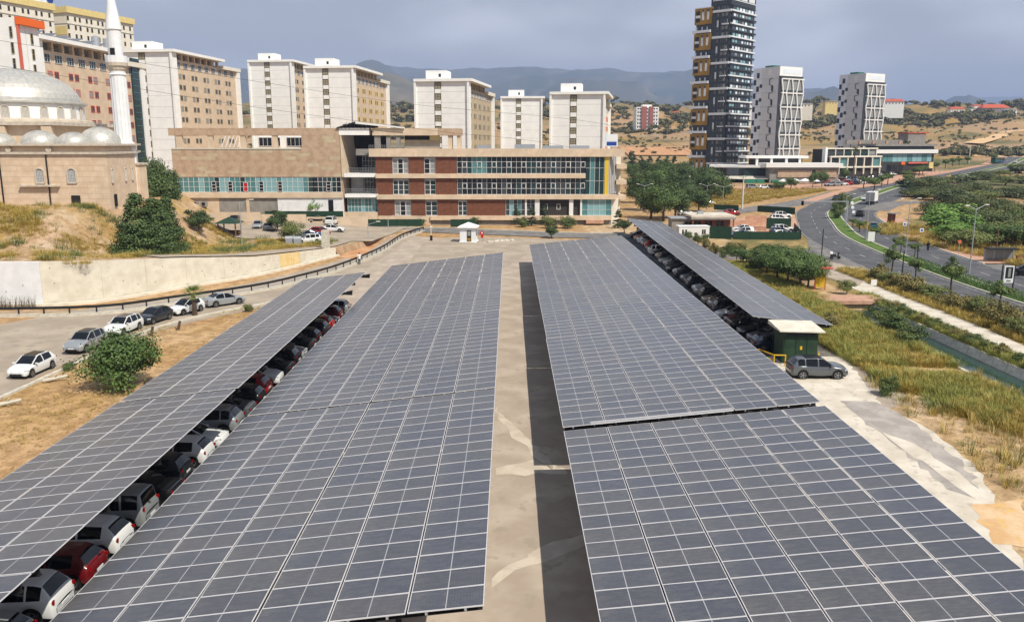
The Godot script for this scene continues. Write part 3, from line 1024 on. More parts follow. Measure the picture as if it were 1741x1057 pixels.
# one section: x of its left edge, heights of the left and right edges, near and far ends by row count
func carport(label: String, group: String, x_left: float, strips: int, y_left: float, y_right: float, z_near: float, rows: int, yaw := 0.0, mid_gap := 0.0) -> Node3D:
	var width := strips * STRIP + mid_gap
	var len_ := rows * ROW
	var ang := asin((y_right - y_left) / width)
	var o := thing("solar_carport", label, "solar carport", Vector3(x_left + width * cos(ang) * 0.5, 0, z_near - len_ * 0.5), yaw, group)
	var ym := (y_left + y_right) * 0.5
	var tilt := Basis(Vector3(0, 0, 1), ang)
	for i in strips:
		var lx := (i + 0.5) * STRIP - width * 0.5 + (mid_gap if i >= strips / 2 else 0.0)
		for j in rows:
			var lz := len_ * 0.5 - (j + 0.5) * ROW
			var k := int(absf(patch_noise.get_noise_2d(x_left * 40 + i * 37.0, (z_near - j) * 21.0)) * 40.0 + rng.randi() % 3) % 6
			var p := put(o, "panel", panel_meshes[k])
			p.transform = Transform3D(tilt * Basis.from_euler(Vector3(rng.randf_range(-0.006, 0.006), 0, rng.randf_range(-0.006, 0.006))), tilt * Vector3(lx, 0, lz + rng.randf_range(-0.003, 0.003)) + Vector3(0, ym + rng.randf_range(-0.002, 0.002), 0))
	# purlins along the length, two to a strip
	var pu := Shape.new()
	pu.box(Vector3.ZERO, Vector3(0.07, 0.1, len_ - 0.02))
	var pm := pu.mesh(M.galvanised)
	for i in strips * 2:
		var lx := (i + 0.5) * STRIP * 0.5 - width * 0.5 + (mid_gap if i >= strips else 0.0)
		var p := put(o, "purlin", pm)
		p.transform = Transform3D(tilt, tilt * Vector3(lx, -0.095, 0) + Vector3(0, ym, 0))
	# frames: rafter and posts
	var frames := maxi(2, int(round(len_ / 5.4)) + 1)
	var ra := Shape.new()
	ra.box(Vector3(0, 0.11, 0), Vector3(width - 0.25, 0.03, 0.16))
	ra.box(Vector3(0, -0.11, 0), Vector3(width - 0.25, 0.03, 0.16))
	ra.box(Vector3.ZERO, Vector3(width - 0.25, 0.2, 0.03))
	var rm := ra.mesh(M.dark_steel)
	for f in frames:
		var lz := lerpf(len_ * 0.5 - 0.5, -len_ * 0.5 + 0.5, float(f) / (frames - 1))
		var r := put(o, "rafter", rm)
		r.transform = Transform3D(tilt, tilt * Vector3(0, -0.275, lz) + Vector3(0, ym, 0))
		for px in ([-3.4, 3.6] if strips > 3 else [-1.4]):
			var top: float = ym + px * tan(ang) - 0.4
			var po := Shape.new()
			po.span(px - 0.1, px + 0.1, 0.0, top, lz - 0.1, lz + 0.1)
			po.span(px - 0.22, px + 0.22, 0.0, 0.05, lz - 0.22, lz + 0.22)
			part(o, "post", po, M.dark_steel)
	return o


func build_carports() -> void:
	rng.seed = 77
	make_panel_meshes()
	# middle-left roof, low on its left side
	var g := "sections of the roof left of the middle lane"
	carport("solar carport section left of the middle lane, cut by the bottom edge of the photo", g, -14.69, 6, 3.04, 4.69, -16.0, 4, 0.0, 0.03)
	carport("nearest full solar carport section left of the middle lane, its frame showing below", g, -14.69, 6, 3.04, 4.69, -22.2, 19, 0.0, 0.03)
	carport("second solar carport section left of the middle lane, beyond the dark gap line", g, -14.69, 6, 3.04, 4.69, -44.4, 19, 0.0, 0.03)
	carport("third solar carport section left of the middle lane", g, -14.67, 6, 3.04, 4.69, -66.44, 19, 0.0, 0.03)
	carport("farthest solar carport section left of the middle lane, nearest the gate kiosk", g, -14.64, 6, 3.04, 4.69, -88.44, 12, 0.0, 0.03)
	# middle-right roof
	g = "sections of the roof right of the middle lane"
	carport("nearest solar carport section right of the middle lane, before the wide gap", g, 2.9, 6, 2.9, 4.32, -20.25, 19)
	carport("second solar carport section right of the middle lane, just past the wide gap", g, 2.9, 6, 2.9, 4.32, -42.83, 18)
	carport("third solar carport section right of the middle lane", g, 2.95, 6, 2.9, 4.32, -63.68, 18)
	carport("fourth solar carport section right of the middle lane", g, 3.0, 6, 2.9, 4.32, -84.53, 18)
	carport("farthest solar carport section right of the middle lane, towards the campus building", g, 3.05, 6, 2.9, 4.32, -105.38, 17)
	# far-left roof, three panels wide
	g = "sections of the narrow roof at the left"
	carport("nearest section of the narrow left solar roof, in the lower left corner", g, -22.72, 3, 3.28, 4.1, -4.4, 18)
	carport("second section of the narrow left solar roof, over the white and red parked cars", g, -22.72, 3, 3.28, 4.1, -25.25, 18)
	carport("third section of the narrow left solar roof, below the round bush", g, -22.66, 3, 3.3, 4.12, -46.28, 18)
	var last := carport("farthest section of the narrow left solar roof, with two dark brackets", g, -22.7, 3, 3.26, 4.08, -67.25, 20)
	for z in [-9.6, 0.6]:
		var s := Shape.new()
		for q in [[0.05, -0.05]]:
			var a := Vector3(3.2, 3.78, z)
			s.quad(a + Vector3(0, 0, 0.06), a + Vector3(1.0, -0.05, 0.06), a + Vector3(1.05, 0.42, 0.06), a + Vector3(0.5, 0.3, 0.06))
			s.quad(a + Vector3(1.0, -0.05, -0.06), a + Vector3(0, 0, -0.06), a + Vector3(0.5, 0.3, -0.06), a + Vector3(1.05, 0.42, -0.06))
			s.quad(a + Vector3(0.5, 0.3, 0.06), a + Vector3(1.05, 0.42, 0.06), a + Vector3(1.05, 0.42, -0.06), a + Vector3(0.5, 0.3, -0.06))
			s.quad(a + Vector3(1.0, -0.05, 0.06), a + Vector3(1.0, -0.05, -0.06), a + Vector3(1.05, 0.42, -0.06), a + Vector3(1.05, 0.42, 0.06))
		part(last, "bracket", s, M.black)
	# far-right roof, low on its right side
	g = "sections of the narrow roof at the right"
	var names := ["nearest section of the narrow right solar roof, beside the green transformer cabin", "second section of the narrow right solar roof, counted from the green cabin", "middle section of the narrow right solar roof, beside the yellow grass bank", "fourth section of the narrow right solar roof, counted from the green cabin", "farthest section of the narrow right solar roof, pointing to the campus building corner"]
	for i in 5:
		var zn := -69.7 - i * 20.85
		carport(names[i], g, 21.25 + i * 0.5, 3, 3.4, 2.66, zn, 18 if i < 4 else 10, -0.0245)
	# galvanised walkway beams and trays in the wide gap of the right-hand roof
	var t := thing("gap_frame", "pale steel beams bridging the wide gap in the right solar roof", "steel frame", Vector3(10, 0, -42.5))
	for q in [[-0.16, 0.0], [0.08, -0.02]]:
		var s := Shape.new()
		s.bar(Vector3(-5.6, 3.22 + q[1], q[0]), Vector3(2.0, 3.99 + q[1], q[0]), 0.05, 0.06)
		part(t, "beam", s, M.alu)
	for x in [-4.5, -0.5, 3.6, 6.4]:
		var s := Shape.new()
		var y: float = 3.55 + x * 0.1
		s.span(x - 0.1, x + 0.1, 0.0, y, -0.1, 0.1)
		part(t, "post", s, M.dark_steel)
	for x in [0.6, 1.9, 3.0, 4.4, 6.0]:
		var s := Shape.new()
		var y: float = 3.5 + x * 0.1
		s.box(Vector3(x, y, 0), Vector3(0.3, 0.06, 0.62))
		part(t, "tray", s, M.black)



# ------------------------------------------------------------------ cars
# key stations, rear to front: x, sill, belt, top, half width, half width at the top edge
var CAR := {
	"hatch": {"L": 4.15, "keys": [[-2.08, 0.36, 0.62, 0.66, 0.66, 0.5], [-2.02, 0.28, 0.84, 0.9, 0.8, 0.66], [-1.9, 0.26, 0.96, 1.04, 0.86, 0.72], [-1.55, 0.24, 0.99, 1.38, 0.88, 0.6], [-1.3, 0.24, 0.98, 1.45, 0.89, 0.61], [-0.25, 0.24, 0.94, 1.49, 0.89, 0.64], [0.2, 0.24, 0.92, 1.44, 0.89, 0.63], [1.02, 0.24, 0.9, 0.97, 0.89, 0.72], [1.6, 0.24, 0.8, 0.88, 0.88, 0.68], [1.92, 0.25, 0.68, 0.76, 0.82, 0.6], [2.05, 0.27, 0.58, 0.62, 0.7, 0.5], [2.08, 0.32, 0.5, 0.52, 0.62, 0.45]],
		"side": [[-1.32, -0.3], [-0.2, 0.98]], "top": [[-1.9, -1.55], [0.2, 1.02]], "wheels": [-1.28, 1.3], "r": 0.31, "tail": 0.86},
	"suv": {"L": 4.45, "keys": [[-2.22, 0.42, 0.7, 0.75, 0.7, 0.55], [-2.17, 0.34, 0.95, 1.02, 0.84, 0.7], [-2.05, 0.32, 1.06, 1.14, 0.9, 0.74], [-1.72, 0.31, 1.08, 1.52, 0.92, 0.63], [-1.45, 0.3, 1.07, 1.6, 0.93, 0.65], [-0.25, 0.3, 1.03, 1.64, 0.93, 0.68], [0.25, 0.3, 1.02, 1.59, 0.93, 0.67], [1.0, 0.3, 1.0, 1.08, 0.93, 0.76], [1.65, 0.31, 0.92, 1.02, 0.92, 0.74], [2.02, 0.32, 0.8, 0.9, 0.87, 0.66], [2.18, 0.34, 0.66, 0.72, 0.76, 0.55], [2.22, 0.4, 0.58, 0.6, 0.68, 0.5]],
		"side": [[-1.72, -1.2], [-1.12, -0.22], [-0.12, 0.96]], "top": [[-2.05, -1.72], [0.25, 1.0]], "wheels": [-1.33, 1.35], "r": 0.35, "tail": 0.95},
	"sedan": {"L": 4.6, "keys": [[-2.3, 0.38, 0.66, 0.7, 0.68, 0.5], [-2.24, 0.28, 0.86, 0.93, 0.8, 0.66], [-2.05, 0.26, 0.95, 1.02, 0.87, 0.7], [-1.55, 0.24, 0.98, 1.08, 0.89, 0.7], [-0.85, 0.24, 0.95, 1.41, 0.89, 0.6], [-0.25, 0.24, 0.93, 1.46, 0.89, 0.63], [0.25, 0.24, 0.91, 1.41, 0.89, 0.62], [1.08, 0.24, 0.89, 0.96, 0.89, 0.72], [1.75, 0.24, 0.8, 0.88, 0.88, 0.68], [2.12, 0.25, 0.68, 0.75, 0.82, 0.6], [2.26, 0.28, 0.58, 0.62, 0.7, 0.5], [2.3, 0.34, 0.5, 0.52, 0.62, 0.45]],
		"side": [[-1.25, -0.32], [-0.22, 1.03]], "top": [[-1.55, -0.85], [0.25, 1.08]], "wheels": [-1.35, 1.42], "r": 0.32, "tail": 0.82},
	"wagon": {"L": 4.5, "keys": [[-2.25, 0.36, 0.68, 0.72, 0.7, 0.55], [-2.2, 0.28, 0.92, 0.98, 0.82, 0.7], [-2.1, 0.26, 1.0, 1.08, 0.86, 0.72], [-1.85, 0.24, 1.0, 1.44, 0.88, 0.62], [-1.5, 0.24, 0.98, 1.5, 0.88, 0.64], [-0.25, 0.24, 0.95, 1.52, 0.88, 0.65], [0.25, 0.24, 0.93, 1.47, 0.88, 0.64], [1.1, 0.24, 0.9, 0.98, 0.88, 0.72], [1.72, 0.24, 0.84, 0.9, 0.87, 0.68], [2.05, 0.25, 0.76, 0.8, 0.82, 0.6], [2.2, 0.28, 0.66, 0.7, 0.74, 0.55], [2.25, 0.34, 0.55, 0.58, 0.68, 0.5]],
		"side": [[-1.8, -1.2], [-1.12, -0.25], [-0.17, 1.05]], "top": [[-2.1, -1.85], [0.25, 1.1]], "wheels": [-1.35, 1.38], "r": 0.3, "tail": 0.85},
	"van": {"L": 4.4, "keys": [[-2.2, 0.4, 0.8, 0.85, 0.78, 0.66], [-2.16, 0.32, 1.05, 1.1, 0.86, 0.74], [-2.08, 0.3, 1.1, 1.2, 0.9, 0.78], [-1.98, 0.28, 1.1, 1.74, 0.91, 0.72], [-1.6, 0.28, 1.1, 1.8, 0.91, 0.73], [-0.2, 0.28, 1.06, 1.82, 0.91, 0.73], [0.45, 0.28, 1.04, 1.75, 0.91, 0.71], [1.3, 0.28, 1.0, 1.1, 0.91, 0.76], [1.75, 0.28, 0.9, 1.0, 0.9, 0.72], [2.02, 0.3, 0.76, 0.84, 0.84, 0.62], [2.16, 0.32, 0.64, 0.68, 0.74, 0.55], [2.2, 0.38, 0.55, 0.58, 0.66, 0.5]],
		"side": [[-1.85, -1.1], [-1.0, -0.1], [0.0, 1.25]], "top": [[-2.08, -1.98], [0.45, 1.3]], "wheels": [-1.35, 1.35], "r": 0.32, "tail": 1.1},
}
var car_shapes := {}
var car_meshes := {}


func car_row(keys: Array, x: float) -> Array:
	for i in keys.size() - 1:
		var a: Array = keys[i]
		var b: Array = keys[i + 1]
		if x <= b[0] + 0.0001:
			var t: float = clampf((x - a[0]) / (b[0] - a[0]), 0, 1)
			var out := [x]
			for j in range(1, 6):
				out.append(lerpf(a[j], b[j], t))
			return out
	return keys[-1]


func range_of(x: float, r: Array) -> int:
	for i in r.size():
		if x > r[i][0] and x < r[i][1]:
			return i
	return 0


func in_ranges(x: float, r: Array) -> bool:
	for q in r:
		if x > q[0] and x < q[1]:
			return true
	return false


func car_shape(kind: String) -> Dictionary:
	if car_shapes.has(kind):
		return car_shapes[kind]
	var d: Dictionary = CAR[kind]
	var xs := []
	for k in d.keys:
		xs.append(k[0])
	for r in d.side + d.top:
		xs.append(r[0])
		xs.append(r[1])
	var arch: float = d.r + 0.08
	for w in d.wheels:
		for o in [-1.0, -0.92, -0.7, -0.4, 0.0, 0.4, 0.7, 0.92, 1.0]:
			xs.append(w + o * arch)
	xs.sort()
	var rows := []
	var last := -99.0
	for x in xs:
		if x - last < 0.015:
			continue
		last = x
		var r := car_row(d.keys, x)
		for w in d.wheels:
			var q: float = arch * arch - (x - w) * (x - w)
			if q > 0:
				r[1] = maxf(r[1], d.r + sqrt(q))
		rows.append(r)
	var body := Shape.new()
	var glass := Shape.new()
	var panes := {}
	# point groups of one side: lower body, side of the cabin; then the top across
	for g in 4:
		var grid := []
		for r in rows:
			var x: float = r[0]
			var lo: float = r[1]
			var belt: float = r[2]
			var top: float = r[3]
			var w: float = r[4]
			var wt: float = r[5]
			lo = minf(lo, belt - 0.06)
			var pts := []
			if g < 2:
				for q in [[0.93, 0.0], [0.985, 0.22], [1.0, 0.55], [0.99, 0.8], [0.94, 1.0]]:
					pts.append(Vector3(x, lerpf(lo, belt, q[1]), w * q[0]))
			elif g == 2:
				pts = [Vector3(x, belt, w * 0.94), Vector3(x, lerpf(belt, top, 0.5), lerpf(w * 0.94, wt, 0.42)), Vector3(x, top - 0.02, wt), Vector3(x, top, wt * 0.94)]
			else:
				pts = [Vector3(x, top, wt * 0.94), Vector3(x, top + 0.025, wt * 0.5), Vector3(x, top + 0.032, 0), Vector3(x, top + 0.025, -wt * 0.5), Vector3(x, top, -wt * 0.94)]
			if g == 1:
				continue
			grid.append(pts)
		if g == 1:
			continue
		var nr := grid.size()
		var nc: int = grid[0].size()
		var nor := []
		for i in nr:
			var line := []
			for j in nc:
				var du: Vector3 = grid[mini(i + 1, nr - 1)][j] - grid[maxi(i - 1, 0)][j]
				var dv: Vector3 = grid[i][mini(j + 1, nc - 1)] - grid[i][maxi(j - 1, 0)]
				var nn := du.cross(dv).normalized()
				if g == 3:
					nn = du.cross(dv).normalized()
					if nn.y < 0:
						nn = -nn
				elif nn.z < 0:
					nn = -nn
				line.append(nn)
			nor.append(line)
		for i in nr - 1:
			var xm: float = (grid[i][0].x + grid[i + 1][0].x) * 0.5
			for j in nc - 1:
				var target := body
				if g == 2 and j < 2 and in_ranges(xm, d.side):
					target = glass
				if g == 3 and in_ranges(xm, d.top):
					target = glass
				for sgn in ([1.0, -1.0] if g < 3 else [1.0]):
					if target != body:
						var key: String = "side_window/%d/%d" % [range_of(xm, d.side), int(sgn)] if g == 2 else ["rear_window", "windscreen"][range_of(xm, d.top)]
						if not panes.has(key):
							panes[key] = Shape.new()
						target = panes[key]
					var k := Vector3(1, 1, sgn)
					var a: Vector3 = grid[i][j] * k
					var b: Vector3 = grid[i + 1][j] * k
					var c2: Vector3 = grid[i + 1][j + 1] * k
					var e: Vector3 = grid[i][j + 1] * k
					var na: Vector3 = nor[i][j] * k
					var nb: Vector3 = nor[i + 1][j] * k
					var nc2: Vector3 = nor[i + 1][j + 1] * k
					var ne: Vector3 = nor[i][j + 1] * k
					if sgn > 0:
						for q in [[a, na], [c2, nc2], [b, nb], [a, na], [e, ne], [c2, nc2]]:
							target.add(q[0], q[1])
					else:
						for q in [[a, na], [b, nb], [c2, nc2], [a, na], [c2, nc2], [e, ne]]:
							target.add(q[0], q[1])
		if g == 0:   # front and rear faces
			for i in [0, nr - 1]:
				var lo0: Vector3 = grid[i][0]
				var hi0: Vector3 = grid[i][nc - 1]
				body.quad(Vector3(lo0.x, lo0.y, lo0.z), Vector3(lo0.x, lo0.y, -lo0.z), Vector3(hi0.x, hi0.y, -hi0.z), Vector3(hi0.x, hi0.y, hi0.z))
	# windscreen pillars
	var w0: Array = d.top[1]
	var p0 := car_row(d.keys, w0[0])
	var p1 := car_row(d.keys, w0[1])
	for sgn in [1.0, -1.0]:
		body.bar(Vector3(p0[0], p0[3] - 0.01, p0[5] * 0.98 * sgn), Vector3(p1[0], p1[3] - 0.0, p1[5] * 0.98 * sgn), 0.07, 0.05)
	var hl: float = d.L * 0.5
	var trim := Shape.new()
	trim.span(-hl + 0.16, hl - 0.16, 0.2, 0.6, -0.68, 0.68)
	trim.span(hl - 0.12, hl + 0.012, d.r + 0.02, d.r + 0.14, -0.5, 0.5)
	trim.span(-hl - 0.012, -hl + 0.12, d.r - 0.02, d.r + 0.1, -0.55, 0.55)
	for w in d.wheels:
		for sgn in [1.0, -1.0]:
			trim.tube(Vector3(w, d.r, 0.62 * sgn), Vector3(w, d.r, 0.84 * sgn), arch - 0.01, arch - 0.01, 14)
	for k in panes:
		glass.v.append_array(panes[k].v)
		glass.n.append_array(panes[k].n)
	car_shapes[kind] = {"body": body, "glass": glass, "trim": trim, "names": panes.keys()}
	for k in panes:
		car_shapes[kind][k] = panes[k]
	return car_shapes[kind]


func car_mesh(kind: String, what: String, m: Material) -> ArrayMesh:
	var k := kind + what + str(m.get_instance_id())
	if not car_meshes.has(k):
		car_meshes[k] = car_shape(kind)[what].mesh(m)
	return car_meshes[k]


func wheel_meshes(r: float) -> Array:
	var k := "wheel%.2f" % r
	if not car_meshes.has(k):
		var t := Shape.new()
		t.tube(Vector3(0, 0, -0.1), Vector3(0, 0, 0.1), r * 0.96, r * 0.96, 18)
		t.tube(Vector3(0, 0, -0.075), Vector3(0, 0, 0.075), r, r, 18, false)
		var m := Shape.new()
		m.tube(Vector3(0, 0, -0.108), Vector3(0, 0, 0.108), r * 0.14, r * 0.14, 8)
		for sg in [-0.104, 0.104]:
			for i in 5:
				var a := TAU * i / 5.0
				var dd := Vector3(cos(a), sin(a), 0)
				var ss := Vector3(-sin(a), cos(a), 0)
				m.box(Vector3(0, 0, sg) + dd * r * 0.37, Vector3(r * 0.6, r * 0.17, 0.012), Basis(dd, ss, Vector3(0, 0, 1)))
			for i in 14:
				var a := TAU * i / 14.0
				var dd := Vector3(cos(a), sin(a), 0)
				var ss := Vector3(-sin(a), cos(a), 0)
				m.box(Vector3(0, 0, sg) + dd * r * 0.68, Vector3(r * 0.07, r * 0.32, 0.012), Basis(dd, ss, Vector3(0, 0, 1)))
		car_meshes[k] = [t.mesh(M.tyre), m.mesh(M.rim)]
	return car_meshes[k]


func small_box(key: String, size: Vector3, m: Material) -> ArrayMesh:
	var k := key + str(size) + str(m.get_instance_id())
	if not car_meshes.has(k):
		var s := Shape.new()
		var h := size * 0.5
		# a box with chamfered long edges
		var ch := minf(h.x, h.y) * 0.45
		s.box(Vector3.ZERO, Vector3(size.x, size.y - ch * 2, size.z))
		s.box(Vector3.ZERO, Vector3(size.x - ch * 2, size.y, size.z - ch))
		car_meshes[k] = s.mesh(m)
	return car_meshes[k]


# front of the car points to +x of its own axes; turn 0 faces +x in the world
func car(kind: String, paint: String, at: Vector3, turn_deg: float, label: String, group: String, called := "parked_car", detail := 2, roof := "") -> Node3D:
	var d: Dictionary = CAR[kind]
	var o := thing(called, label, "car", at, deg_to_rad(turn_deg), group)
	put(o, "body", car_mesh(kind, "body", M[paint]))
	if detail == 0:
		put(o, "windows", car_mesh(kind, "glass", M.car_glass))
	else:
		for k in car_shape(kind).names:
			put(o, k.get_slice("/", 0), car_mesh(kind, k, M.car_glass))
	put(o, "underbody", car_mesh(kind, "trim", M.black_trim))
	var wm := wheel_meshes(d.r)
	for w in d.wheels:
		for sg in [1.0, -1.0]:
			var t := put(o, "wheel", wm[0], Vector3(w, d.r, 0.78 * sg))
			if detail > 0:
				put(t, "rim", wm[1])
	if detail == 0:
		return o
	var hl: float = d.L * 0.5
	var fr := car_row(d.keys, hl - 0.16)
	var rr := car_row(d.keys, -hl + 0.1)
	for sg in [1.0, -1.0]:
		var h := put(o, "headlight", small_box("head", Vector3(0.34, 0.13, 0.3), M.lamp_glass), Vector3(hl - 0.27, fr[2] - 0.02, sg * (fr[4] - 0.14)))
		h.rotation.y = sg * 0.55
		var t := put(o, "taillight", small_box("tail", Vector3(0.1, 0.16, 0.36), M.tail_red), Vector3(-hl + 0.1, d.tail, sg * (rr[4] - 0.2)))
		t.rotation.y = -sg * 0.4
		var mr := put(o, "mirror", small_box("mirror", Vector3(0.14, 0.12, 0.2), M[paint]), Vector3(d.keys[7][0] - 0.22, d.keys[7][2] + 0.1, sg * (d.keys[7][4] + 0.04)))
		mr.rotation.y = sg * 0.2
	if detail > 1:
		put(o, "number_plate", small_box("plate", Vector3(0.03, 0.11, 0.5), M.plate), Vector3(hl + 0.01, d.r + 0.2, 0))
		put(o, "number_plate", small_box("plate", Vector3(0.03, 0.11, 0.5), M.plate), Vector3(-hl - 0.005, d.r + 0.28, 0))
		if roof:
			var k: Array = d.keys[5]
			var s := Shape.new()
			s.quad(Vector3(-1.1, k[3] + 0.03, 0.5), Vector3(0.18, k[3] - 0.005, 0.5), Vector3(0.18, k[3] - 0.005, -0.5), Vector3(-1.1, k[3] + 0.03, -0.5))
			s.box(Vector3(-0.42, k[3] + 0.03, 0), Vector3(1.2, 0.02, 0.98))
			part(o, "roof_panel", s, M[roof])
	return o



# ------------------------------------------------------------------ helpers for facades
var unit_meshes := {}


# a window: frame bars standing proud of the wall, panes set back inside it. Faces +z of its parent.
func frame_mesh(w: float, h: float, cols: int, rows: int, bar: float, deep: float, m: Material) -> ArrayMesh:
	var k := "%.2f_%.2f_%d_%d_%.2f_%d" % [w, h, cols, rows, bar, m.get_instance_id()]
	if not unit_meshes.has(k):
		var s := Shape.new()
		s.box(Vector3(0, h * 0.5 - bar * 0.5, deep * 0.5), Vector3(w, bar, deep))
		s.box(Vector3(0, -h * 0.5 + bar * 0.5, deep * 0.5), Vector3(w, bar, deep))
		s.box(Vector3(-w * 0.5 + bar * 0.5, 0, deep * 0.5), Vector3(bar, h - bar * 2, deep))
		s.box(Vector3(w * 0.5 - bar * 0.5, 0, deep * 0.5), Vector3(bar, h - bar * 2, deep))
		var thin := minf(bar, 0.07)
		for i in range(1, cols):
			s.box(Vector3(-w * 0.5 + w * i / cols, 0, deep * 0.35), Vector3(thin, h - bar * 2, deep * 0.6))
		for i in range(1, rows):
			s.box(Vector3(0, -h * 0.5 + h * i / rows, deep * 0.35), Vector3(w - bar * 2, thin, deep * 0.5))
		unit_meshes[k] = s.mesh(m)
	return unit_meshes[k]


func pane_mesh(w: float, h: float, m: Material) -> ArrayMesh:
	var k := "pane%.2f_%.2f_%d" % [w, h, m.get_instance_id()]
	if not unit_meshes.has(k):
		var s := Shape.new()
		s.box(Vector3.ZERO, Vector3(w, h, 0.02))
		unit_meshes[k] = s.mesh(m)
	return unit_meshes[k]


func window(parent: Node3D, at: Vector3, w: float, h: float, cols: int, rows: int, frame: Material, glass: Material, bar := 0.08, deep := 0.14, turn := 0.0) -> MeshInstance3D:
	var f := put(parent, "window", frame_mesh(w, h, cols, rows, bar, deep, frame), at)
	f.rotation.y = turn
	put(f, "pane", pane_mesh(w - bar, h - bar, glass), Vector3(0, 0, 0.025))
	return f


func slab(parent: Node, called: String, x0: float, x1: float, y0: float, y1: float, z0: float, z1: float, m: Material) -> MeshInstance3D:
	var s := Shape.new()
	s.span(x0, x1, y0, y1, z0, z1)
	return part(parent, called, s, m)


# a run of glass: every pane a part of its own, pale bars between
func glazing(parent: Node3D, x0: float, x1: float, y0: float, y1: float, z: float, n: int, glass: Array, low := true) -> void:
	var w := (x1 - x0) / n
	for i in n:
		var m: Material = glass[rng.randi() % glass.size()]
		put(parent, "pane", pane_mesh(w - 0.05, y1 - y0 - 0.06, m), Vector3(x0 + (i + 0.5) * w, (y0 + y1) * 0.5, z + 0.02))
	var s := Shape.new()
	for i in n + 1:
		s.box(Vector3(x0 + i * w, (y0 + y1) * 0.5, z + 0.06), Vector3(0.07, y1 - y0, 0.12))
	for y in [y0 + 0.03, lerpf(y0, y1, 0.36), lerpf(y0, y1, 0.7), y1 - 0.03]:
		s.box(Vector3((x0 + x1) * 0.5, y, z + 0.05), Vector3(x1 - x0, 0.06, 0.08))
	part(parent, "glazing_bars", s, M.white_frame)
	if low:
		for i in n:
			if i % 3 == 1:
				put(parent, "window", frame_mesh(w * 0.9, (y1 - y0) * 0.34, 1, 1, 0.1, 0.14, M.white_frame), Vector3(x0 + (i + 0.5) * w, lerpf(y0, y1, 0.53), z + 0.06))


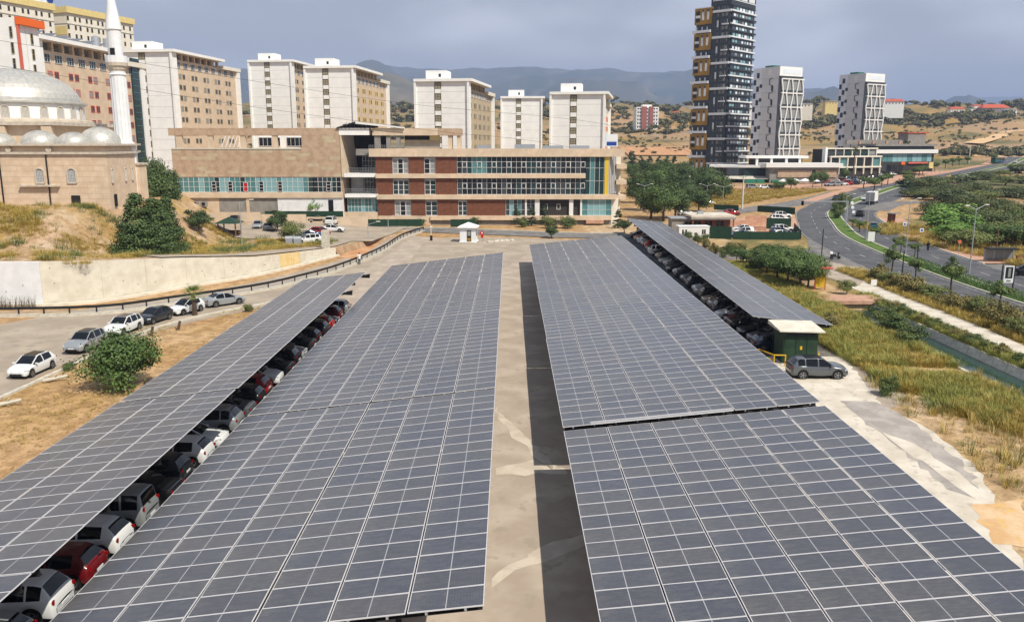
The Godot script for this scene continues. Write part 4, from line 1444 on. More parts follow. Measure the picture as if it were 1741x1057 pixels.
# ------------------------------------------------------------------ campus building
func build_campus_building() -> void:
	rng.seed = 31
	var o := thing("campus_building", "long stone and brown panelled campus building with glazed right wing", "building", Vector3(0, 0, -186))
	# body behind the facade
	slab(o, "core", -73.34, -36.86, -1.0, 16.60, -24, -0.4, M.stone)
	slab(o, "core", -29.20, 21.94, -1.0, 16.34, -22, -0.45, M.interior)
	slab(o, "roof", -29.20, 24.01, 16.34, 16.47, -21, -1.2, M.grey_render)
	# left wing: stone wall in courses of slabs
	stone_slabs(o, -74.25, -37.12, 10.64, 16.60, 0.0, 1.15, 0.75)
	slab(o, "beam", -74.64, -37.12, 19.58, 21.20, -0.6, 0.02, M.stone)
	slab(o, "beam", -74.64, -74.25, 19.58, 21.20, -16, -0.6, M.stone)
	stone_slabs(o, -45.56, -37.12, 16.60, 19.58, 0.0, 1.15, 0.75)
	slab(o, "coping", -74.25, -45.56, 16.60, 16.92, -0.5, 0.12, M.kerb)
	for q in [[302, 312], [355, 364], [410, 419], [464, 473]]:
		slab(o, "column", (q[0] - 865) * 0.1298, (q[1] - 865) * 0.1298, 16.92, 19.58, -0.9, -0.1, M.beige_render)
	slab(o, "wall", -45.56, -37.12, 16.60, 21.13, -20, -0.5, M.stone)
	# rooms behind the roof terrace
	slab(o, "terrace_wall", -58.02, -45.56, 16.73, 19.84, -9, -8, M.white_render)
	for q in [[424, 462], [473, 510]]:
		var x0: float = (q[0] - 865) * 0.1298
		var x1: float = (q[1] - 865) * 0.1298
		window(o, Vector3((x0 + x1) * 0.5, 18.28, -7.98), x1 - x0, 2.0, 5, 1, M.white_frame, M.dark_glass)
	for i in 6:
		var s := Shape.new()
		s.bar(Vector3(-64.25 + i * 0.9, 16.86, -3), Vector3(-63.73 + i * 0.9, 19.71, -5), 0.12, 0.12)
		part(o, "strut", s, M.white_frame)
	# glass band of the left wing
	glazing(o, -73.34, -55.04, 7.28, 10.58, -0.15, 16, [M.teal_glass, M.teal_glass, M.teal_glass, M.blind_glass, M.teal_glass_dark], false)
	glazing(o, -55.04, -43.35, 7.28, 10.58, -0.15, 10, [M.blind_glass, M.teal_glass, M.blind_glass, M.teal_glass_dark], false)
	glazing(o, -43.35, -37.25, 7.28, 10.58, -0.15, 6, [M.teal_glass_dark, M.dark_glass, M.window_glass, M.teal_glass_dark], false)
	for q in [[357, 364], [385, 392], [438, 446], [470, 475], [553, 561]]:
		var x0: float = (q[0] - 865) * 0.1298
		window(o, Vector3(x0 + 0.5, 8.57, -0.05), 1.0, 2.2, 1, 3, M.white_frame, M.dark_glass)
	window(o, Vector3(-58.41, 8.44, -0.05), 1.0, 2.0, 1, 2, M.white_frame, M.red_paint)
	slab(o, "ledge", -73.34, -36.86, 6.05, 7.28, -0.6, 0.25, M.beige_render)
	slab(o, "lower_wall", -51.53, -36.86, -1.0, 6.05, -0.4, -0.02, M.wall_white)
	slab(o, "garage_door", -64.64, -51.53, -0.6, 5.98, -0.42, -0.2, M.grey_render)
	slab(o, "pier", -58.54, -57.89, -0.6, 5.98, -0.3, 0.0, M.beige_render)
	slab(o, "door", -40.24, -39.13, 0.0, 5.59, -0.3, 0.03, M.dark_glass)
	slab(o, "lower_wall", -73.34, -64.64, -1.0, 5.98, -0.42, -0.2, M.beige_render)
	# recessed atrium between the wings
	slab(o, "atrium_back", -37.12, -29.08, -1.0, 21.13, -16, -15, M.interior)
	var sw := Shape.new()
	var xa := -36.99
	var xb := -35.89
	sw.quad(Vector3(xa, 10.64, 0.05), Vector3(xb, 10.64, 0.05), Vector3(xa + 0.15, 19.71, 0.05), Vector3(xa - 0.05, 19.71, 0.05))
	sw.quad(Vector3(xb, 10.64, 0.05), Vector3(xb, 10.64, -15), Vector3(xa + 0.15, 19.71, -15), Vector3(xa + 0.15, 19.71, 0.05))
	part(o, "slanting_wall", sw, M.beige_render)
	slab(o, "header", -37.25, -30.63, 19.71, 21.26, -3, 0.06, M.white_render)
	slab(o, "atrium_floor", -36.47, -29.33, 10.58, 11.42, -15, 0.1, M.white_render)
	slab(o, "atrium_floor", -36.47, -29.08, 6.11, 6.89, -15, 0.1, M.white_render)
	slab(o, "bridge", -33.88, -30.76, 15.31, 16.73, -4, -1.0, M.grey_render)
	slab(o, "atrium_wall", -36.47, -33.62, 6.89, 10.58, -10, -8, M.white_render)
	railing(o, -35.95, -29.59, 11.42, 1.2, 0.0, 18)
	railing(o, -36.47, -29.20, 6.89, 1.2, 0.0, 20)
	glazing(o, -36.08, -29.20, 2.87, 5.85, -1.0, 9, [M.teal_glass, M.blind_glass, M.teal_glass], false)
	glazing(o, -33.10, -29.72, 7.02, 10.26, -6, 5, [M.dark_glass, M.window_glass], false)
	glazing(o, -33.62, -30.24, 11.55, 15.05, -8, 5, [M.dark_glass, M.window_glass, M.teal_glass_dark], false)
	slab(o, "wall", -36.99, -29.20, -1.0, 2.87, -0.6, -0.2, M.beige_render)
	# gable roof over the atrium
	var g := Shape.new()
	var ya := 21.33
	var yb := 22.62
	g.quad(Vector3(-33.49, yb, 0.4), Vector3(-22.71, ya + 0.1, 0.4), Vector3(-22.71, ya + 0.1, -14), Vector3(-33.49, yb, -14))
	g.quad(Vector3(-37.77, ya, 0.4), Vector3(-33.49, yb, 0.4), Vector3(-33.49, yb, -14), Vector3(-37.77, ya, -14))
	g.quad(Vector3(-33.49, yb - 0.5, 0.42), Vector3(-22.71, ya - 0.25, 0.42), Vector3(-22.71, ya + 0.1, 0.42), Vector3(-33.49, yb, 0.42))
	part(o, "gable_roof", g, M.white_paint)
	var tr := Shape.new()
	for i in 9:
		var x := lerpf(-37.38, -30.24, i / 8.0)
		var h := yb - absf(x - -33.49) * (yb - ya) / (-33.49 - -37.77) * (1.0 if x < -33.49 else 0.42)
		tr.bar(Vector3(x, ya - 0.1, 0.3), Vector3(x + 0.01, maxf(h, ya), 0.3), 0.1, 0.1)
		if i > 0 and i < 8:
			tr.bar(Vector3(x, ya, 0.3), Vector3(lerpf(x, -33.49, 0.4), yb - 0.2, 0.3), 0.08, 0.08)
	tr.span(-37.64, -29.20, ya - 0.15, ya + 0.02, 0.22, 0.38)
	part(o, "roof_truss", tr, M.dark_steel)
	slab(o, "truss_back", -36.99, -29.20, ya, ya + 0.8, -4, -3.5, M.interior)
	# upper storey of the right wing
	slab(o, "beam", -29.98, -15.58, 19.64, 21.20, -3.0, -0.2, M.beige_render)
	slab(o, "beam", -15.58, -10.51, 19.64, 21.13, -8.0, -0.2, M.stone)
	for q in [[637, 647], [657, 664], [674, 681]]:
		slab(o, "column", (q[0] - 865) * 0.1298, (q[1] - 865) * 0.1298, 16.60, 19.64, -1.4, -0.5, M.grey_render)
	for q in [[762, 769], [777, 784]]:
		slab(o, "column", (q[0] - 865) * 0.1298, (q[1] - 865) * 0.1298, 16.60, 19.64, -3.4, -0.5, M.beige_render)
	slab(o, "upper_wall", -23.10, -15.32, 16.60, 18.67, -2.6, -1.6, M.beige_grey)
	slab(o, "upper_opening", -23.10, -17.52, 18.67, 19.64, -2.8, -2.2, M.interior)
	slab(o, "upper_wall", -17.52, -15.32, 18.67, 19.64, -2.6, -1.6, M.yellow_render)
	railing(o, -30.76, -15.19, 16.80, 0.75, 0.1, 36)
	# bands
	band(o, -30.76, 25.57, 15.05, 16.80, 0.5)
	band(o, -29.46, 17.00, 10.38, 11.36, 0.55)
	band(o, -29.33, 24.01, 5.72, 6.76, 0.55)
	band(o, -17.52, 22.97, 1.13, 2.10, 0.4)
	# three storeys of brown panels and windows
	var fl := [[11.36, 15.05], [6.76, 10.38], [2.10, 5.72]]
	for i in 3:
		var y0: float = fl[i][0]
		var y1: float = fl[i][1]
		var cells := [[638, 667, 0], [667, 694, 3], [694, 721, 0], [721, 740, 2], [740, 776, 0]]
		if i == 2:
			cells = [[640, 669, 0], [669, 697, 3], [697, 722, 0], [722, 742, 2], [742, 778, 0], [778, 793, 2], [793, 859, 0]]
		for q in cells:
			var x0: float = (q[0] - 865) * 0.1298
			var x1: float = (q[1] - 865) * 0.1298
			if q[2] == 0:
				var np := maxi(1, int((x1 - x0) / 1.25))
				for k in np:
					slab(o, "brown_panel", lerpf(x0, x1, float(k) / np) + 0.01, lerpf(x0, x1, float(k + 1) / np) - 0.01, y0, y1, -0.4, 0.0 + (k % 2) * 0.015, M.brown_panel)
			else:
				slab(o, "window_head", x0, x1, y1 - 0.45, y1, -0.4, -0.15, M.curtain_glass)
				for k in q[2]:
					var px0 := lerpf(x0, x1, float(k) / q[2])
					var pw: float = (x1 - x0) / q[2]
					window(o, Vector3(px0 + pw * 0.5, (y0 + y1 - 0.45) * 0.5, -0.25), pw, y1 - y0 - 0.45, 1, 3, M.white_frame, [M.window_glass, M.dark_glass, M.teal_glass_dark, M.curtain_glass][(k * 2 + i * 3 + q[0]) % 4], 0.09)
	glazing(o, -11.42, 17.00, 11.36, 15.05, -0.2, 26, [M.teal_glass_dark, M.dark_glass, M.dark_glass, M.teal_glass, M.window_glass, M.teal_glass_dark])
	glazing(o, -11.42, 17.00, 6.76, 10.38, -0.2, 26, [M.teal_glass_dark, M.dark_glass, M.dark_glass, M.window_glass, M.teal_glass_dark])
	glazing(o, 17.00, 22.20, 6.76, 15.05, -0.2, 5, [M.teal_glass_dark, M.teal_glass_dark, M.teal_glass], false)
	slab(o, "yellow_column", 21.29, 22.20, 6.76, 15.05, -0.15, 0.03, M.yellow_frame)
	# slanting right corner
	var cs := Shape.new()
	cs.quad(Vector3(22.20, 6.76, 0.0), Vector3(24.27, 6.76, -4.0), Vector3(24.27, 15.05, -4.0), Vector3(22.20, 15.05, 0.0))
	part(o, "corner_glass", cs, M.curtain_glass)
	for i in 5:
		var s := Shape.new()
		var t := i / 4.0
		var p := Vector3(lerpf(22.20, 24.27, t), 6.76, lerpf(0.03, -3.97, t))
		s.box(p + Vector3(0, (15.05 - 6.76) * 0.5, 0), Vector3(0.1, 15.05 - 6.76, 0.1))
		part(o, "mullion", s, M.alu)
	for q in [[12.33, 13.36], [8.83, 9.87], [5.46, 6.37]]:
		slab(o, "balcony", 24.27, 26.61, q[0], q[1], -9, -3.0, M.beige_render)
	slab(o, "side_wall", 24.01, 25.83, -0.5, 16.34, -20, -7.5, M.cream)
	slab(o, "wall", 22.97, 24.53, -0.5, 5.72, -6, -0.6, M.cream)
	# ground storey of the right wing
	glazing(o, -0.65, 3.63, 2.10, 5.72, -0.2, 5, [M.teal_glass, M.window_glass, M.blind_glass], false)
	slab(o, "column", 3.63, 4.02, 2.10, 5.72, -0.4, 0.1, M.white_paint)
	glazing(o, 4.02, 5.84, 2.10, 5.72, -0.4, 2, [M.teal_glass_dark, M.window_glass], false)
	slab(o, "column", 5.84, 6.88, 2.10, 5.72, -0.4, 0.1, M.white_paint)
	glazing(o, 6.88, 13.50, 2.10, 5.72, -0.6, 7, [M.teal_glass_dark, M.dark_glass, M.blind_glass], true)
	slab(o, "column", 13.50, 14.41, 2.10, 5.72, -0.4, 0.1, M.white_paint)
	glazing(o, 14.41, 15.97, 2.10, 5.72, -0.6, 2, [M.dark_glass], false)
	slab(o, "column", 15.97, 16.35, 2.10, 5.72, -0.4, 0.12, M.white_paint)
	glazing(o, 16.35, 22.97, 2.10, 5.72, -0.2, 5, [M.blind_glass, M.blind_glass, M.teal_glass], false)
	slab(o, "plinth", -29.20, -17.52, -0.5, 2.10, -0.4, -0.02, M.beige_render)
	slab(o, "plinth", -17.52, 15.58, -0.5, 1.13, -0.5, -0.15, M.grey_render)
	slab(o, "plinth", 15.58, 22.97, -0.5, 1.13, -0.6, -0.3, M.grey_render)
	slab(o, "porch", 17.26, 21.16, 0.4, 1.13, -0.3, 1.2, M.paving)
	# rooftop fittings
	for q in [[822, 3.0, 0.8], [893, 4.6, 1.0], [942, 4.6, 0.7], [988, 4.4, 0.7]]:
		var x0: float = (q[0] - 865) * 0.1298
		slab(o, "roof_unit", x0 - q[1] * 0.5, x0 + q[1] * 0.5, 16.73, 16.73 + q[2], -6, -4, M.galvanised)
	var t := thing("billboard", "small blue and white billboard above the roof beside the last white block", "billboard", Vector3(23.88, 16.60, -196))
	slab(t, "board", -1.4, 1.4, 0.6, 3.4, -0.15, 0.0, M.silver_pale)
	slab(t, "print", -1.15, 1.15, 0.8, 1.7, 0.0, 0.03, M.blue_paint)
	slab(t, "print", -1.15, 1.15, 1.95, 3.1, 0.0, 0.03, M.white_paint)
	slab(t, "post", -0.1, 0.1, -4.0, 0.6, -0.12, 0.0, M.steel)


func stone_slabs(o: Node3D, x0: float, x1: float, y0: float, y1: float, z: float, w: float, h: float) -> void:
	var mats := [M.stone, M.stone, M.beige_grey, M.beige_grey]
	var rows := maxi(1, int(round((y1 - y0) / h)))
	h = (y1 - y0) / rows
	for r in rows:
		var x := x0 - (0.0 if r % 2 == 0 else w * 0.5)
		var k := 0
		while x < x1 - 0.02:
			var xa := maxf(x, x0)
			var xb := minf(x + w * 2.2, x1)
			if xb - xa > 0.05:
				var proud := rng.randf_range(0.0, 0.012)
				var s := Shape.new()
				s.span(xa + 0.008, xb - 0.008, y0 + r * h + 0.008, y0 + (r + 1) * h - 0.008, z - 0.35, z + proud)
				part(o, "stone_slab", s, mats[0] if rng.randf() < 0.72 else mats[1 + rng.randi() % 3])
			x += w * 2.2
			k += 1
	var b := Shape.new()
	b.span(x0, x1, y0, y1, z - 0.4, z - 0.02)
	part(o, "joint_bed", b, M.beige_grey)


func band(o: Node3D, x0: float, x1: float, y0: float, y1: float, proud: float) -> void:
	var n := maxi(1, int((x1 - x0) / 2.6))
	for i in n:
		slab(o, "band_slab", lerpf(x0, x1, float(i) / n) + 0.006, lerpf(x0, x1, float(i + 1) / n) - 0.006, y0, y1, -0.5, proud + rng.randf_range(0, 0.01), M.beige_render if rng.randf() < 0.6 else M.mosque_stone)


func railing(o: Node3D, x0: float, x1: float, y: float, h: float, z: float, n: int) -> void:
	var s := Shape.new()
	s.span(x0, x1, y + h - 0.06, y + h, z - 0.03, z + 0.03)
	s.span(x0, x1, y + h * 0.5 - 0.02, y + h * 0.5 + 0.02, z - 0.02, z + 0.02)
	for i in n + 1:
		var x := lerpf(x0, x1, float(i) / n)
		s.span(x - 0.03, x + 0.03, y, y + h, z - 0.025, z + 0.025)
	part(o, "railing", s, M.steel)


# ------------------------------------------------------------------ dormitory blocks
# at: top of the front right corner; the long side runs back from it
func dormitory(label: String, at: Vector3, yaw: float, accent: Material, wall: Material, floors: int, base_y: float, white_frame := true, deep := 44.0) -> Node3D:
	var o := thing("dormitory_block", label, "building", Vector3(at.x, base_y, at.z), -deg_to_rad(yaw), "dormitory blocks behind the campus building")
	var H := at.y - base_y
	slab(o, "end_wall", -16.4, -0.6, 0, H - 0.8, -2.0, -0.25, M.white_render)
	slab(o, "main_wall", -16.4, -1.2, 0, H - 2.6, -deep, -1.9, wall)
	slab(o, "roof_slab", -17.0, 0.9, H - 0.8, H, -deep * 0.74, 0.5, M.white_render)
	slab(o, "fin", -17.0, -16.35, 0, H - 0.8, -2.6, 0.35, M.white_render)
	slab(o, "fin", -0.65, 0.0, 0, H - 0.8, -2.6, 0.35, M.white_render)
	slab(o, "roof_core", -16.0, -3.2, H - 2.7, H - 0.8, -deep * 0.74, -2, M.grey_render)
	# stair strip on the end wall
	slab(o, "stair_strip", -10.75, -8.65, 0, H - 0.85, -0.5, -0.16, M.grey_frame)
	for i in floors:
		var y := H - 2.0 - i * 3.2
		window(o, Vector3(-9.7, y, -0.2), 1.9, 1.75, 2, 2, M.tower_dark, M.dark_glass, 0.1)
		slab(o, "spandrel", -10.6, -8.8, y - 2.25, y - 0.98, -0.2, -0.06, M.white_render)
	# courses on the end wall
	for i in range(1, floors + 1):
		slab(o, "panel_joint", -16.3, -0.7, H - 0.6 - i * 3.2, H - 0.56 - i * 3.2, -0.3, -0.235, M.grey_render)
	# roof house
	slab(o, "roof_house", -13.9, -7.6, H, H + 2.6, -9, -2.5, M.white_render)
	slab(o, "roof_house_window", -9.9, -9.2, H + 0.7, H + 1.6, -2.6, -2.45, M.dark_glass)
	# loggia under the roof, along the long side
	var n := 8
	for i in n:
		var z := -4.0 - i * (deep * 0.74 - 5.0) / (n - 1)
		slab(o, "loggia_column", -2.0, -1.2, H - 2.6, H - 0.8, z - 0.35, z + 0.35, wall)
	slab(o, "far_cap", -14.0, -0.2, H - 3.0, H - 1.9, -deep - 2.6, -deep * 0.74 - 0.5, M.cream)
	slab(o, "far_fin", -14.0, -0.4, 0, H - 3.0, -deep - 2.2, -deep - 0.02, M.white_render)
	# windows of the long side
	var nb := 9
	for i in nb:
		var z := -5.0 - i * (deep - 8.0) / (nb - 1)
		window(o, Vector3(-1.2, H - 4.1, z), 2.7, 1.7, 3, 2, M.white_frame, M.teal_glass_dark, 0.08, 0.14, PI / 2)
	for f in floors - 2:
		for i in 5:
			for k in 2:
				var z := -6.0 - i * (deep - 10.0) / 4.4 - k * 2.2
				if z < -deep + 1.2:
					continue
				var y := H - 7.4 - f * 3.2
				window(o, Vector3(-1.2, y, z), 1.6, 1.55, 2, 1, accent, M.window_glass if (i + k + f) % 3 else M.curtain_glass, 0.14, 0.07, PI / 2)
	return o


func build_dormitories() -> void:
	rng.seed = 52
	dormitory("white ended dormitory with green side windows, left of the yellow-windowed one", Vector3(-80.51, 48.30, -319.68), 7.0, M.grey_frame, M.beige_render, 9, 8.0)
	dormitory("white ended dormitory with yellow window surrounds on its beige side", Vector3(-50.98, 42.96, -282.77), 7.0, M.yellow_frame, M.beige_render, 9, 6.0)
	dormitory("white ended dormitory above the roof terrace with grey-beige window side", Vector3(-11.79, 36.89, -255.88), 9.0, M.grey_frame, M.beige_grey, 9, 4.0)
	dormitory("narrower looking farther white dormitory between two nearer white ones", Vector3(13.69, 36.48, -344.47), 2.2, M.grey_frame, M.beige_grey, 10, 4.0)
	dormitory("rightmost white dormitory with orange strips on its narrow right side", Vector3(29.29, 33.29, -258.06), 9.5, M.orange_paint, M.cream, 9, 3.0)
	dormitory("beige dormitory with small dark square windows behind the stone wing", Vector3(-99.70, 45.25, -255.88), 7.2, M.grey_frame, M.beige_render, 10, 5.0)
	var a := dormitory("large beige dormitory with red window surrounds behind the minaret", Vector3(-94.64, 39.33, -173.04), 4.2, M.red_frame, M.beige_render, 10, 2.0, true, 42.0)
	var H: float = Vector3(-94.64, 39.33, -173.04).y - 2.0
	# green stair glass at its far end and panels on its roof
	var gl := Shape.new()
	gl.span(-1.2, -0.75, 0, H - 0.9, -42.2, -38.6)
	part(a, "stair_glass", gl, M.teal_glass_dark)
	for i in 22:
		slab(a, "stair_transom", -0.8, -0.68, 1.0 + i * 1.6, 1.09 + i * 1.6, -42.2, -38.6, M.teal_glass)
	for i in 6:
		var s := Shape.new()
		var z := -2.5 - i * 4.6
		s.quad(Vector3(-5, H + 0.3, z), Vector3(-0.8, H + 0.3, z), Vector3(-0.8, H + 1.3, z - 2.6), Vector3(-5, H + 1.3, z - 2.6))
		s.quad(Vector3(-5, H + 0.02, z), Vector3(-0.8, H + 0.02, z), Vector3(-0.8, H + 0.3, z), Vector3(-5, H + 0.3, z))
		part(a, "roof_solar_panel", s, M.cells0)
	for q in [[-2.4, -26.5], [-2.2, -31.0]]:
		var s := Shape.new()
		s.lathe(Vector3(q[0], H, q[1]), [Vector2(0.9, 0), Vector2(0.9, 2.6), Vector2(0, 2.9)], 12)
		part(a, "water_tank", s, M.galvanised)
	# block with the orange frame at the left edge
	var c: Vector3 = Vector3(-87.75, 40.12, -155.83)
	var o := thing("orange_framed_block", "white dormitory end with an orange roof edge at the left border", "building", Vector3(c.x, 0, c.z), -deg_to_rad(7))
	slab(o, "end_wall", -16.4, -0.45, 0, c.y - 0.1, -2, 0, M.white_render)
	slab(o, "edge_trim", -0.45, 0.0, 0, c.y - 0.5, -0.25, 0.12, M.red_frame)
	slab(o, "edge_wall", -0.45, -0.3, 0, c.y - 0.6, -2.1, -0.25, M.white_render)
	slab(o, "roof_edge", -0.5, 0.5, c.y - 1.35, c.y, -6.5, 0.2, M.orange_paint)
	slab(o, "side_wall", -16.4, -0.3, 0, c.y - 1.35, -5.6, -2, M.white_render)
	for i in 9:
		var y := c.y - 2.6 - i * 2.75
		window(o, Vector3(-1.55, y, 0.0), 0.55, 1.9, 1, 2, M.grey_frame, M.dark_glass, 0.06)
		window(o, Vector3(-0.3, y - 0.8, -3.5), 0.7, 1.9, 1, 2, M.grey_frame, M.dark_glass, 0.06, 0.14, PI / 2)
	# two blocks with yellow cornices higher on the hill
	for q in [[Vector3(-177.15, 68.58, -339.47), 60.0, "cream block with yellow cornice and a blue rooftop sign, top left corner"], [Vector3(-164.24, 68.83, -380.28), 36.0, "cream block with yellow cornice behind the minaret"]]:
		var p: Vector3 = q[0]
		var w: float = q[1]
		# right end is p, the long side comes forward to the left
		var b := thing("yellow_topped_block", q[2], "building", Vector3(p.x, 25, p.z), -deg_to_rad(18), "cream blocks with yellow cornices")
		var h := p.y - 25.0
		slab(b, "wall", -14, 0, 0, h, 0, w, M.cream)
		slab(b, "cornice", -14.5, 0.8, h - 0.2, h + 2.2, -0.5, w + 0.5, M.yellow_render)
		slab(b, "string_course", -14.2, 0.15, h - 4.4, h - 4.2, -0.1, w + 0.1, M.grey_render)
		slab(b, "front_panel", -6.0, -0.5, h - 8.5, h - 5.2, w, w + 0.12, M.yellow_render)
		for f in 4:
			for i in int(w / 3.0):
				var z := 2.0 + i * 3.0 + (0.6 if i % 2 else 0.0)
				window(b, Vector3(0.0, h - 2.2 - f * 3.3, z), 1.0, 1.7, 1, 1, M.grey_frame, M.dark_glass, 0.06, 0.12, PI / 2)
		if w > 50:
			slab(b, "sign_board", 0.3, 0.5, h + 2.2, h + 5.4, 3.0, 17.0, M.silver_pale)
			for i in 7:
				slab(b, "sign_stroke", 0.5, 0.56, h + 2.8, h + 4.9, 5.2 + i * 1.6, 5.6 + i * 1.6, M.blue_paint)
			var s := Shape.new()
			s.tube(Vector3(0.4, h + 3.7, 1.4), Vector3(0.65, h + 3.7, 1.4), 1.5, 1.5, 18)
			part(b, "sign_disc", s, M.blue_paint)


# ------------------------------------------------------------------ mosque
func arch_window(parent: Node3D, at: Vector3, w: float, h: float, m: Material, turn := 0.0) -> void:
	# frame and pierced stone screen under a round arch
	var n := 8
	var pts := [Vector2(-w * 0.5, 0), Vector2(w * 0.5, 0)]
	for i in n + 1:
		var a := PI * i / n
		pts.append(Vector2(cos(a) * w * 0.5, h - w * 0.5 + sin(a) * w * 0.5))
	var pane := Shape.new()
	var c := Vector2(0, h * 0.5)
	for i in pts.size():
		var a: Vector2 = pts[i]
		var b: Vector2 = pts[(i + 1) % pts.size()]
		pane.tri(Vector3(c.x, c.y, 0.02), Vector3(a.x, a.y, 0.02), Vector3(b.x, b.y, 0.02))
	var fr := Shape.new()
	for i in pts.size():
		var a: Vector2 = pts[i]
		var b: Vector2 = pts[(i + 1) % pts.size()]
		fr.bar(Vector3(a.x, a.y, 0.06), Vector3(b.x, b.y, 0.06), 0.14, 0.14)
	var f := part(parent, "window", fr, M.mosque_trim)
	f.position = at
	f.rotation.y = turn
	var p := part(f, "pane", pane, m)
	var lt := Shape.new()
	for i in 6:
		var x := -w * 0.5 + w * (i + 0.5) / 6.0
		lt.box(Vector3(x, h * 0.45, 0.05), Vector3(0.05, h * 0.8, 0.05))
	for i in 9:
		lt.box(Vector3(0, h * (i + 0.5) / 10.5, 0.05), Vector3(w * 0.95, 0.05, 0.05))
	if m != M.interior:
		part(f, "lattice", lt, M.white_frame)


func ribbed_dome(o: Node3D, at: Vector3, r: float, h: float, called: String) -> MeshInstance3D:
	var prof := []
	for i in 13:
		var a := PI * 0.5 * i / 12.0
		prof.append(Vector2(r * cos(a), h * sin(a)))
	var s := Shape.new()
	s.lathe(at, prof, 40)
	var d := part(o, called, s, M.lead)
	var ribs := Shape.new()
	for k in 40:
		var a := TAU * k / 40.0
		var last := Vector3.ZERO
		for i in 12:
			var q: Vector2 = prof[i]
			var p := at + Vector3(cos(a) * q.x, q.y + 0.02, sin(a) * q.x)
			if i > 0:
				ribs.bar(last, p, 0.07, 0.07)
			last = p
	part(d, "seams", ribs, M.lead)
	return d


func build_mosque() -> void:
	rng.seed = 8
	var o := thing("mosque", "stone mosque with grey lead domes above the dry slope", "mosque", Vector3(0, 0, 0))
	var y0 := 7.5
	var c1 := 17.6   # upper cornice
	var c2 := 16.4
	# lower body; its right side is turned slightly away
	var body := [Vector2(-96, -122), Vector2(-58.2, -122), Vector2(-59.3, -134), Vector2(-66, -150), Vector2(-96, -150)]
	var s := Shape.new()
	s.prism(body, y0, c2)
	part(o, "wall", s, M.mosque_stone)
	# ashlar courses on the front
	for r in 10:
		var h := (c2 - 8.4) / 10.0
		var x := -80.0 - (0.0 if r % 2 else 1.1)
		while x < -58.3:
			var xb := minf(x + 2.2, -58.22)
			slab(o, "stone_block", x + 0.012, xb - 0.012, 8.4 + r * h + 0.012, 8.4 + (r + 1) * h - 0.012, -122.2, -121.95 + rng.randf_range(0.0, 0.012), M.mosque_stone)
			x += 2.2
	for q in [[c2, 0.35, 0.35], [c1, 0.32, 0.5]]:
		var k := Shape.new()
		k.prism([Vector2(-96.5, -122 + q[2]), Vector2(-58.2 + q[2] * 0.8, -122 + q[2]), Vector2(-59.3 + q[2], -134), Vector2(-65.7 + q[2], -150), Vector2(-96.5, -150)], q[0], q[0] + q[1])
		part(o, "cornice", k, M.mosque_trim)
	var pa := Shape.new()
	pa.prism([Vector2(-96, -122.15), Vector2(-58.4, -122.15), Vector2(-59.5, -134), Vector2(-66.2, -149.8), Vector2(-96, -149.8)], c2 + 0.35, c1)
	part(o, "parapet", pa, M.mosque_stone)
	for x in [-74.1, -72.1, -66.3]:
		var ro := Shape.new()
		ro.tube(Vector3(x, 17.1, -121.9), Vector3(x, 17.1, -121.75), 0.42, 0.42, 14)
		part(o, "rosette", ro, M.mosque_trim)
	for x in [-73.6, -66.8]:
		slab(o, "drain_pipe", x - 0.07, x + 0.07, 8.6, c2, -121.9, -121.76, M.dark_steel)
	for q in [[-68.0, 1.3, 2.1, 12.3], [-63.4, 1.3, 2.1, 12.3]]:
		arch_window(o, Vector3(q[0], q[3], -121.93), q[1], q[2], M.curtain_glass)
	slab(o, "ledge", -70.9, -65.2, 11.8, 12.05, -121.95, -121.4, M.mosque_trim)
	window(o, Vector3(-63.1, 9.6, -121.93), 1.25, 1.85, 3, 4, M.dark_steel, M.interior, 0.07)
	# slim windows on the turned side
	var sd := Vector2(-58.2, -122).direction_to(Vector2(-59.3, -134))
	var sturn := atan2(-sd.y, sd.x)
	for q in [0.12, 0.58, 0.82]:
		var p := Vector2(-58.2, -122).lerp(Vector2(-59.3, -134), q)
		arch_window(o, Vector3(p.x + 0.05, 12.3, p.y + 0.02), 0.55, 2.0, M.curtain_glass, sturn)
	var pw := Vector2(-58.2, -122).lerp(Vector2(-59.3, -134), 0.16)
	window(o, Vector3(pw.x + 0.08, 9.7, pw.y + 0.03), 0.8, 1.8, 2, 4, M.dark_steel, M.interior, 0.07, 0.14, sturn)
	slab(o, "corner_turret", -60.4, -58.8, 8, 14.6, -136.6, -133.8, M.mosque_stone)
	slab(o, "turret_cap", -60.6, -58.6, 14.6, 14.9, -136.8, -133.6, M.mosque_trim)
	# upper body, octagon cornice, drum and dome
	var cx := -79.8
	var cz := -138.0
	slab(o, "upper_wall", -91, -69.2, c1, 20.6, -149, -127.5, M.mosque_stone)
	for x in [-75.9, -69.0]:
		slab(o, "buttress", x - 0.75, x + 0.75, c1, 20.5, -127.6, -126.7, M.mosque_stone)
	slab(o, "upper_cornice", -92, -67.6, 20.6, 21.1, -150, -126.6, M.mosque_trim)
	var oc := Shape.new()
	oc.lathe(Vector3(cx, 0, cz), [Vector2(11.6, 20.9), Vector2(11.6, 21.5), Vector2(10.2, 21.7)], 32, false)
	part(o, "ring_cornice", oc, M.mosque_trim)
	var dr := Shape.new()
	dr.lathe(Vector3(cx, 0, cz), [Vector2(10.05, 21.4), Vector2(10.05, 24.0)], 40)
	part(o, "drum", dr, M.white_render)
	for i in 24:
		var a := TAU * (i + 0.5) / 24.0
		if sin(a) < -0.2:
			continue
		arch_window(o, Vector3(cx + cos(a) * 10.08, 21.75, cz + sin(a) * 10.08), 1.05, 1.85, M.grey_frame, PI / 2 - a)
	var dc := Shape.new()
	dc.lathe(Vector3(cx, 0, cz), [Vector2(10.1, 23.9), Vector2(10.55, 24.1), Vector2(10.55, 24.35), Vector2(9.8, 24.5)], 40)
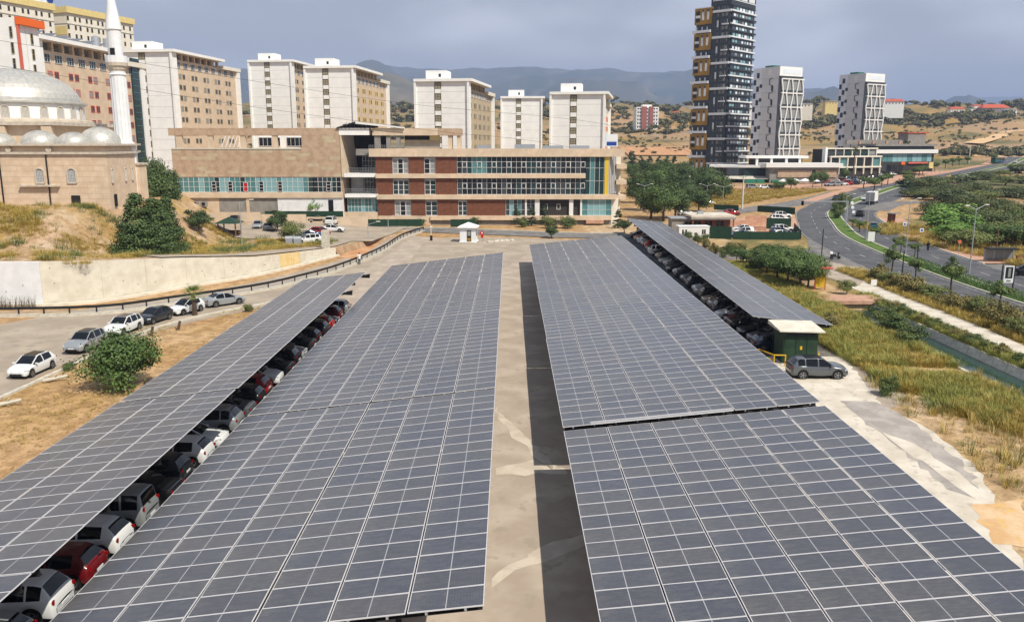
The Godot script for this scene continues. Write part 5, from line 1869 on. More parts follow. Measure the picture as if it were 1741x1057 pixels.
	part(o, "drum_cornice", dc, M.lead)
	ribbed_dome(o, Vector3(cx, 24.2, cz), 9.7, 5.4, "main_dome")
	for q in [[-76.0, 2.7, 1.7, -125.5], [-69.2, 2.6, 1.9, -125.2], [-64.4, 2.3, 1.65, -125.4], [-63.2, 3.0, 2.5, -131.0], [-83.0, 2.7, 1.8, -125.5]]:
		ribbed_dome(o, Vector3(q[0], c1 + 0.3, q[3]), q[1], q[2], "small_dome")
	# minaret
	var m := thing("minaret", "tall white fluted minaret with one balcony and pointed cone", "minaret", Vector3(-60.9, 8.0, -134))
	var sh := Shape.new()
	sh.lathe(Vector3.ZERO, [Vector2(1.7, 0), Vector2(1.7, 9.8), Vector2(1.22, 10.3), Vector2(1.14, 20.9)], 16, false)
	part(m, "shaft", sh, M.wall_white)
	var rg := Shape.new()
	rg.lathe(Vector3.ZERO, [Vector2(1.14, 20.2), Vector2(1.3, 20.4), Vector2(1.14, 20.6)], 24)
	part(m, "ring", rg, M.wall_white)
	var ba := Shape.new()
	ba.lathe(Vector3.ZERO, [Vector2(1.14, 20.9), Vector2(1.3, 21.2), Vector2(1.36, 21.5), Vector2(1.56, 21.7), Vector2(1.6, 22.1), Vector2(1.6, 22.2), Vector2(1.1, 22.25)], 16, false)
	part(m, "balcony", ba, M.mosque_trim)
	var bp := Shape.new()
	bp.lathe(Vector3.ZERO, [Vector2(1.6, 22.2), Vector2(1.6, 23.2), Vector2(1.5, 23.2), Vector2(1.5, 22.2)], 16, false)
	part(m, "parapet", bp, M.wall_white)
	var us := Shape.new()
	us.lathe(Vector3.ZERO, [Vector2(1.08, 22.2), Vector2(1.05, 27.1)], 16, false)
	part(m, "upper_shaft", us, M.wall_white)
	slab(m, "door", -0.35, 0.35, 22.9, 24.3, 0.95, 1.1, M.black)
	var co := Shape.new()
	co.lathe(Vector3.ZERO, [Vector2(1.05, 27.0), Vector2(1.22, 27.1), Vector2(0.78, 30.0), Vector2(0.06, 35.0), Vector2(0.0, 37.0)], 16)
	part(m, "cone", co, M.wall_white)
	for i in 16:
		var a := TAU * i / 16.0
		var f := Shape.new()
		f.bar(Vector3(cos(a) * 1.22, 10.3, sin(a) * 1.22), Vector3(cos(a) * 1.14, 20.1, sin(a) * 1.14), 0.08, 0.08)
		part(m, "flute", f, M.wall_white)



# ------------------------------------------------------------------ towers
func build_towers() -> void:
	rng.seed = 14
	# dark tower: the corner edge faces us; faces run back left and back right
	var at: Vector3 = Vector3(107.71, 5.85, -421.57)
	var o := thing("dark_tower", "tall dark grey apartment tower with mustard blocks and white balcony bands", "tower", Vector3(at.x, 3.5, at.z), -deg_to_rad(42))
	# own axes after the turn: +x side is the right-hand face (looking out to +x), +z the left-hand face
	var H := 81.0
	var RL := 26.0
	var LL := 19.5
	slab(o, "core", -LL + 9.2, -0.4, 0, H + 4.5, -RL + 0.4, -0.4, M.tower_dark)
	slab(o, "side_core", -LL + 0.4, -LL + 9.2, 0, H - 1.0, -14, -0.9, M.tower_dark)
	slab(o, "crown", -9.8, 0.0, H - 0.6, H + 5.5, -RL, 0.0, M.tower_dark)
	slab(o, "crown_line", -9.9, 0.1, H + 1.5, H + 1.9, -RL - 0.1, 0.1, M.tower_white)
	slab(o, "lift_house", -13, -10, H - 1, H + 9, -10, -4, M.tower_dark)
	slab(o, "roof_frame", -LL, -10.2, H - 1.2, H - 0.8, -6, 0.3, M.tower_white)
	slab(o, "roof_frame", -13, -9.4, H - 1.9, H - 1.2, -3, 0.5, M.mustard)
	for x in [-LL + 0.3, -LL + 3.4, -LL + 6.4]:
		slab(o, "roof_post", x, x + 0.4, H - 4, H - 1.2, -0.6, 0.0, M.tower_white)
	# roof lettering on the right-hand face, too small to read
	for i in 3:
		slab(o, "sign_letters", 0.02, 0.25, H + 2.1, H + 4.4, -2.0 - i * 8.0 - 6.2, -2.0 - i * 8.0, M.tower_white)
	var fh := 3.05
	var n := 26
	for f in n:
		var y := H - 3.4 - f * fh
		# right-hand face: glass band with curtains, a white or grey balcony front below
		var white := f % 4 == 0 or f % 4 == 2
		var half := f % 2
		var s := Shape.new()
		s.span(-0.1, 0.06, y + 0.5, y + 2.2, -RL + 0.8, -1.4)
		part(o, "window_band", s, M.dark_glass)
		for k in 7:
			var z0 := -2.4 - k * 3.1 - rng.randf_range(0, 0.6)
			slab(o, "pane", 0.06, 0.1, y + 0.62, y + 2.0, z0 - rng.randf_range(1.6, 2.6), z0, [M.curtain_glass, M.silver_pale, M.blind_glass, M.window_glass][rng.randi() % 4])
		slab(o, "balcony", 0.0, 0.8, y - 0.3, y + 0.4, -RL - 0.2, -0.6 if half else 0.0, M.tower_white if f % 2 == 0 else M.tower_dark)
		slab(o, "floor_slab", -0.1, 0.5, y + 2.2, y + 2.5, -RL, -0.3, M.tower_dark)
		# dark part of the left-hand face
		if f % 4 == 0:
			slab(o, "balcony", -9.3, 0.3, y - 0.6, y + 0.5, 0.0, 0.7, M.tower_white)
		elif f % 4 == 2:
			slab(o, "balcony", -4.4, -1.0, y - 0.4, y + 0.2, 0.0, 0.6, M.tower_white)
		for x in [-6.8, -4.2, -2.4]:
			window(o, Vector3(x, y + 1.3, -0.4), 1.3 if x > -5 else 0.8, 1.6, 1, 1, M.grey_render, M.teal_glass_dark if rng.randf() < 0.6 else M.curtain_glass, 0.08, 0.42)
		if f % 4 == 2:
			slab(o, "white_panel", -7.2, -6.4, y - 1.4, y + 1.8, -0.3, 0.12, M.tower_white)
		# mustard strip: blocks three storeys high between white balcony bands
		var k4 := f % 4
		var xl := -LL
		var xr := -LL + 9.4
		if k4 == 3:
			slab(o, "balcony", xl - 0.8, xr - 0.3, y - 0.3, y + 0.9, -1.0, 1.0, M.tower_white)
			slab(o, "recess", xl + 0.3, xr, y + 0.9, y + 2.6, -1.0, -0.85, M.dark_glass)
			for x in [xl + 0.6, xl + 3.6, xl + 6.4]:
				slab(o, "recess_post", x, x + 0.5, y + 0.9, y + 2.6, -0.9, -0.6, M.tower_white)
		elif k4 == 0:
			var hgt := fh * 2.0 + 1.7
			var y1 := y + 2.4
			slab(o, "mustard_block", xl, xr, y1 - hgt, y1, -1.0, 0.25, M.mustard)
			slab(o, "mustard_return", xl - 0.02, xl + 0.3, y1 - hgt + 0.02, y1 - 0.02, -13.8, -0.98, M.mustard)
			for w in [xl + 4.0, xl + 6.8]:
				slab(o, "white_panel", w, w + 1.2, y1 - hgt + 2.0, y1 - 1.9, 0.2, 0.3, M.tower_white)
				window(o, Vector3(w + 0.6, y1 - 1.5, 0.22), 1.0, 1.5, 1, 1, M.grey_render, M.dark_glass, 0.06, 0.12)
			for k in 2:
				slab(o, "loggia", xl + 0.7, xl + 2.9, y1 - hgt + 1.2 + k * 3.0, y1 - hgt + 3.4 + k * 3.0, 0.2, 0.28, M.black)
			slab(o, "loggia_front", xl + 0.6, xl + 3.0, y1 - hgt + 3.1, y1 - hgt + 4.3, 0.25, 0.5, M.tower_white)
	slab(o, "lobby", -LL + 1, -0.5, 0, 3.2, -12, 0.2, M.dark_glass)
	for x in [-17.0, -13.0, -9.0]:
		slab(o, "lobby_post", x, x + 0.6, 0, 3.4, 0.1, 0.7, M.tower_white)
	silver_tower("silver office tower with white lattice face, beside the dark tower", Vector3(125.04, 9.32, -395.67), 43.3)
	silver_tower("farther silver office tower with white lattice face, right of the other", Vector3(182.09, 12.32, -436.87), 40.6)


func silver_tower(label: String, at: Vector3, H: float) -> void:
	# right face looks towards the camera and right (+z after the turn), left face towards the left (-x)
	var o := thing("silver_tower", label, "tower", at, deg_to_rad(30), "silver office towers")
	var W := 15.6
	var L := 16.0
	slab(o, "core", 0.3, W - 0.4, 0, H - 0.3, -L, -0.5, M.silver)
	slab(o, "base", 0.8, W - 1.0, -6.0, 0, -L + 1, -1.2, M.grey_render)
	# grey left face: stacked panels with a dark meandering joint
	var n := 6
	var ph := H / (n + 0.8)
	for i in n + 1:
		var y0 := i * ph
		var y1 := minf((i + 1) * ph - 0.12, H)
		slab(o, "cladding_panel", -0.05, 0.3, y0, y1, -L * 0.68, -0.35, M.silver)
		slab(o, "cladding_panel", 0.05, 0.3, y0, y1, -L, -L * 0.68 - 0.1, M.silver_pale)
		if i < n:
			var zc := -L * 0.3
			var s := Shape.new()
			var pts := [Vector3(-0.1, y0, zc - 1.0), Vector3(-0.1, y0 + ph * 0.12, zc), Vector3(-0.1, y0 + ph * 0.45, zc), Vector3(-0.1, y0 + ph * 0.6, zc + 1.4), Vector3(-0.1, y0 + ph * 0.62, zc + 1.4), Vector3(-0.1, y0 + ph * 0.98, zc - 0.2)]
			pts = [Vector3(-0.1, y0 + 0.1, zc + 1.3), Vector3(-0.1, y0 + ph * 0.42, zc + 1.3), Vector3(-0.1, y0 + ph * 0.56, zc - 0.9), Vector3(-0.1, y0 + ph * 0.94, zc - 0.9), Vector3(-0.1, y0 + ph, zc + 1.0)]
			for k in pts.size() - 1:
				s.bar(pts[k], pts[k + 1], 0.5, 0.14)
			part(o, "dark_joint", s, M.tower_dark)
			slab(o, "stair_window", -0.12, 0.1, y0 + ph * 0.1, y0 + ph * 0.5, zc + 0.2, zc + 1.2, M.window_glass)
	for i in 13:
		var z := -L * (0.94 if i % 2 else 0.82)
		slab(o, "window", -0.06 if i % 2 == 0 else 0.0, 0.2, 1.5 + i * (H - 3.0) / 13.0, 1.5 + i * (H - 3.0) / 13.0 + 2.4, z - 0.8, z + 0.8, M.dark_glass)
	for i in 6:
		slab(o, "window", -0.08, 0.1, 2.4 + i * ph, 4.0 + i * ph, -L * 0.74, -L * 0.64, M.tower_dark)
	slab(o, "crest", 0.0, 0.1, H - 3.6, H - 1.2, -L * 0.42, -L * 0.3, M.white_paint).position.x = -0.1
	slab(o, "roof_unit", 4.0, 9.0, H, H + 1.2, -L * 0.8, -L * 0.5, M.awning_green)
	# white lattice on the right face: frames that lean in and out
	slab(o, "dark_edge", -0.02, 1.3, 0, H - 4.4, -0.5, -0.05, M.tower_dark)
	slab(o, "top_panel", 0.0, W - 0.6, H - 4.2, H, -0.6, 0.1, M.white_render)
	slab(o, "top_glass", 2.2, W - 1.6, H - 3.2, H - 1.0, 0.0, 0.16, M.silver_pale)
	slab(o, "dark_strip", 0.6, W, H - 5.0, H - 4.2, -0.5, 0.3, M.tower_dark)  # dark strip across the face just below the top panel
	var rows := 6
	var rh := (H - 5.2) / rows
	for r in rows:
		var y0 := r * rh
		var y1 := y0 + rh
		var bulge := 0.9 if r % 2 else -0.5
		var bulge1 := 0.9 if (r + 1) % 2 else -0.5
		slab(o, "glass_bay", 1.6, W - 0.4, y0, y1, -0.5, 0.1, M.curtain_glass)
		slab(o, "sill_band", 1.5, W - 0.3, y0 + 0.25, y0 + 1.0, 0.0, 0.4, M.tower_dark)
		slab(o, "white_band", 1.3, W + 0.2 + maxf(bulge, 0) * 0.4, y1 - 0.55, y1, -0.3, 0.75, M.white_paint)
		for k in 5:
			var x := 1.7 + k * (W - 2.0) / 4.0
			var sh := 0.62 if (k + r) % 2 else -0.62
			var s := Shape.new()
			s.bar(Vector3(x + sh, y0, 0.5), Vector3(x - sh, y1 - 0.4, 0.5), 0.55, 0.55)
			part(o, "lattice_bar", s, M.white_paint)


# ------------------------------------------------------------------ shops at the foot of the towers
func build_shops() -> void:
	rng.seed = 23
	var a := thing("restaurant_pavilion", "low restaurant pavilion with wide white roof slab and green awnings", "building", Vector3(95.97, 0.80, -332.84))
	slab(a, "hall", -9, 20, 0, 7.6, -16, -2, M.interior)
	for i in 12:
		put(a, "pane", pane_mesh(2.2, 3.2, [M.dark_glass, M.teal_glass_dark, M.window_glass][rng.randi() % 3]), Vector3(-7.6 + i * 2.35, 5.6, -1.95))
	var sr := Shape.new()
	sr.prism([Vector2(-15, -6), Vector2(8, 1.5), Vector2(24, -1), Vector2(26, -16), Vector2(-12, -16)], 7.6, 8.5)
	part(a, "roof_slab", sr, M.white_paint)
	slab(a, "upper_storey", 3, 22, 8.5, 11.2, -14, -5, M.interior)
	slab(a, "upper_roof", -1, 24, 11.2, 12.2, -15, -3.8, M.white_paint)
	for x in [3.2, 9.0, 15.0, 20.4]:
		slab(a, "column", x, x + 0.9, 8.5, 11.2, -5, -4.2, M.white_paint)
	var ow := Shape.new()
	ow.quad(Vector3(-12, 3.3, 2.5), Vector3(14, 3.3, 4.5), Vector3(14, 4.3, -2), Vector3(-12, 4.3, -2))
	part(a, "canopy", ow, M.kerb)
	for q in [[-3.2, 1.2], [1.4, 4.4], [7.2, 10.2], [10.4, 13.0]]:
		var g := Shape.new()
		g.quad(Vector3(q[0], 1.3, 5.6), Vector3(q[1], 1.3, 5.6), Vector3(q[1], 3.2, 4.0), Vector3(q[0], 3.2, 4.0))
		g.quad(Vector3(q[0], 0.9, 5.6), Vector3(q[1], 0.9, 5.6), Vector3(q[1], 1.3, 5.6), Vector3(q[0], 1.3, 5.6))
		part(a, "awning", g, M.awning_green)
	for i in 9:
		slab(a, "terrace_post", -11 + i * 3.0, -10.8 + i * 3.0, 0, 3.4, 2.2, 2.4, M.dark_steel)
	slab(a, "white_wall", 14.5, 20, 0.2, 7.4, -2, -1.2, M.white_render)
	var b := thing("cafe_pavilion", "low white roofed cafe with arched doorway and white parasols", "building", Vector3(116.41, 1.06, -327.71))
	slab(b, "roof_slab", -16, 14, 7.6, 9.2, -12, 0.5, M.white_paint)
	slab(b, "hall", -14, 13, 0, 7.6, -11, -1, M.grey_render)
	slab(b, "sign_wall", -11, 12, 3.8, 6.4, -1.0, -0.6, M.stone)
	arch_window(b, Vector3(3.0, 3.4, -0.55), 1.8, 3.6, M.interior)
	for q in [[-10, 2.4, 4], [-6, 2.6, 5], [-2, 2.6, 4.5], [1.5, 2.5, 5]]:
		var s := Shape.new()
		s.lathe(Vector3(q[0], 0, q[2]), [Vector2(2.2, q[1]), Vector2(1.2, q[1] + 0.6), Vector2(0.05, q[1] + 1.0)], 8, false)
		s.tube(Vector3(q[0], 0, q[2]), Vector3(q[0], q[1], q[2]), 0.05, 0.05, 6)
		part(b, "parasol", s, M.white_paint)
	var c := thing("glass_arcade", "two storey arcade of white frames and green glass below the far silver tower", "building", Vector3(143.15, 4.33, -348.68), 0.42)
	for i in 7:
		var x0 := -13.0 + i * 4.6
		slab(c, "frame_post", x0, x0 + 0.5, 1.0, 8.4, -0.3, 0.4, M.cream)
		slab(c, "upper_post", x0, x0 + 0.4, 8.4, 11.4, -2.6, -2.0, M.cream)
		if i < 6:
			put(c, "pane", pane_mesh(4.0, 3.6, [M.teal_glass_dark, M.dark_glass, M.teal_glass][rng.randi() % 3]), Vector3(x0 + 2.5, 6.0, -0.15))
			put(c, "pane", pane_mesh(4.0, 2.2, [M.window_glass, M.curtain_glass, M.teal_glass_dark][rng.randi() % 3]), Vector3(x0 + 2.5, 9.8, -2.5))
	slab(c, "beam", -13.4, 15.4, 3.6, 4.2, -0.5, 0.6, M.cream)
	slab(c, "beam", -13.4, 15.4, 7.9, 8.5, -0.5, 0.6, M.cream)
	slab(c, "beam", -13.4, 15.4, 11.2, 11.7, -3, -1.8, M.cream)
	slab(c, "hall", -13, 15, 0, 8.3, -10, -0.5, M.interior)
	slab(c, "upper_hall", -13, 15, 8.3, 11.2, -10, -2.7, M.interior)
	slab(c, "pylon", -16.0, -14.8, 0, 12.0, -1.5, 0.2, M.white_paint)
	var d := thing("shop_row", "long two storey shop row with white fascia, red and orange shopfronts", "building", Vector3(176.88, 5.23, -379.34), 0.30)
	slab(d, "hall", -18, 19, 0, 9.8, -12, -0.6, M.interior)
	slab(d, "fascia", -19, 20, 8.2, 9.9, -1.4, 0.8, M.white_paint)
	slab(d, "roof_deck", -14, 20, 11.4, 12.4, -12, 0.0, M.grey_render)
	slab(d, "roof_storey", -10, 19, 9.9, 11.4, -11, -1.0, M.dark_glass)
	for i in 13:
		put(d, "pane", pane_mesh(2.6, 3.4, [M.teal_glass, M.teal_glass, M.blind_glass, M.teal_glass_dark][rng.randi() % 4]), Vector3(-16.6 + i * 2.75, 6.2, -0.5))
	slab(d, "shop_sign", 4.5, 15.5, 3.6, 4.3, -0.6, 0.1, M.red_frame)
	slab(d, "shop_sign", 16.2, 18.6, 1.4, 4.2, -0.6, 0.1, M.yellow_render)
	slab(d, "shop_sign", 0.6, 2.6, 3.2, 4.4, -0.6, 0.1, M.orange_paint)
	for i in 6:
		put(d, "shop_window", pane_mesh(2.6, 2.8, [M.dark_glass, M.window_glass, M.curtain_glass][rng.randi() % 3]), Vector3(-15 + i * 3.2, 1.8, -0.5))
	slab(d, "white_shop", -18, -15, 0.2, 4.4, -0.6, 0.1, M.white_render)
	var e := thing("roof_machine_house", "dark boxy machine house standing behind the shop row", "building", Vector3(206.46, 15.37, -427.19), 0.2)
	slab(e, "wall", -5, 5, -8, 7.4, -8, 0, M.grey_render)
	slab(e, "roof", -5.4, 6.5, 7.4, 8.0, -8.4, 0.4, M.tile_red)
	for i in 4:
		var s := Shape.new()
		s.bar(Vector3(-34 + i * 7.5, -8, 0), Vector3(-32 + i * 7.5, 3.5, 0), 1.0, 1.0)
		part(e, "ramp_column", s, M.paving)
	slab(e, "ramp_wall", -38, -5, 2.0, 4.2, -3, -2, M.grey_render)
	# cars in front of the shops: small, so bodies only
	var kinds := ["hatch", "sedan", "suv", "wagon", "van"]
	var paints := ["p_white", "p_white", "p_silver", "p_dark", "p_grey", "p_black", "p_white", "p_red", "p_blue", "p_silver"]
	var words := {"p_white": "white", "p_silver": "silver", "p_dark": "dark grey", "p_grey": "grey", "p_black": "black", "p_red": "red", "p_blue": "blue"}
	var rows := [[Vector3(120.74, 2.52, -325.95), Vector3(145.15, 2.88, -343.78), 9], [Vector3(119.30, 2.20, -310.07), Vector3(137.32, 2.46, -322.81), 7], [Vector3(140.30, 2.95, -347.39), Vector3(165.75, 3.44, -371.87), 8], [Vector3(152.01, 2.95, -347.34), Vector3(163.14, 3.18, -359.08), 4], [Vector3(173.31, 3.81, -390.28), Vector3(209.53, 4.65, -432.65), 9], [Vector3(173.06, 3.53, -376.45), Vector3(191.60, 4.00, -399.94), 4], [Vector3(86.39, 1.92, -295.86), Vector3(96.58, 1.97, -298.38), 4]]
	var rn := ["front row of the shop car park", "corner row of the shop car park", "back row below the glass arcade", "short row under the street trees", "far row before the red shopfront", "far row beside the boulevard pavement", "row outside the green awnings"]
	for r in rows.size():
		var seen := {}
		for i in rows[r][2]:
			var t: float = float(i) / maxf(1, rows[r][2] - 1)
			var p: Vector3 = rows[r][0].lerp(rows[r][1], t) + Vector3(rng.randf_range(-0.5, 0.5), 0, rng.randf_range(-0.4, 0.4))
			p.y = ground_y(p.x, p.z) + 0.13
			var pc: String = paints[rng.randi() % paints.size()]
			seen[pc] = seen.get(pc, 0) + 1
			var ord: String = ["first", "second", "third", "fourth", "fifth", "sixth", "seventh"][seen[pc] - 1]
			car(kinds[rng.randi() % 5], pc, p, rng.randf_range(12, 24) + (180 if rng.randf() < 0.4 else 0), "%s %s car from the left, %s" % [ord, words[pc], rn[r]], "cars parked outside the shops", "parked_car", 0)


func build_far_houses() -> void:
	rng.seed = 66
	# red and white flats under construction
	var at: Vector3 = Vector3(117.23, 29.68, -716.12)
	var o := thing("apartment_block", "red and white apartment block standing alone on the dry field", "building", Vector3(at.x, at.y - 1.0, at.z), 0.1)
	slab(o, "core", -9.6, 9.6, 0, 19, -11, -1, M.white_render)
	for q in [[-5.2, -1.0], [1.2, 4.6]]:
		slab(o, "red_bay", q[0], q[1], 0.8, 19.4, -2, 0.4, M.rose)
	for f in 6:
		for x in [-8.2, -6.4, -0.4, 5.8, 8.0]:
			window(o, Vector3(x, 2.6 + f * 3.0, -0.98), 1.4, 1.5, 1, 1, M.white_frame, M.dark_glass, 0.1)
		slab(o, "floor_band", -9.9, 9.9, 1.0 + f * 3.0, 1.25 + f * 3.0, -11.2, -0.7, M.white_paint)
	slab(o, "roof_house", -4, 4, 19, 21, -8, -3, M.white_render)
	# houses and sheds along the ridge
	var hs := [["red roofed farmhouse on the ridge left of the long shed", Vector3(487.75, 49.28, -922.70), 0, 0, 16, 5, 8, "tile_red", "cream"], ["long red roofed shed on the ridge at the right", Vector3(529.24, 49.28, -922.54), 0, 0, 30, 6, 12, "tile_red", "grey_render"], ["pale blue building at the right end of the long red shed", Vector3(540.40, 46.46, -911.72), 0, 0, 10, 7, 9, "silver_pale", "white_render"], ["white house cluster with red roofs behind the far silver tower", Vector3(381.01, 48.21, -841.28), 0, 0, 18, 10, 10, "tile_red", "white_render"], ["grey house left of the red roofed white house on the ridge", Vector3(375.65, 47.42, -851.34), 0, 0, 9, 8, 8, "tile_red", "grey_render"], ["yellow building on the ridge between the silver towers", Vector3(331.65, 51.09, -872.66), 0, 0, 14, 9, 9, "yellow_render", "yellow_render"], ["pale green flat roofed building beside the first silver tower", Vector3(272.82, 44.41, -779.71), 0, 0, 11, 9, 9, "silver_pale", "cream"], ["small white house on the ridge left of the long red shed", Vector3(526.76, 51.32, -963.78), 0, 0, 9, 5, 7, "grey_render", "white_render"], ["tiny white house on the ridge, third from the right", Vector3(555.44, 54.10, -1005.04), 0, 0, 12, 7, 7, "tile_red", "white_render"], ["white block partly behind the dark tower", Vector3(183.89, 37.13, -656.15), 0, 0, 9, 12, 8, "white_render", "white_render"], ["low brown farm house on the field right of the apartment block", Vector3(180.73, 46.15, -923.27), 0, 0, 10, 4, 6, "tile_red", "cream"]]
	for h in hs:
		var p: Vector3 = h[1]
		var w: float = h[4]
		var hh: float = h[5]
		var d: float = h[6]
		var b := thing("far_house", h[0], "house", Vector3(p.x, p.y - 6.0, p.z), rng.randf_range(-0.3, 0.3), "buildings along the ridge")
		slab(b, "wall", -w * 0.5, w * 0.5, 0, hh + 6, -d, 0, M[h[8]])
		var r := Shape.new()
		var y := hh + 6
		var k := w * 0.5 + 0.6
		var pk := w * 0.14 if h[7] == "tile_red" else 0.4
		r.quad(Vector3(-k, y, 0.6), Vector3(k, y, 0.6), Vector3(k * 0.7, y + pk, -d * 0.5), Vector3(-k * 0.7, y + pk, -d * 0.5))
		r.quad(Vector3(k, y, -d - 0.6), Vector3(-k, y, -d - 0.6), Vector3(-k * 0.7, y + pk, -d * 0.5), Vector3(k * 0.7, y + pk, -d * 0.5))
		r.tri(Vector3(k, y, 0.6), Vector3(k, y, -d - 0.6), Vector3(k * 0.7, y + pk, -d * 0.5))
		r.tri(Vector3(-k, y, -d - 0.6), Vector3(-k, y, 0.6), Vector3(-k * 0.7, y + pk, -d * 0.5))
		part(b, "roof", r, M[h[7]])
		for i in maxi(2, int(w / 3.0)):
			window(b, Vector3(-w * 0.5 + 1.6 + i * 3.0, hh + 4.2, 0.0), 1.1, 1.4, 1, 1, M.white_frame, M.dark_glass, 0.1)
	# a hillside town, one pale mass on the far slope
	var s := Shape.new()
	var c0: Vector3 = Vector3(949.39, 356.10, -6268.19)
	var c1: Vector3 = Vector3(1413.13, 491.89, -6977.48)
	for i in 260:
		var k := rng.randf() * rng.randf()
		var p := Vector3(rng.randf_range(c0.x, c1.x), lerpf(c0.y, c1.y, k) - 10.0, lerpf(c0.z, c1.z, k))
		s.box(p, Vector3(rng.randf_range(10, 26), rng.randf_range(30, 60), 20))
	var t := solo("hillside_town", s, M.white_render, "pale hillside town on the far mountain slope left of the dark tower", "town")
	t.set_meta("kind", "stuff")



# ------------------------------------------------------------------ parked and moving cars
const ORD := ["first", "second", "third", "fourth", "fifth", "sixth", "seventh", "eighth", "ninth", "tenth", "eleventh", "twelfth", "thirteenth", "fourteenth", "fifteenth", "sixteenth", "seventeenth", "eighteenth", "nineteenth", "twentieth", "twenty-first", "twenty-second", "twenty-third", "twenty-fourth", "twenty-fifth", "twenty-sixth", "twenty-seventh", "twenty-eighth", "twenty-ninth", "thirtieth", "thirty-first", "thirty-second", "thirty-third", "thirty-fourth", "thirty-fifth", "thirty-sixth", "thirty-seventh", "thirty-eighth", "thirty-ninth"]
const PAINT := {"p_white": "white", "p_silver": "silver", "p_dark": "dark grey", "p_grey": "grey", "p_black": "black", "p_red": "red", "p_darkred": "dark red", "p_blue": "blue", "p_navy": "navy", "p_teal": "teal", "p_beige": "beige"}
const KIND := {"hatch": "hatchback", "suv": "SUV", "sedan": "sedan", "wagon": "estate car", "van": "van"}


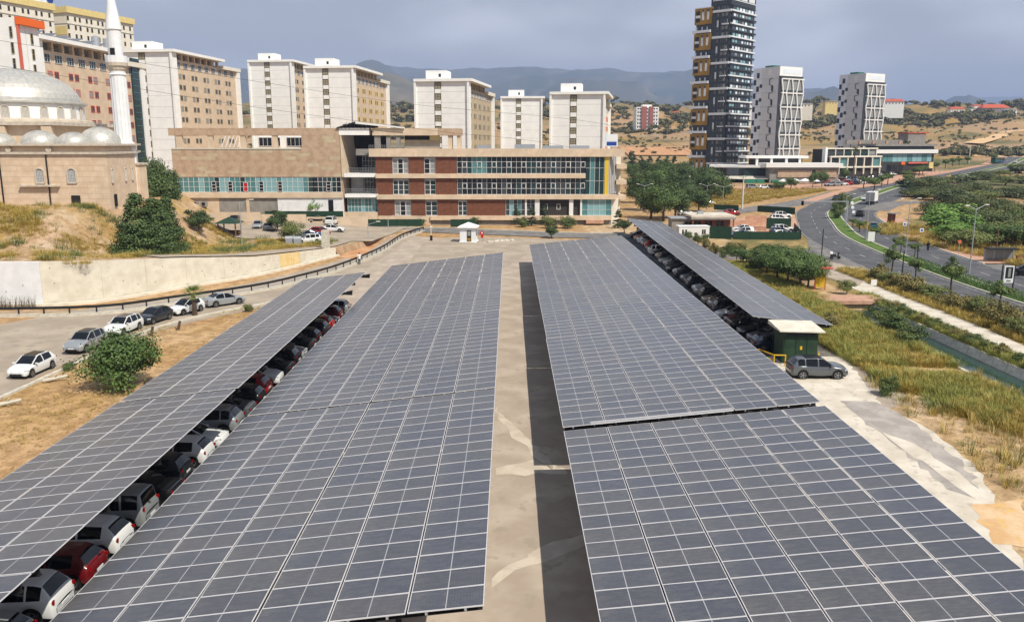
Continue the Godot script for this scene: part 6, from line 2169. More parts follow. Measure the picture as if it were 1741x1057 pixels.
func build_cars() -> void:
	rng.seed = 5
	# under the narrow left roof, tails towards the lane
	var left := [["hatch", "p_silver", 0], ["suv", "p_white", 0], ["hatch", "p_darkred", 0], ["hatch", "p_white", 0], ["van", "p_silver", 0], ["sedan", "p_black", 0], ["hatch", "p_dark", 0], ["hatch", "p_white", 0], ["sedan", "p_white", 1], ["suv", "p_silver", 0], ["sedan", "p_grey", 0], ["hatch", "p_black", 0], ["hatch", "p_red", 0], ["suv", "p_white", 1], ["sedan", "p_black", 0], ["suv", "p_black", 0], ["hatch", "p_silver", 1], ["sedan", "p_dark", 0], ["hatch", "p_black", 0], ["suv", "p_dark", 0], ["hatch", "p_red", 0], ["sedan", "p_black", 1], ["hatch", "p_darkred", 0], ["suv", "p_silver", 0]]
	for i in left.size():
		var q: Array = left[i]
		var z := -26.7 - i * 2.62
		car(q[0], q[1], Vector3(-19.35 + rng.randf_range(-0.2, 0.2), 0.02, z), (0.0 if q[2] else 180.0) + rng.randf_range(-1.5, 1.5), "%s %s, %s from the near end under the left roof" % [PAINT[q[1]], KIND[q[0]], ORD[i]], "cars under the narrow left roof")
	# under the narrow right roof
	var kinds := ["hatch", "suv", "sedan", "hatch", "suv", "wagon", "sedan"]
	var paints := ["p_navy", "p_grey", "p_black", "p_black", "p_darkred", "p_white", "p_dark", "p_silver", "p_beige", "p_black", "p_silver", "p_white", "p_dark", "p_black", "p_silver", "p_dark", "p_white", "p_black", "p_grey", "p_white", "p_silver", "p_dark", "p_beige", "p_black", "p_white", "p_dark", "p_black", "p_red", "p_darkred", "p_silver", "p_white", "p_dark", "p_red", "p_black", "p_dark"]
	for i in paints.size():
		var z := -71.3 - i * 2.66
		var k: String = kinds[(i * 3 + i / 4) % 7]
		var x := 23.7 + (-z - 69.0) * 0.0245 + rng.randf_range(-0.25, 0.25)
		car(k, paints[i], Vector3(x, 0.02, z), (0.0 if i % 3 == 0 else 180.0) + rng.randf_range(-2, 2), "%s %s, %s from the cabin under the right roof" % [PAINT[paints[i]], KIND[k], ORD[i]], "cars under the narrow right roof")
	# nose to tail along the road at the left
	car("hatch", "p_white", Vector3(-38.05, 0.03, -64.1), -94, "white three-door hatchback with dark roof glass, foremost in the roadside row", "cars along the left road", "parked_car", 2, "car_glass")
	car("suv", "p_silver", Vector3(-37.7, 0.03, -71.9), -94, "silver SUV with a dark glass roof, second in the roadside row", "cars along the left road", "parked_car", 2, "car_glass")
	car("suv", "p_white", Vector3(-37.3, 0.03, -78.4), -97, "white SUV with a black roof, half hidden by the round bush", "cars along the left road", "parked_car", 2, "p_black")
	car("hatch", "p_dark", Vector3(-36.4, 0.03, -83.4), -104, "dark grey hatchback between two white cars in the roadside row", "cars along the left road")
	car("hatch", "p_white", Vector3(-34.9, 0.03, -88.0), -112, "white hatchback with a black roof just before the palm", "cars along the left road", "parked_car", 2, "p_black")
	car("sedan", "p_silver", Vector3(-32.3, 0.03, -92.4), 45, "silver white sedan standing behind the small palm", "cars along the left road")
	# grey SUV beside the transformer cabin
	car("suv", "p_grey", Vector3(24.18, 0.00, -62.81), -1, "grey SUV with black roof parked in front of the green cabin", "", "parked_car", 2, "p_black")
	# upper car park
	var up := [["hatch", "p_silver", Vector3(-49.05, 1.90, -162.19), -80, "blue grey hatchback on the pale upper car park, left of the grey SUV"], ["suv", "p_grey", Vector3(-46.08, 1.80, -159.77), 95, "grey SUV seen from behind beside the dark round tree"], ["hatch", "p_white", Vector3(-46.54, 1.80, -165.54), 80, "white hatchback behind the dark round tree in the upper car park"], ["wagon", "p_white", Vector3(-34.48, 1.40, -141.81), -150, "old white estate car by the grey waste containers"], ["sedan", "p_blue", Vector3(-36.32, 1.40, -150.02), -160, "pale blue car half hidden under the olive tree"], ["hatch", "p_red", Vector3(-35.75, 1.30, -156.97), -30, "bright red hatchback behind the white column"], ["sedan", "p_white", Vector3(-34.63, 1.20, -163.35), 0, "white sedan parked right of the red hatchback"], ["van", "p_white", Vector3(-37.39, 1.20, -175.44), 85, "white van behind the white sedan near the green screen fence"], ["sedan", "p_white", Vector3(-32.58, 0.90, -181.22), -85, "white sedan driving towards us past the green screen fence"], ["suv", "p_dark", Vector3(-57.03, 2.20, -172.72), -85, "dark grey SUV above the pavilion roof in the upper car park"], ["sedan", "p_black", Vector3(-40.70, 1.50, -177.56), 0, "black sedan under the bright green trees"]]
	for q in up:
		var p: Vector3 = q[2]
		p.y = mound_y(p.x, p.z) + 0.08
		car(q[0], q[1], p, q[3], q[4], "cars in the upper car park", "parked_car" if not "driving" in q[4] else "car", 1)
	# boulevard traffic
	var tr := [["sedan", "p_white", Vector3(107.24, 1.01, -250.71), 57, "white sedan ahead of the box truck on the boulevard"], ["suv", "p_black", Vector3(87.37, 0.12, -206.22), 62, "black SUV following the box truck on the boulevard"], ["hatch", "p_teal", Vector3(77.73, 0.00, -176.13), 65, "teal hatchback on the boulevard beside the median shrubs"], ["sedan", "p_dark", Vector3(99.36, 1.06, -252.78), -120, "dark sedan coming past the median bushes"], ["suv", "p_black", Vector3(71.46, 0.00, -112.89), 150, "black SUV cut off by the right border"], ["sedan", "p_black", Vector3(174.97, 2.80, -340.08), 50, "black sedan behind the yellow taxi"], ["sedan", "p_white", Vector3(296.22, 6.61, -490.86), 50, "white car far up the boulevard behind the bus"], ["hatch", "p_white", Vector3(44.36, 0.18, -208.95), 20, "white hatchback between the dark trees by the campus"], ["hatch", "p_white", Vector3(56.50, 0.72, -236.04), 0, "white hatchback by the lamp posts beyond the grove"], ["hatch", "p_red", Vector3(56.19, 0.18, -208.90), 0, "small red hatchback beside the flat roofed pavilion"]]
	for q in tr:
		var p: Vector3 = q[2]
		p.y = ground_y(p.x, p.z) + 0.07
		car(q[0], q[1], p, q[3], q[4], "", "car", 1)
	var tx: Vector3 = Vector3(189.11, 3.18, -358.98)
	var taxi := car("sedan", "p_taxi", tx + Vector3.UP * 0.07, 50, "yellow taxi on the far carriageway of the boulevard", "", "taxi", 1)
	put(taxi, "roof_sign", small_box("taxi", Vector3(0.2, 0.15, 0.5), M.white_paint), Vector3(0, 1.56, 0))
	truck()
	bus()
	scooter()


func truck() -> void:
	var p: Vector3 = Vector3(104.54, 0.79, -239.44)
	var o := thing("box_truck", "white box truck with grey rear doors driving up the boulevard", "truck", p + Vector3.UP * 0.07, deg_to_rad(57))
	var b := Shape.new()
	b.span(-3.6, 1.5, 0.95, 3.5, -1.2, 1.2)
	b.span(-3.55, 1.45, 3.5, 3.54, -1.15, 1.15)
	part(o, "cargo_box", b, M.white_paint)
	for z in [-0.6, 0.6]:
		slab(o, "rear_door", -3.66, -3.6, 1.1, 3.4, z - 0.57, z + 0.57, M.curtain_glass)
	var c := Shape.new()
	c.prism([Vector2(1.6, -1.05), Vector2(3.2, -1.0), Vector2(3.35, -0.7), Vector2(3.35, 0.7), Vector2(3.2, 1.0), Vector2(1.6, 1.05)], 0.7, 2.4)
	part(o, "cab", c, M.white_paint)
	slab(o, "windscreen", 3.3, 3.38, 1.55, 2.25, -0.85, 0.85, M.car_glass)
	slab(o, "chassis", -3.4, 3.0, 0.55, 0.95, -0.5, 0.5, M.black_trim)
	slab(o, "rear_bumper", -3.7, -3.5, 0.5, 0.65, -1.1, 1.1, M.dark_steel)
	for x in [-2.3, 2.4]:
		for z in [-0.95, 0.95]:
			put(o, "wheel", wheel_meshes(0.45)[0], Vector3(x, 0.45, z))


func bus() -> void:
	var p: Vector3 = Vector3(285.62, 6.56, -490.40)
	var o := thing("city_bus", "blue and green city bus on the far boulevard", "bus", p + Vector3.UP * 0.1, deg_to_rad(38))
	var s := Shape.new()
	s.span(-6.5, 6.5, 0.4, 1.5, -1.25, 1.25)
	part(o, "body", s, M.p_blue)
	slab(o, "body_rear", -6.52, -2.0, 0.42, 2.0, -1.27, 1.27, M.awning_green)
	slab(o, "windows", -6.4, 6.45, 1.5, 2.6, -1.23, 1.23, M.car_glass)
	slab(o, "roof", -6.5, 6.5, 2.6, 3.1, -1.24, 1.24, M.p_teal)
	for x in [-3.8, 4.2]:
		for z in [-1.1, 1.1]:
			put(o, "wheel", wheel_meshes(0.5)[0], Vector3(x, 0.5, z))


func scooter() -> void:
	var o := thing("scooter", "small dark motor scooter parked on the kerb by the thin pole", "scooter", Vector3(51.36, 0.00, -129.29) + Vector3.UP * 0.1, deg_to_rad(10))
	for x in [-0.6, 0.65]:
		put(o, "wheel", wheel_meshes(0.26)[0], Vector3(x, 0.26, 0))
	var b := Shape.new()
	b.span(-0.75, 0.1, 0.45, 0.8, -0.16, 0.16)
	b.span(-0.2, 0.45, 0.25, 0.38, -0.16, 0.16)
	b.bar(Vector3(0.42, 0.3, 0), Vector3(0.55, 1.0, 0), 0.3, 0.1)
	part(o, "body", b, M.p_dark)
	var h := Shape.new()
	h.bar(Vector3(0.52, 1.05, -0.35), Vector3(0.52, 1.05, 0.35), 0.05, 0.05)
	part(o, "handlebar", h, M.black_trim)
	slab(o, "top_box", -1.0, -0.55, 0.85, 1.2, -0.22, 0.22, M.white_paint)


# ------------------------------------------------------------------ left side: wall, rail, gate post, walker
func build_left_side() -> void:
	rng.seed = 71
	# retaining wall, in cast panels
	var base := [Vector3(-80, 0, -91.9), Vector3(-57.4, 0, -91.9), Vector3(-52.5, 0, -92.0), Vector3(-47.0, 0, -94.7), Vector3(-41.0, 0, -104.4), Vector3(-34.8, 0, -114.3), Vector3(-28.1, 0, -134.0)]
	var tops := [5.1, 5.0, 5.0, 4.75, 3.75, 2.5, 1.35]
	var o := thing("retaining_wall", "long pale concrete retaining wall below the dry slope", "wall")
	for i in base.size() - 1:
		var a: Vector3 = base[i]
		var b: Vector3 = base[i + 1]
		var n := maxi(1, int(a.distance_to(b) / 5.0))
		for k in n:
			var p := a.lerp(b, float(k) / n)
			var q := a.lerp(b, float(k + 1) / n)
			var d := (q - p).normalized()
			p += d * 0.012
			q -= d * 0.012
			var t0: float = lerpf(tops[i], tops[i + 1], float(k) / n)
			var t1: float = lerpf(tops[i], tops[i + 1], float(k + 1) / n)
			var r := d.cross(Vector3.UP) * -0.4
			var s := Shape.new()
			var u := Vector3.UP
			s.quad(p, q, q + u * t1, p + u * t0)
			s.quad(p + u * t0, q + u * t1, q + u * t1 + r, p + u * t0 + r)
			s.quad(q, q + r, q + r + u * t1, q + u * t1)
			s.quad(p + r, p, p + u * t0, p + r + u * t0)
			s.quad(q + r, p + r, p + u * t0 + r, q + u * t1 + r)
			part(o, "wall_panel", s, M.wall_white if i < 1 or (i == 1 and k == 0) else (M.wall_yellow if i == 5 and k in [1] else M.wall_concrete))
			for h in 2:
				var c := p.lerp(q, rng.randf_range(0.15, 0.85)) + u * lerpf(0.7, t0 - 0.7, rng.randf())
				var ti := Shape.new()
				ti.tube(c, c - r.normalized() * 0.03, 0.07, 0.07, 6)
				part(o, "tie_hole", ti, M.grey_render)
	# footing ledge
	var f := Shape.new()
	kerb(f, smooth_line(base, 2.5), 0.1, 0.55, 0.0, 0.3)
	part(o, "footing", f, M.wall_concrete)
	# white column at the end of the wall
	var wc := thing("gate_column", "tall pale square column beside the red hatchback", "column", Vector3(-29.45, 1.20, -132.95))
	slab(wc, "shaft", -0.55, 0.55, -1.0, 3.1, -0.55, 0.55, M.kerb)
	slab(wc, "base", -0.75, 0.75, -1.0, 0.1, -0.75, 0.75, M.wall_concrete)
	# guard rail: posts, two rails
	var gl := smooth_line([Vector3(-57.01, 0.00, -85.24), Vector3(-53.50, 0.00, -85.52), Vector3(-43.34, 0.00, -87.01), Vector3(-37.74, 0.00, -92.58), Vector3(-30.81, 0.00, -100.49), Vector3(-26.97, 0.00, -108.89), Vector3(-24.32, 0.00, -117.09), Vector3(-22.39, 0.00, -127.89), Vector3(-20.96, 0.00, -140.03), Vector3(-20.35, 0.00, -154.64), Vector3(-19.18, 0.00, -163.65), Vector3(-17.39, 0.00, -171.40)], 2.6)
	var g := thing("guard_rail", "dark steel guard rail curving along the pale ledge of the road", "guard rail")
	var rail := Shape.new()
	kerb(rail, gl, -0.34, 0.1, 0.78, 1.06)
	part(g, "rail", rail, M.dark_steel)
	var low := Shape.new()
	kerb(low, gl, -0.33, 0.06, 0.5, 0.56)
	part(g, "lower_rail", low, M.galvanised)
	for i in gl.size():
		var p: Vector3 = gl[i] + side_of(gl, i) * -0.2
		var s := Shape.new()
		s.span(-0.06, 0.06, 0.3, 1.0, -0.06, 0.06)
		part(g, "post", s, M.dark_steel).position = p
	# person walking by the rail
	walker()
	# pavilion with a hipped roof
	var ga := thing("garden_pavilion", "small open wooden pavilion with grey green hipped roof", "pavilion", Vector3.ZERO)
	var gp: Vector3 = Vector3(-49.26, 1.60, -146.39)
	gp.y = mound_y(gp.x, gp.z)
	ga.position = gp
	for q in [[-1.5, -1.5], [1.5, -1.5], [-1.5, 1.5], [1.5, 1.5]]:
		slab(ga, "post", q[0] - 0.09, q[0] + 0.09, 0, 2.3, q[1] - 0.09, q[1] + 0.09, M.wood)
	var rf := Shape.new()
	var c4 := [Vector3(-2.1, 2.25, 2.1), Vector3(2.1, 2.25, 2.1), Vector3(2.1, 2.25, -2.1), Vector3(-2.1, 2.25, -2.1)]
	for i in 4:
		rf.tri(c4[i], c4[(i + 1) % 4], Vector3(0, 3.3, 0))
	part(ga, "roof", rf, M.green_paint)
	slab(ga, "bench", -1.4, 1.4, 0.4, 0.5, -1.3, -0.8, M.wood)
	slab(ga, "parapet", -1.5, 1.5, 0.0, 0.8, -1.55, -1.45, M.wood)
	slab(ga, "parapet", -1.55, -1.45, 0.0, 0.8, -1.4, 1.4, M.wood)
	# waste containers
	for i in 2:
		var wcn := thing("waste_container", ["left grey steel waste container by the white estate car", "right grey steel waste container by the white estate car"][i], "waste container", Vector3(-36.30, 1.50, -136.79) + Vector3(i * 1.4, 0.0, 0.2 * i), 0.1, "steel waste containers")
		wcn.position.y = mound_y(wcn.position.x, wcn.position.z) + 0.05
		var s := Shape.new()
		s.prism([Vector2(-0.6, -0.45), Vector2(0.6, -0.45), Vector2(0.55, 0.45), Vector2(-0.55, 0.45)], 0.2, 1.2)
		part(wcn, "bin", s, M.galvanised)
		var l := Shape.new()
		l.tube(Vector3(-0.62, 1.2, 0), Vector3(0.62, 1.2, 0), 0.42, 0.42, 12)
		part(wcn, "lid", l, M.galvanised)
		for x in [-0.5, 0.5]:
			put(wcn, "wheel", wheel_meshes(0.1)[0], Vector3(x, 0.1, 0.3))
	# green screen fences before the campus building
	fence("green mesh screen fence under the left glass band", [Vector3(-53, 0, -181), Vector3(-40, 0, -181), Vector3(-36, 0, -181)], 2.2, 1.3)
	fence("long green mesh screen fence below the brown panels", [Vector3(-34.5, 0, -178), Vector3(-24, 0, -178), Vector3(-22, 0, -178), Vector3(-18.6, 0, -178.3)], 1.5, 0.5)
	fence("green mesh fence behind the gate kiosk", [Vector3(-12.6, 0, -180), Vector3(-7.2, 0, -180.2)], 1.6, 0.2)
	# pale boundary walls left of the fence
	var bw := thing("boundary_wall", "pale stepped boundary wall below the stone wing", "wall")
	for q in [[-73.0, -52.5, 2.7, -176.0], [-52.5, -43.0, 2.2, -176.6], [-43.0, -30, 1.6, -177.0]]:
		slab(bw, "wall_panel", q[0], q[1] - 0.01, 0.0, q[2] + 1.0, q[3], q[3] + 0.3, M.beige_render)
	# white lean-to at the foot of the conifers
	var le := thing("lean_to_wall", "white sloping side wall beside the conifers", "wall", Vector3(-64.5, mound_y(-64.5, -158), -158), 0.6)
	var ls := Shape.new()
	ls.quad(Vector3(-3.5, -2, 0), Vector3(3.0, -2, 0), Vector3(3.0, 3.6, 0), Vector3(-3.5, 1.4, 0))
	ls.quad(Vector3(3.0, -2, -0.3), Vector3(-3.5, -2, -0.3), Vector3(-3.5, 1.4, -0.3), Vector3(3.0, 3.6, -0.3))
	ls.quad(Vector3(-3.5, 1.4, 0), Vector3(3.0, 3.6, 0), Vector3(3.0, 3.6, -0.3), Vector3(-3.5, 1.4, -0.3))
	part(le, "wall", ls, M.white_render)
	# air conditioners at the left end
	for i in 3:
		var ac := thing("air_conditioner", ["leftmost", "middle", "rightmost"][i] + " grey air conditioner box under the left glass band", "air conditioner", Vector3(-71.5 + i * 1.9, 4.2, -185.3), 0.0, "air conditioners on the stone wing")
		slab(ac, "case", -0.7, 0.7, 0, 1.1, -0.35, 0.35, M.grey_render)
		var fn := Shape.new()
		fn.tube(Vector3(0, 0.55, 0.35), Vector3(0, 0.55, 0.38), 0.42, 0.42, 14)
		part(ac, "fan", fn, M.black)
	# cut logs and stumps on the bank
	for q in [[Vector3(-34.93, 0.00, -61.73), 0.7, "pale cut log lying on the bank below the white hatchback"], [Vector3(-34.97, 0.00, -55.60), 0.2, "pale log at the left border on the brown bank"], [Vector3(-33.93, 0.00, -77.29), 1.4, "short dark stump on the bank behind the round bush"], [Vector3(-32.34, 0.00, -79.83), 1.5, "thin leaning stump on the bank before the palm"]]:
		var lo := thing("log", q[2], "log", q[0], 0.5)
		var s := Shape.new()
		s.tube(Vector3(-0.9, 0.15, 0), Vector3(0.8, 0.35, 0.1), 0.16, 0.12, 8)
		s.tube(Vector3(-0.2, 0.2, 0), Vector3(0.1, 0.6, 0.2), 0.08, 0.05, 6)
		part(lo, "trunk", s, M.bark if q[1] > 1 else M.kerb)
		lo.rotation.z = 1.2 if q[1] > 1 else 0.0
	# overhead wires: two cables from a pole outside the left border to the pole at the right
	var wires := [[[Vector3(-94.87, 35.35, -126.32), Vector3(-78.50, 33.48, -134.04), Vector3(-46.47, 29.05, -155.46), Vector3(-19.64, 25.71, -173.05), Vector3(28.10, 21.48, -204.65), Vector3(62.52, 8.90, -224.42)], "upper overhead cable crossing before the white blocks"], [[Vector3(-94.87, 32.01, -125.64), Vector3(-78.50, 29.66, -133.26), Vector3(-47.32, 24.57, -154.56), Vector3(-14.40, 20.34, -171.94), Vector3(9.45, 17.87, -193.79), Vector3(62.52, 8.28, -224.29)], "lower overhead cable crossing before the white blocks"]]
	for w in wires:
		var cu := smooth_line(w[0], 6.0)
		var s := Shape.new()
		for i in cu.size() - 1:
			s.tube(cu[i], cu[i + 1], 0.025, 0.025, 4, false)
		solo("overhead_cable", s, M.dark_steel, w[1], "cable", "overhead cables")


func fence(label: String, pts: Array, h: float, y: float) -> void:
	var o := thing("screen_fence", label, "fence", Vector3.ZERO, 0.0, "green mesh screen fences")
	for i in pts.size() - 1:
		var a: Vector3 = pts[i]
		var b: Vector3 = pts[i + 1]
		var n := maxi(1, int(a.distance_to(b) / 2.5))
		for k in n:
			var p := a.lerp(b, float(k) / n) + Vector3.UP * y
			var q := a.lerp(b, float(k + 1) / n) + Vector3.UP * y
			var s := Shape.new()
			s.bar(p + Vector3.UP * h * 0.5 + (q - p).normalized() * 0.03, q + Vector3.UP * h * 0.5 - (q - p).normalized() * 0.03, 0.03, h)
			part(o, "panel", s, M.green_mesh)
			var t := Shape.new()
			t.tube(p - Vector3.UP * 0.4, p + Vector3.UP * (h + 0.08), 0.04, 0.04, 6)
			part(o, "post", t, M.dark_steel)


func walker() -> void:
	# small figure: one continuous body from rings, walking away from us
	var o := thing("person", "person in a white shirt and dark trousers walking beside the guard rail", "person", Vector3(-22.59, 0.05, -124.35), 0.3)
	var legs := Shape.new()
	for q in [[-0.1, 0.16], [0.1, -0.14]]:
		legs.tube(Vector3(q[0], 0.86, 0), Vector3(q[0], 0.46, q[1] * 0.7), 0.1, 0.075, 10)
		legs.tube(Vector3(q[0], 0.46, q[1] * 0.7), Vector3(q[0], 0.07, q[1]), 0.075, 0.05, 10)
		legs.box(Vector3(q[0], 0.04, q[1] - 0.06), Vector3(0.1, 0.08, 0.26))
	part(o, "trousers", legs, M.black)
	var t := Shape.new()
	t.lathe(Vector3.ZERO, [Vector2(0.17, 0.82), Vector2(0.185, 0.95), Vector2(0.17, 1.1), Vector2(0.2, 1.3), Vector2(0.19, 1.42), Vector2(0.07, 1.5)], 14)
	for sg in [-1.0, 1.0]:
		t.tube(Vector3(0.21 * sg, 1.4, 0), Vector3(0.28 * sg, 1.12, -0.06 * sg), 0.06, 0.05, 8)
	part(o, "shirt", t, M.white_paint)
	var k := Shape.new()
	k.lathe(Vector3(0, 1.48, 0), [Vector2(0.055, 0.0), Vector2(0.06, 0.06), Vector2(0.085, 0.1), Vector2(0.1, 0.17), Vector2(0.09, 0.24), Vector2(0.0, 0.28)], 12)
	for sg in [-1.0, 1.0]:
		k.tube(Vector3(0.28 * sg, 1.12, -0.06 * sg), Vector3(0.27 * sg, 0.88, -0.16 * sg), 0.045, 0.035, 8)
	part(o, "skin", k, mat(Color(0.62, 0.44, 0.34), 0.7))
	var hr := Shape.new()
	hr.lathe(Vector3(0, 1.62, 0.01), [Vector2(0.105, 0.0), Vector2(0.11, 0.06), Vector2(0.08, 0.13), Vector2(0.0, 0.16)], 12)
	part(o, "hair", hr, M.black)


# ------------------------------------------------------------------ gate kiosk
func build_gate() -> void:
	var o := thing("gate_kiosk", "small white gate kiosk with hipped roof and glazed door", "kiosk", Vector3(-7.6, 0, -152.5), -0.08)
	var w := Shape.new()
	w.span(-1.45, 1.45, 0.0, 2.75, -2.9, 0.0)
	part(o, "wall", w, M.wall_white)
	var rf := Shape.new()
	var c4 := [Vector3(-1.85, 2.72, 0.4), Vector3(1.85, 2.72, 0.4), Vector3(1.85, 2.72, -3.3), Vector3(-1.85, 2.72, -3.3)]
	for i in 4:
		rf.tri(c4[i] + Vector3.UP * 0.12, c4[(i + 1) % 4] + Vector3.UP * 0.12, Vector3(0, 3.65, -1.45))
		rf.quad(c4[i], c4[(i + 1) % 4], c4[(i + 1) % 4] + Vector3.UP * 0.12, c4[i] + Vector3.UP * 0.12)
	rf.quad(c4[3], c4[2], c4[1], c4[0])
	part(o, "roof", rf, M.white_render)
	slab(o, "plinth", -1.6, 1.7, 0.0, 0.18, -3.0, 0.15, M.wall_white)
	var d := slab(o, "door", -0.12, 0.68, 0.2, 2.25, -0.02, 0.03, M.black)
	slab(d, "door_glass", 0.0, 0.56, 1.25, 2.1, 0.03, 0.045, M.curtain_glass)
	slab(d, "door_panel", 0.0, 0.56, 0.3, 0.85, 0.03, 0.045, M.mustard)
	slab(o, "side_window", 1.45, 1.47, 1.1, 2.1, -2.2, -0.8, M.window_glass)
	var s := thing("stop_sign", "red sign on a thin pole beside the gate kiosk", "sign", Vector3(-4.9, 0, -152.2))
	slab(s, "pole", -0.04, 0.04, 0, 2.6, -0.04, 0.04, M.steel)
	var oct := Shape.new()
	for q in [[1.75, 0.42, "red_paint"], [1.15, 0.3, "red_frame"]]:
		oct.tube(Vector3(0, q[0], 0.05), Vector3(0, q[0], 0.08), q[1], q[1], 8)
	part(s, "sign_plate", oct, M.red_paint)
	slab(s, "white_bar", -0.12, 0.12, 1.7, 1.95, 0.08, 0.1, M.white_paint)
	var b := thing("barrier_post", "slim barrier post with a dark machine left of the kiosk", "barrier", Vector3(-14.61, 0.00, -155.57))
	slab(b, "pole", -0.05, 0.05, 0, 2.6, -0.05, 0.05, M.cream)
	slab(b, "machine", -0.2, 0.25, 0, 1.0, -0.2, 0.2, M.black)
	slab(b, "lamp_head", -0.15, 0.2, 2.5, 2.75, -0.1, 0.1, M.cream)
	# low stones edging the forecourt
	rng.seed = 4
	for i in 14:
		var st := Shape.new()
		var r := rng.randf_range(0.22, 0.42)
		st.lathe(Vector3.ZERO, [Vector2(r, 0), Vector2(r * 1.05, r * 0.5), Vector2(r * 0.6, r * 0.95), Vector2(0, r)], 7, false)
		var p := Vector3(-3.6, 0, -152.6).lerp(Vector3(0.8, 0, -155.4), i / 13.0)
		var so := solo("edging_stone", st, M.kerb, "%s pale edging stone right of the gate kiosk, from the sign" % ORD[i], "stone", "stones edging the forecourt")
		so.position = p + Vector3(rng.randf_range(-0.2, 0.2), 0, rng.randf_range(-0.2, 0.2))


# ------------------------------------------------------------------ right side
func build_right_side() -> void:
	var o := thing("transformer_cabin", "dark green transformer cabin with a pale flat roof behind the grey SUV", "cabin", Vector3(24.2, 0, -66.5), 0.0)
	slab(o, "cabinet", -1.5, 1.35, 0.1, 2.75, -2.4, 0.0, M.green_paint)
	for x in [-1.42, -0.48, 0.46]:
		slab(o, "door_leaf", x, x + 0.88, 0.25, 2.35, 0.0, 0.035, M.green_paint)
	slab(o, "vent", -1.2, 1.1, 2.42, 2.6, 0.0, 0.03, M.dark_steel)
	slab(o, "warning_plate", -0.12, 0.06, 1.25, 1.55, 0.035, 0.05, M.yellow_paint)
	var r := Shape.new()
	r.quad(Vector3(-2.0, 2.95, 0.45), Vector3(1.75, 2.85, 0.45), Vector3(1.75, 3.1, -2.8), Vector3(-2.0, 3.2, -2.8))
	r.quad(Vector3(-2.0, 2.85, 0.45), Vector3(1.75, 2.75, 0.45), Vector3(1.75, 2.85, 0.45), Vector3(-2.0, 2.95, 0.45))
	r.quad(Vector3(-2.0, 2.85, -2.8), Vector3(-2.0, 2.85, 0.45), Vector3(-2.0, 2.95, 0.45), Vector3(-2.0, 3.2, -2.8))
	r.quad(Vector3(1.75, 2.75, 0.45), Vector3(1.75, 2.75, -2.8), Vector3(1.75, 3.1, -2.8), Vector3(1.75, 2.85, 0.45))
	part(o, "roof", r, M.wall_concrete)
	slab(o, "footing", -1.6, 1.45, 0.0, 0.1, -2.5, 0.1, M.kerb)
	var y := thing("yellow_guard", "yellow tube guard rail around the green cabin", "guard rail", Vector3(21.8, 0, -65.9))
	for q in [[Vector3(-0.7, 0.95, -1.9), Vector3(0, 0.95, 0)], [Vector3(-0.7, 0.5, -1.9), Vector3(0, 0.5, 0)], [Vector3(0, 0.95, 0), Vector3(0.9, 0.95, 0.1)], [Vector3(3.4, 0.95, 0.3), Vector3(3.9, 0.9, -0.6)]]:
		var s := Shape.new()
		s.tube(q[0], q[1], 0.05, 0.05, 8)
		part(y, "rail", s, M.yellow_paint)
	for p in [Vector3(-0.7, 0, -1.9), Vector3(0, 0, 0), Vector3(0.9, 0, 0.1), Vector3(3.4, 0, 0.3), Vector3(3.9, 0, -0.6)]:
		var s := Shape.new()
		s.tube(p, p + Vector3.UP * 1.0, 0.055, 0.055, 8)
		part(y, "post", s, M.yellow_paint)
	# culvert where the canal goes under the path
	var c := thing("culvert", "concrete culvert slab over the head of the canal", "culvert", Vector3(39.2, 0, -93.6))
	slab(c, "deck", -3.4, 3.6, 0.1, 0.5, -2.2, 1.6, M.paving)
	slab(c, "opening", -2.2, 2.2, -1.5, 0.1, -0.6, -0.5, M.black)
	slab(c, "head_wall", -3.2, -2.2, -1.6, 0.12, -0.4, 1.4, M.kerb)
	slab(c, "head_wall", 2.2, 3.2, -1.6, 0.12, -0.4, 1.4, M.kerb)
	slab(thing("white_sign_plate", "small white square plate in the bush by the culvert", "sign", Vector3(44.0, 0, -98.4)), "plate", -0.35, 0.35, 1.2, 1.9, 0, 0.05, M.white_paint)
	var yb := thing("yellow_board", "upright yellow board with a red frame at the edge of the big shrub", "sign", Vector3(39.01, 0.00, -102.31), -0.2)
	slab(yb, "board", -0.55, 0.55, 0.3, 2.6, -0.05, 0.05, M.yellow_frame)
	slab(yb, "frame", -0.68, -0.55, 0.0, 2.8, -0.07, 0.07, M.red_frame)
	slab(yb, "frame", 0.55, 0.68, 0.0, 2.8, -0.07, 0.07, M.red_frame)
	slab(yb, "frame", -0.7, 1.4, 2.62, 2.8, -0.9, 0.3, M.red_frame)


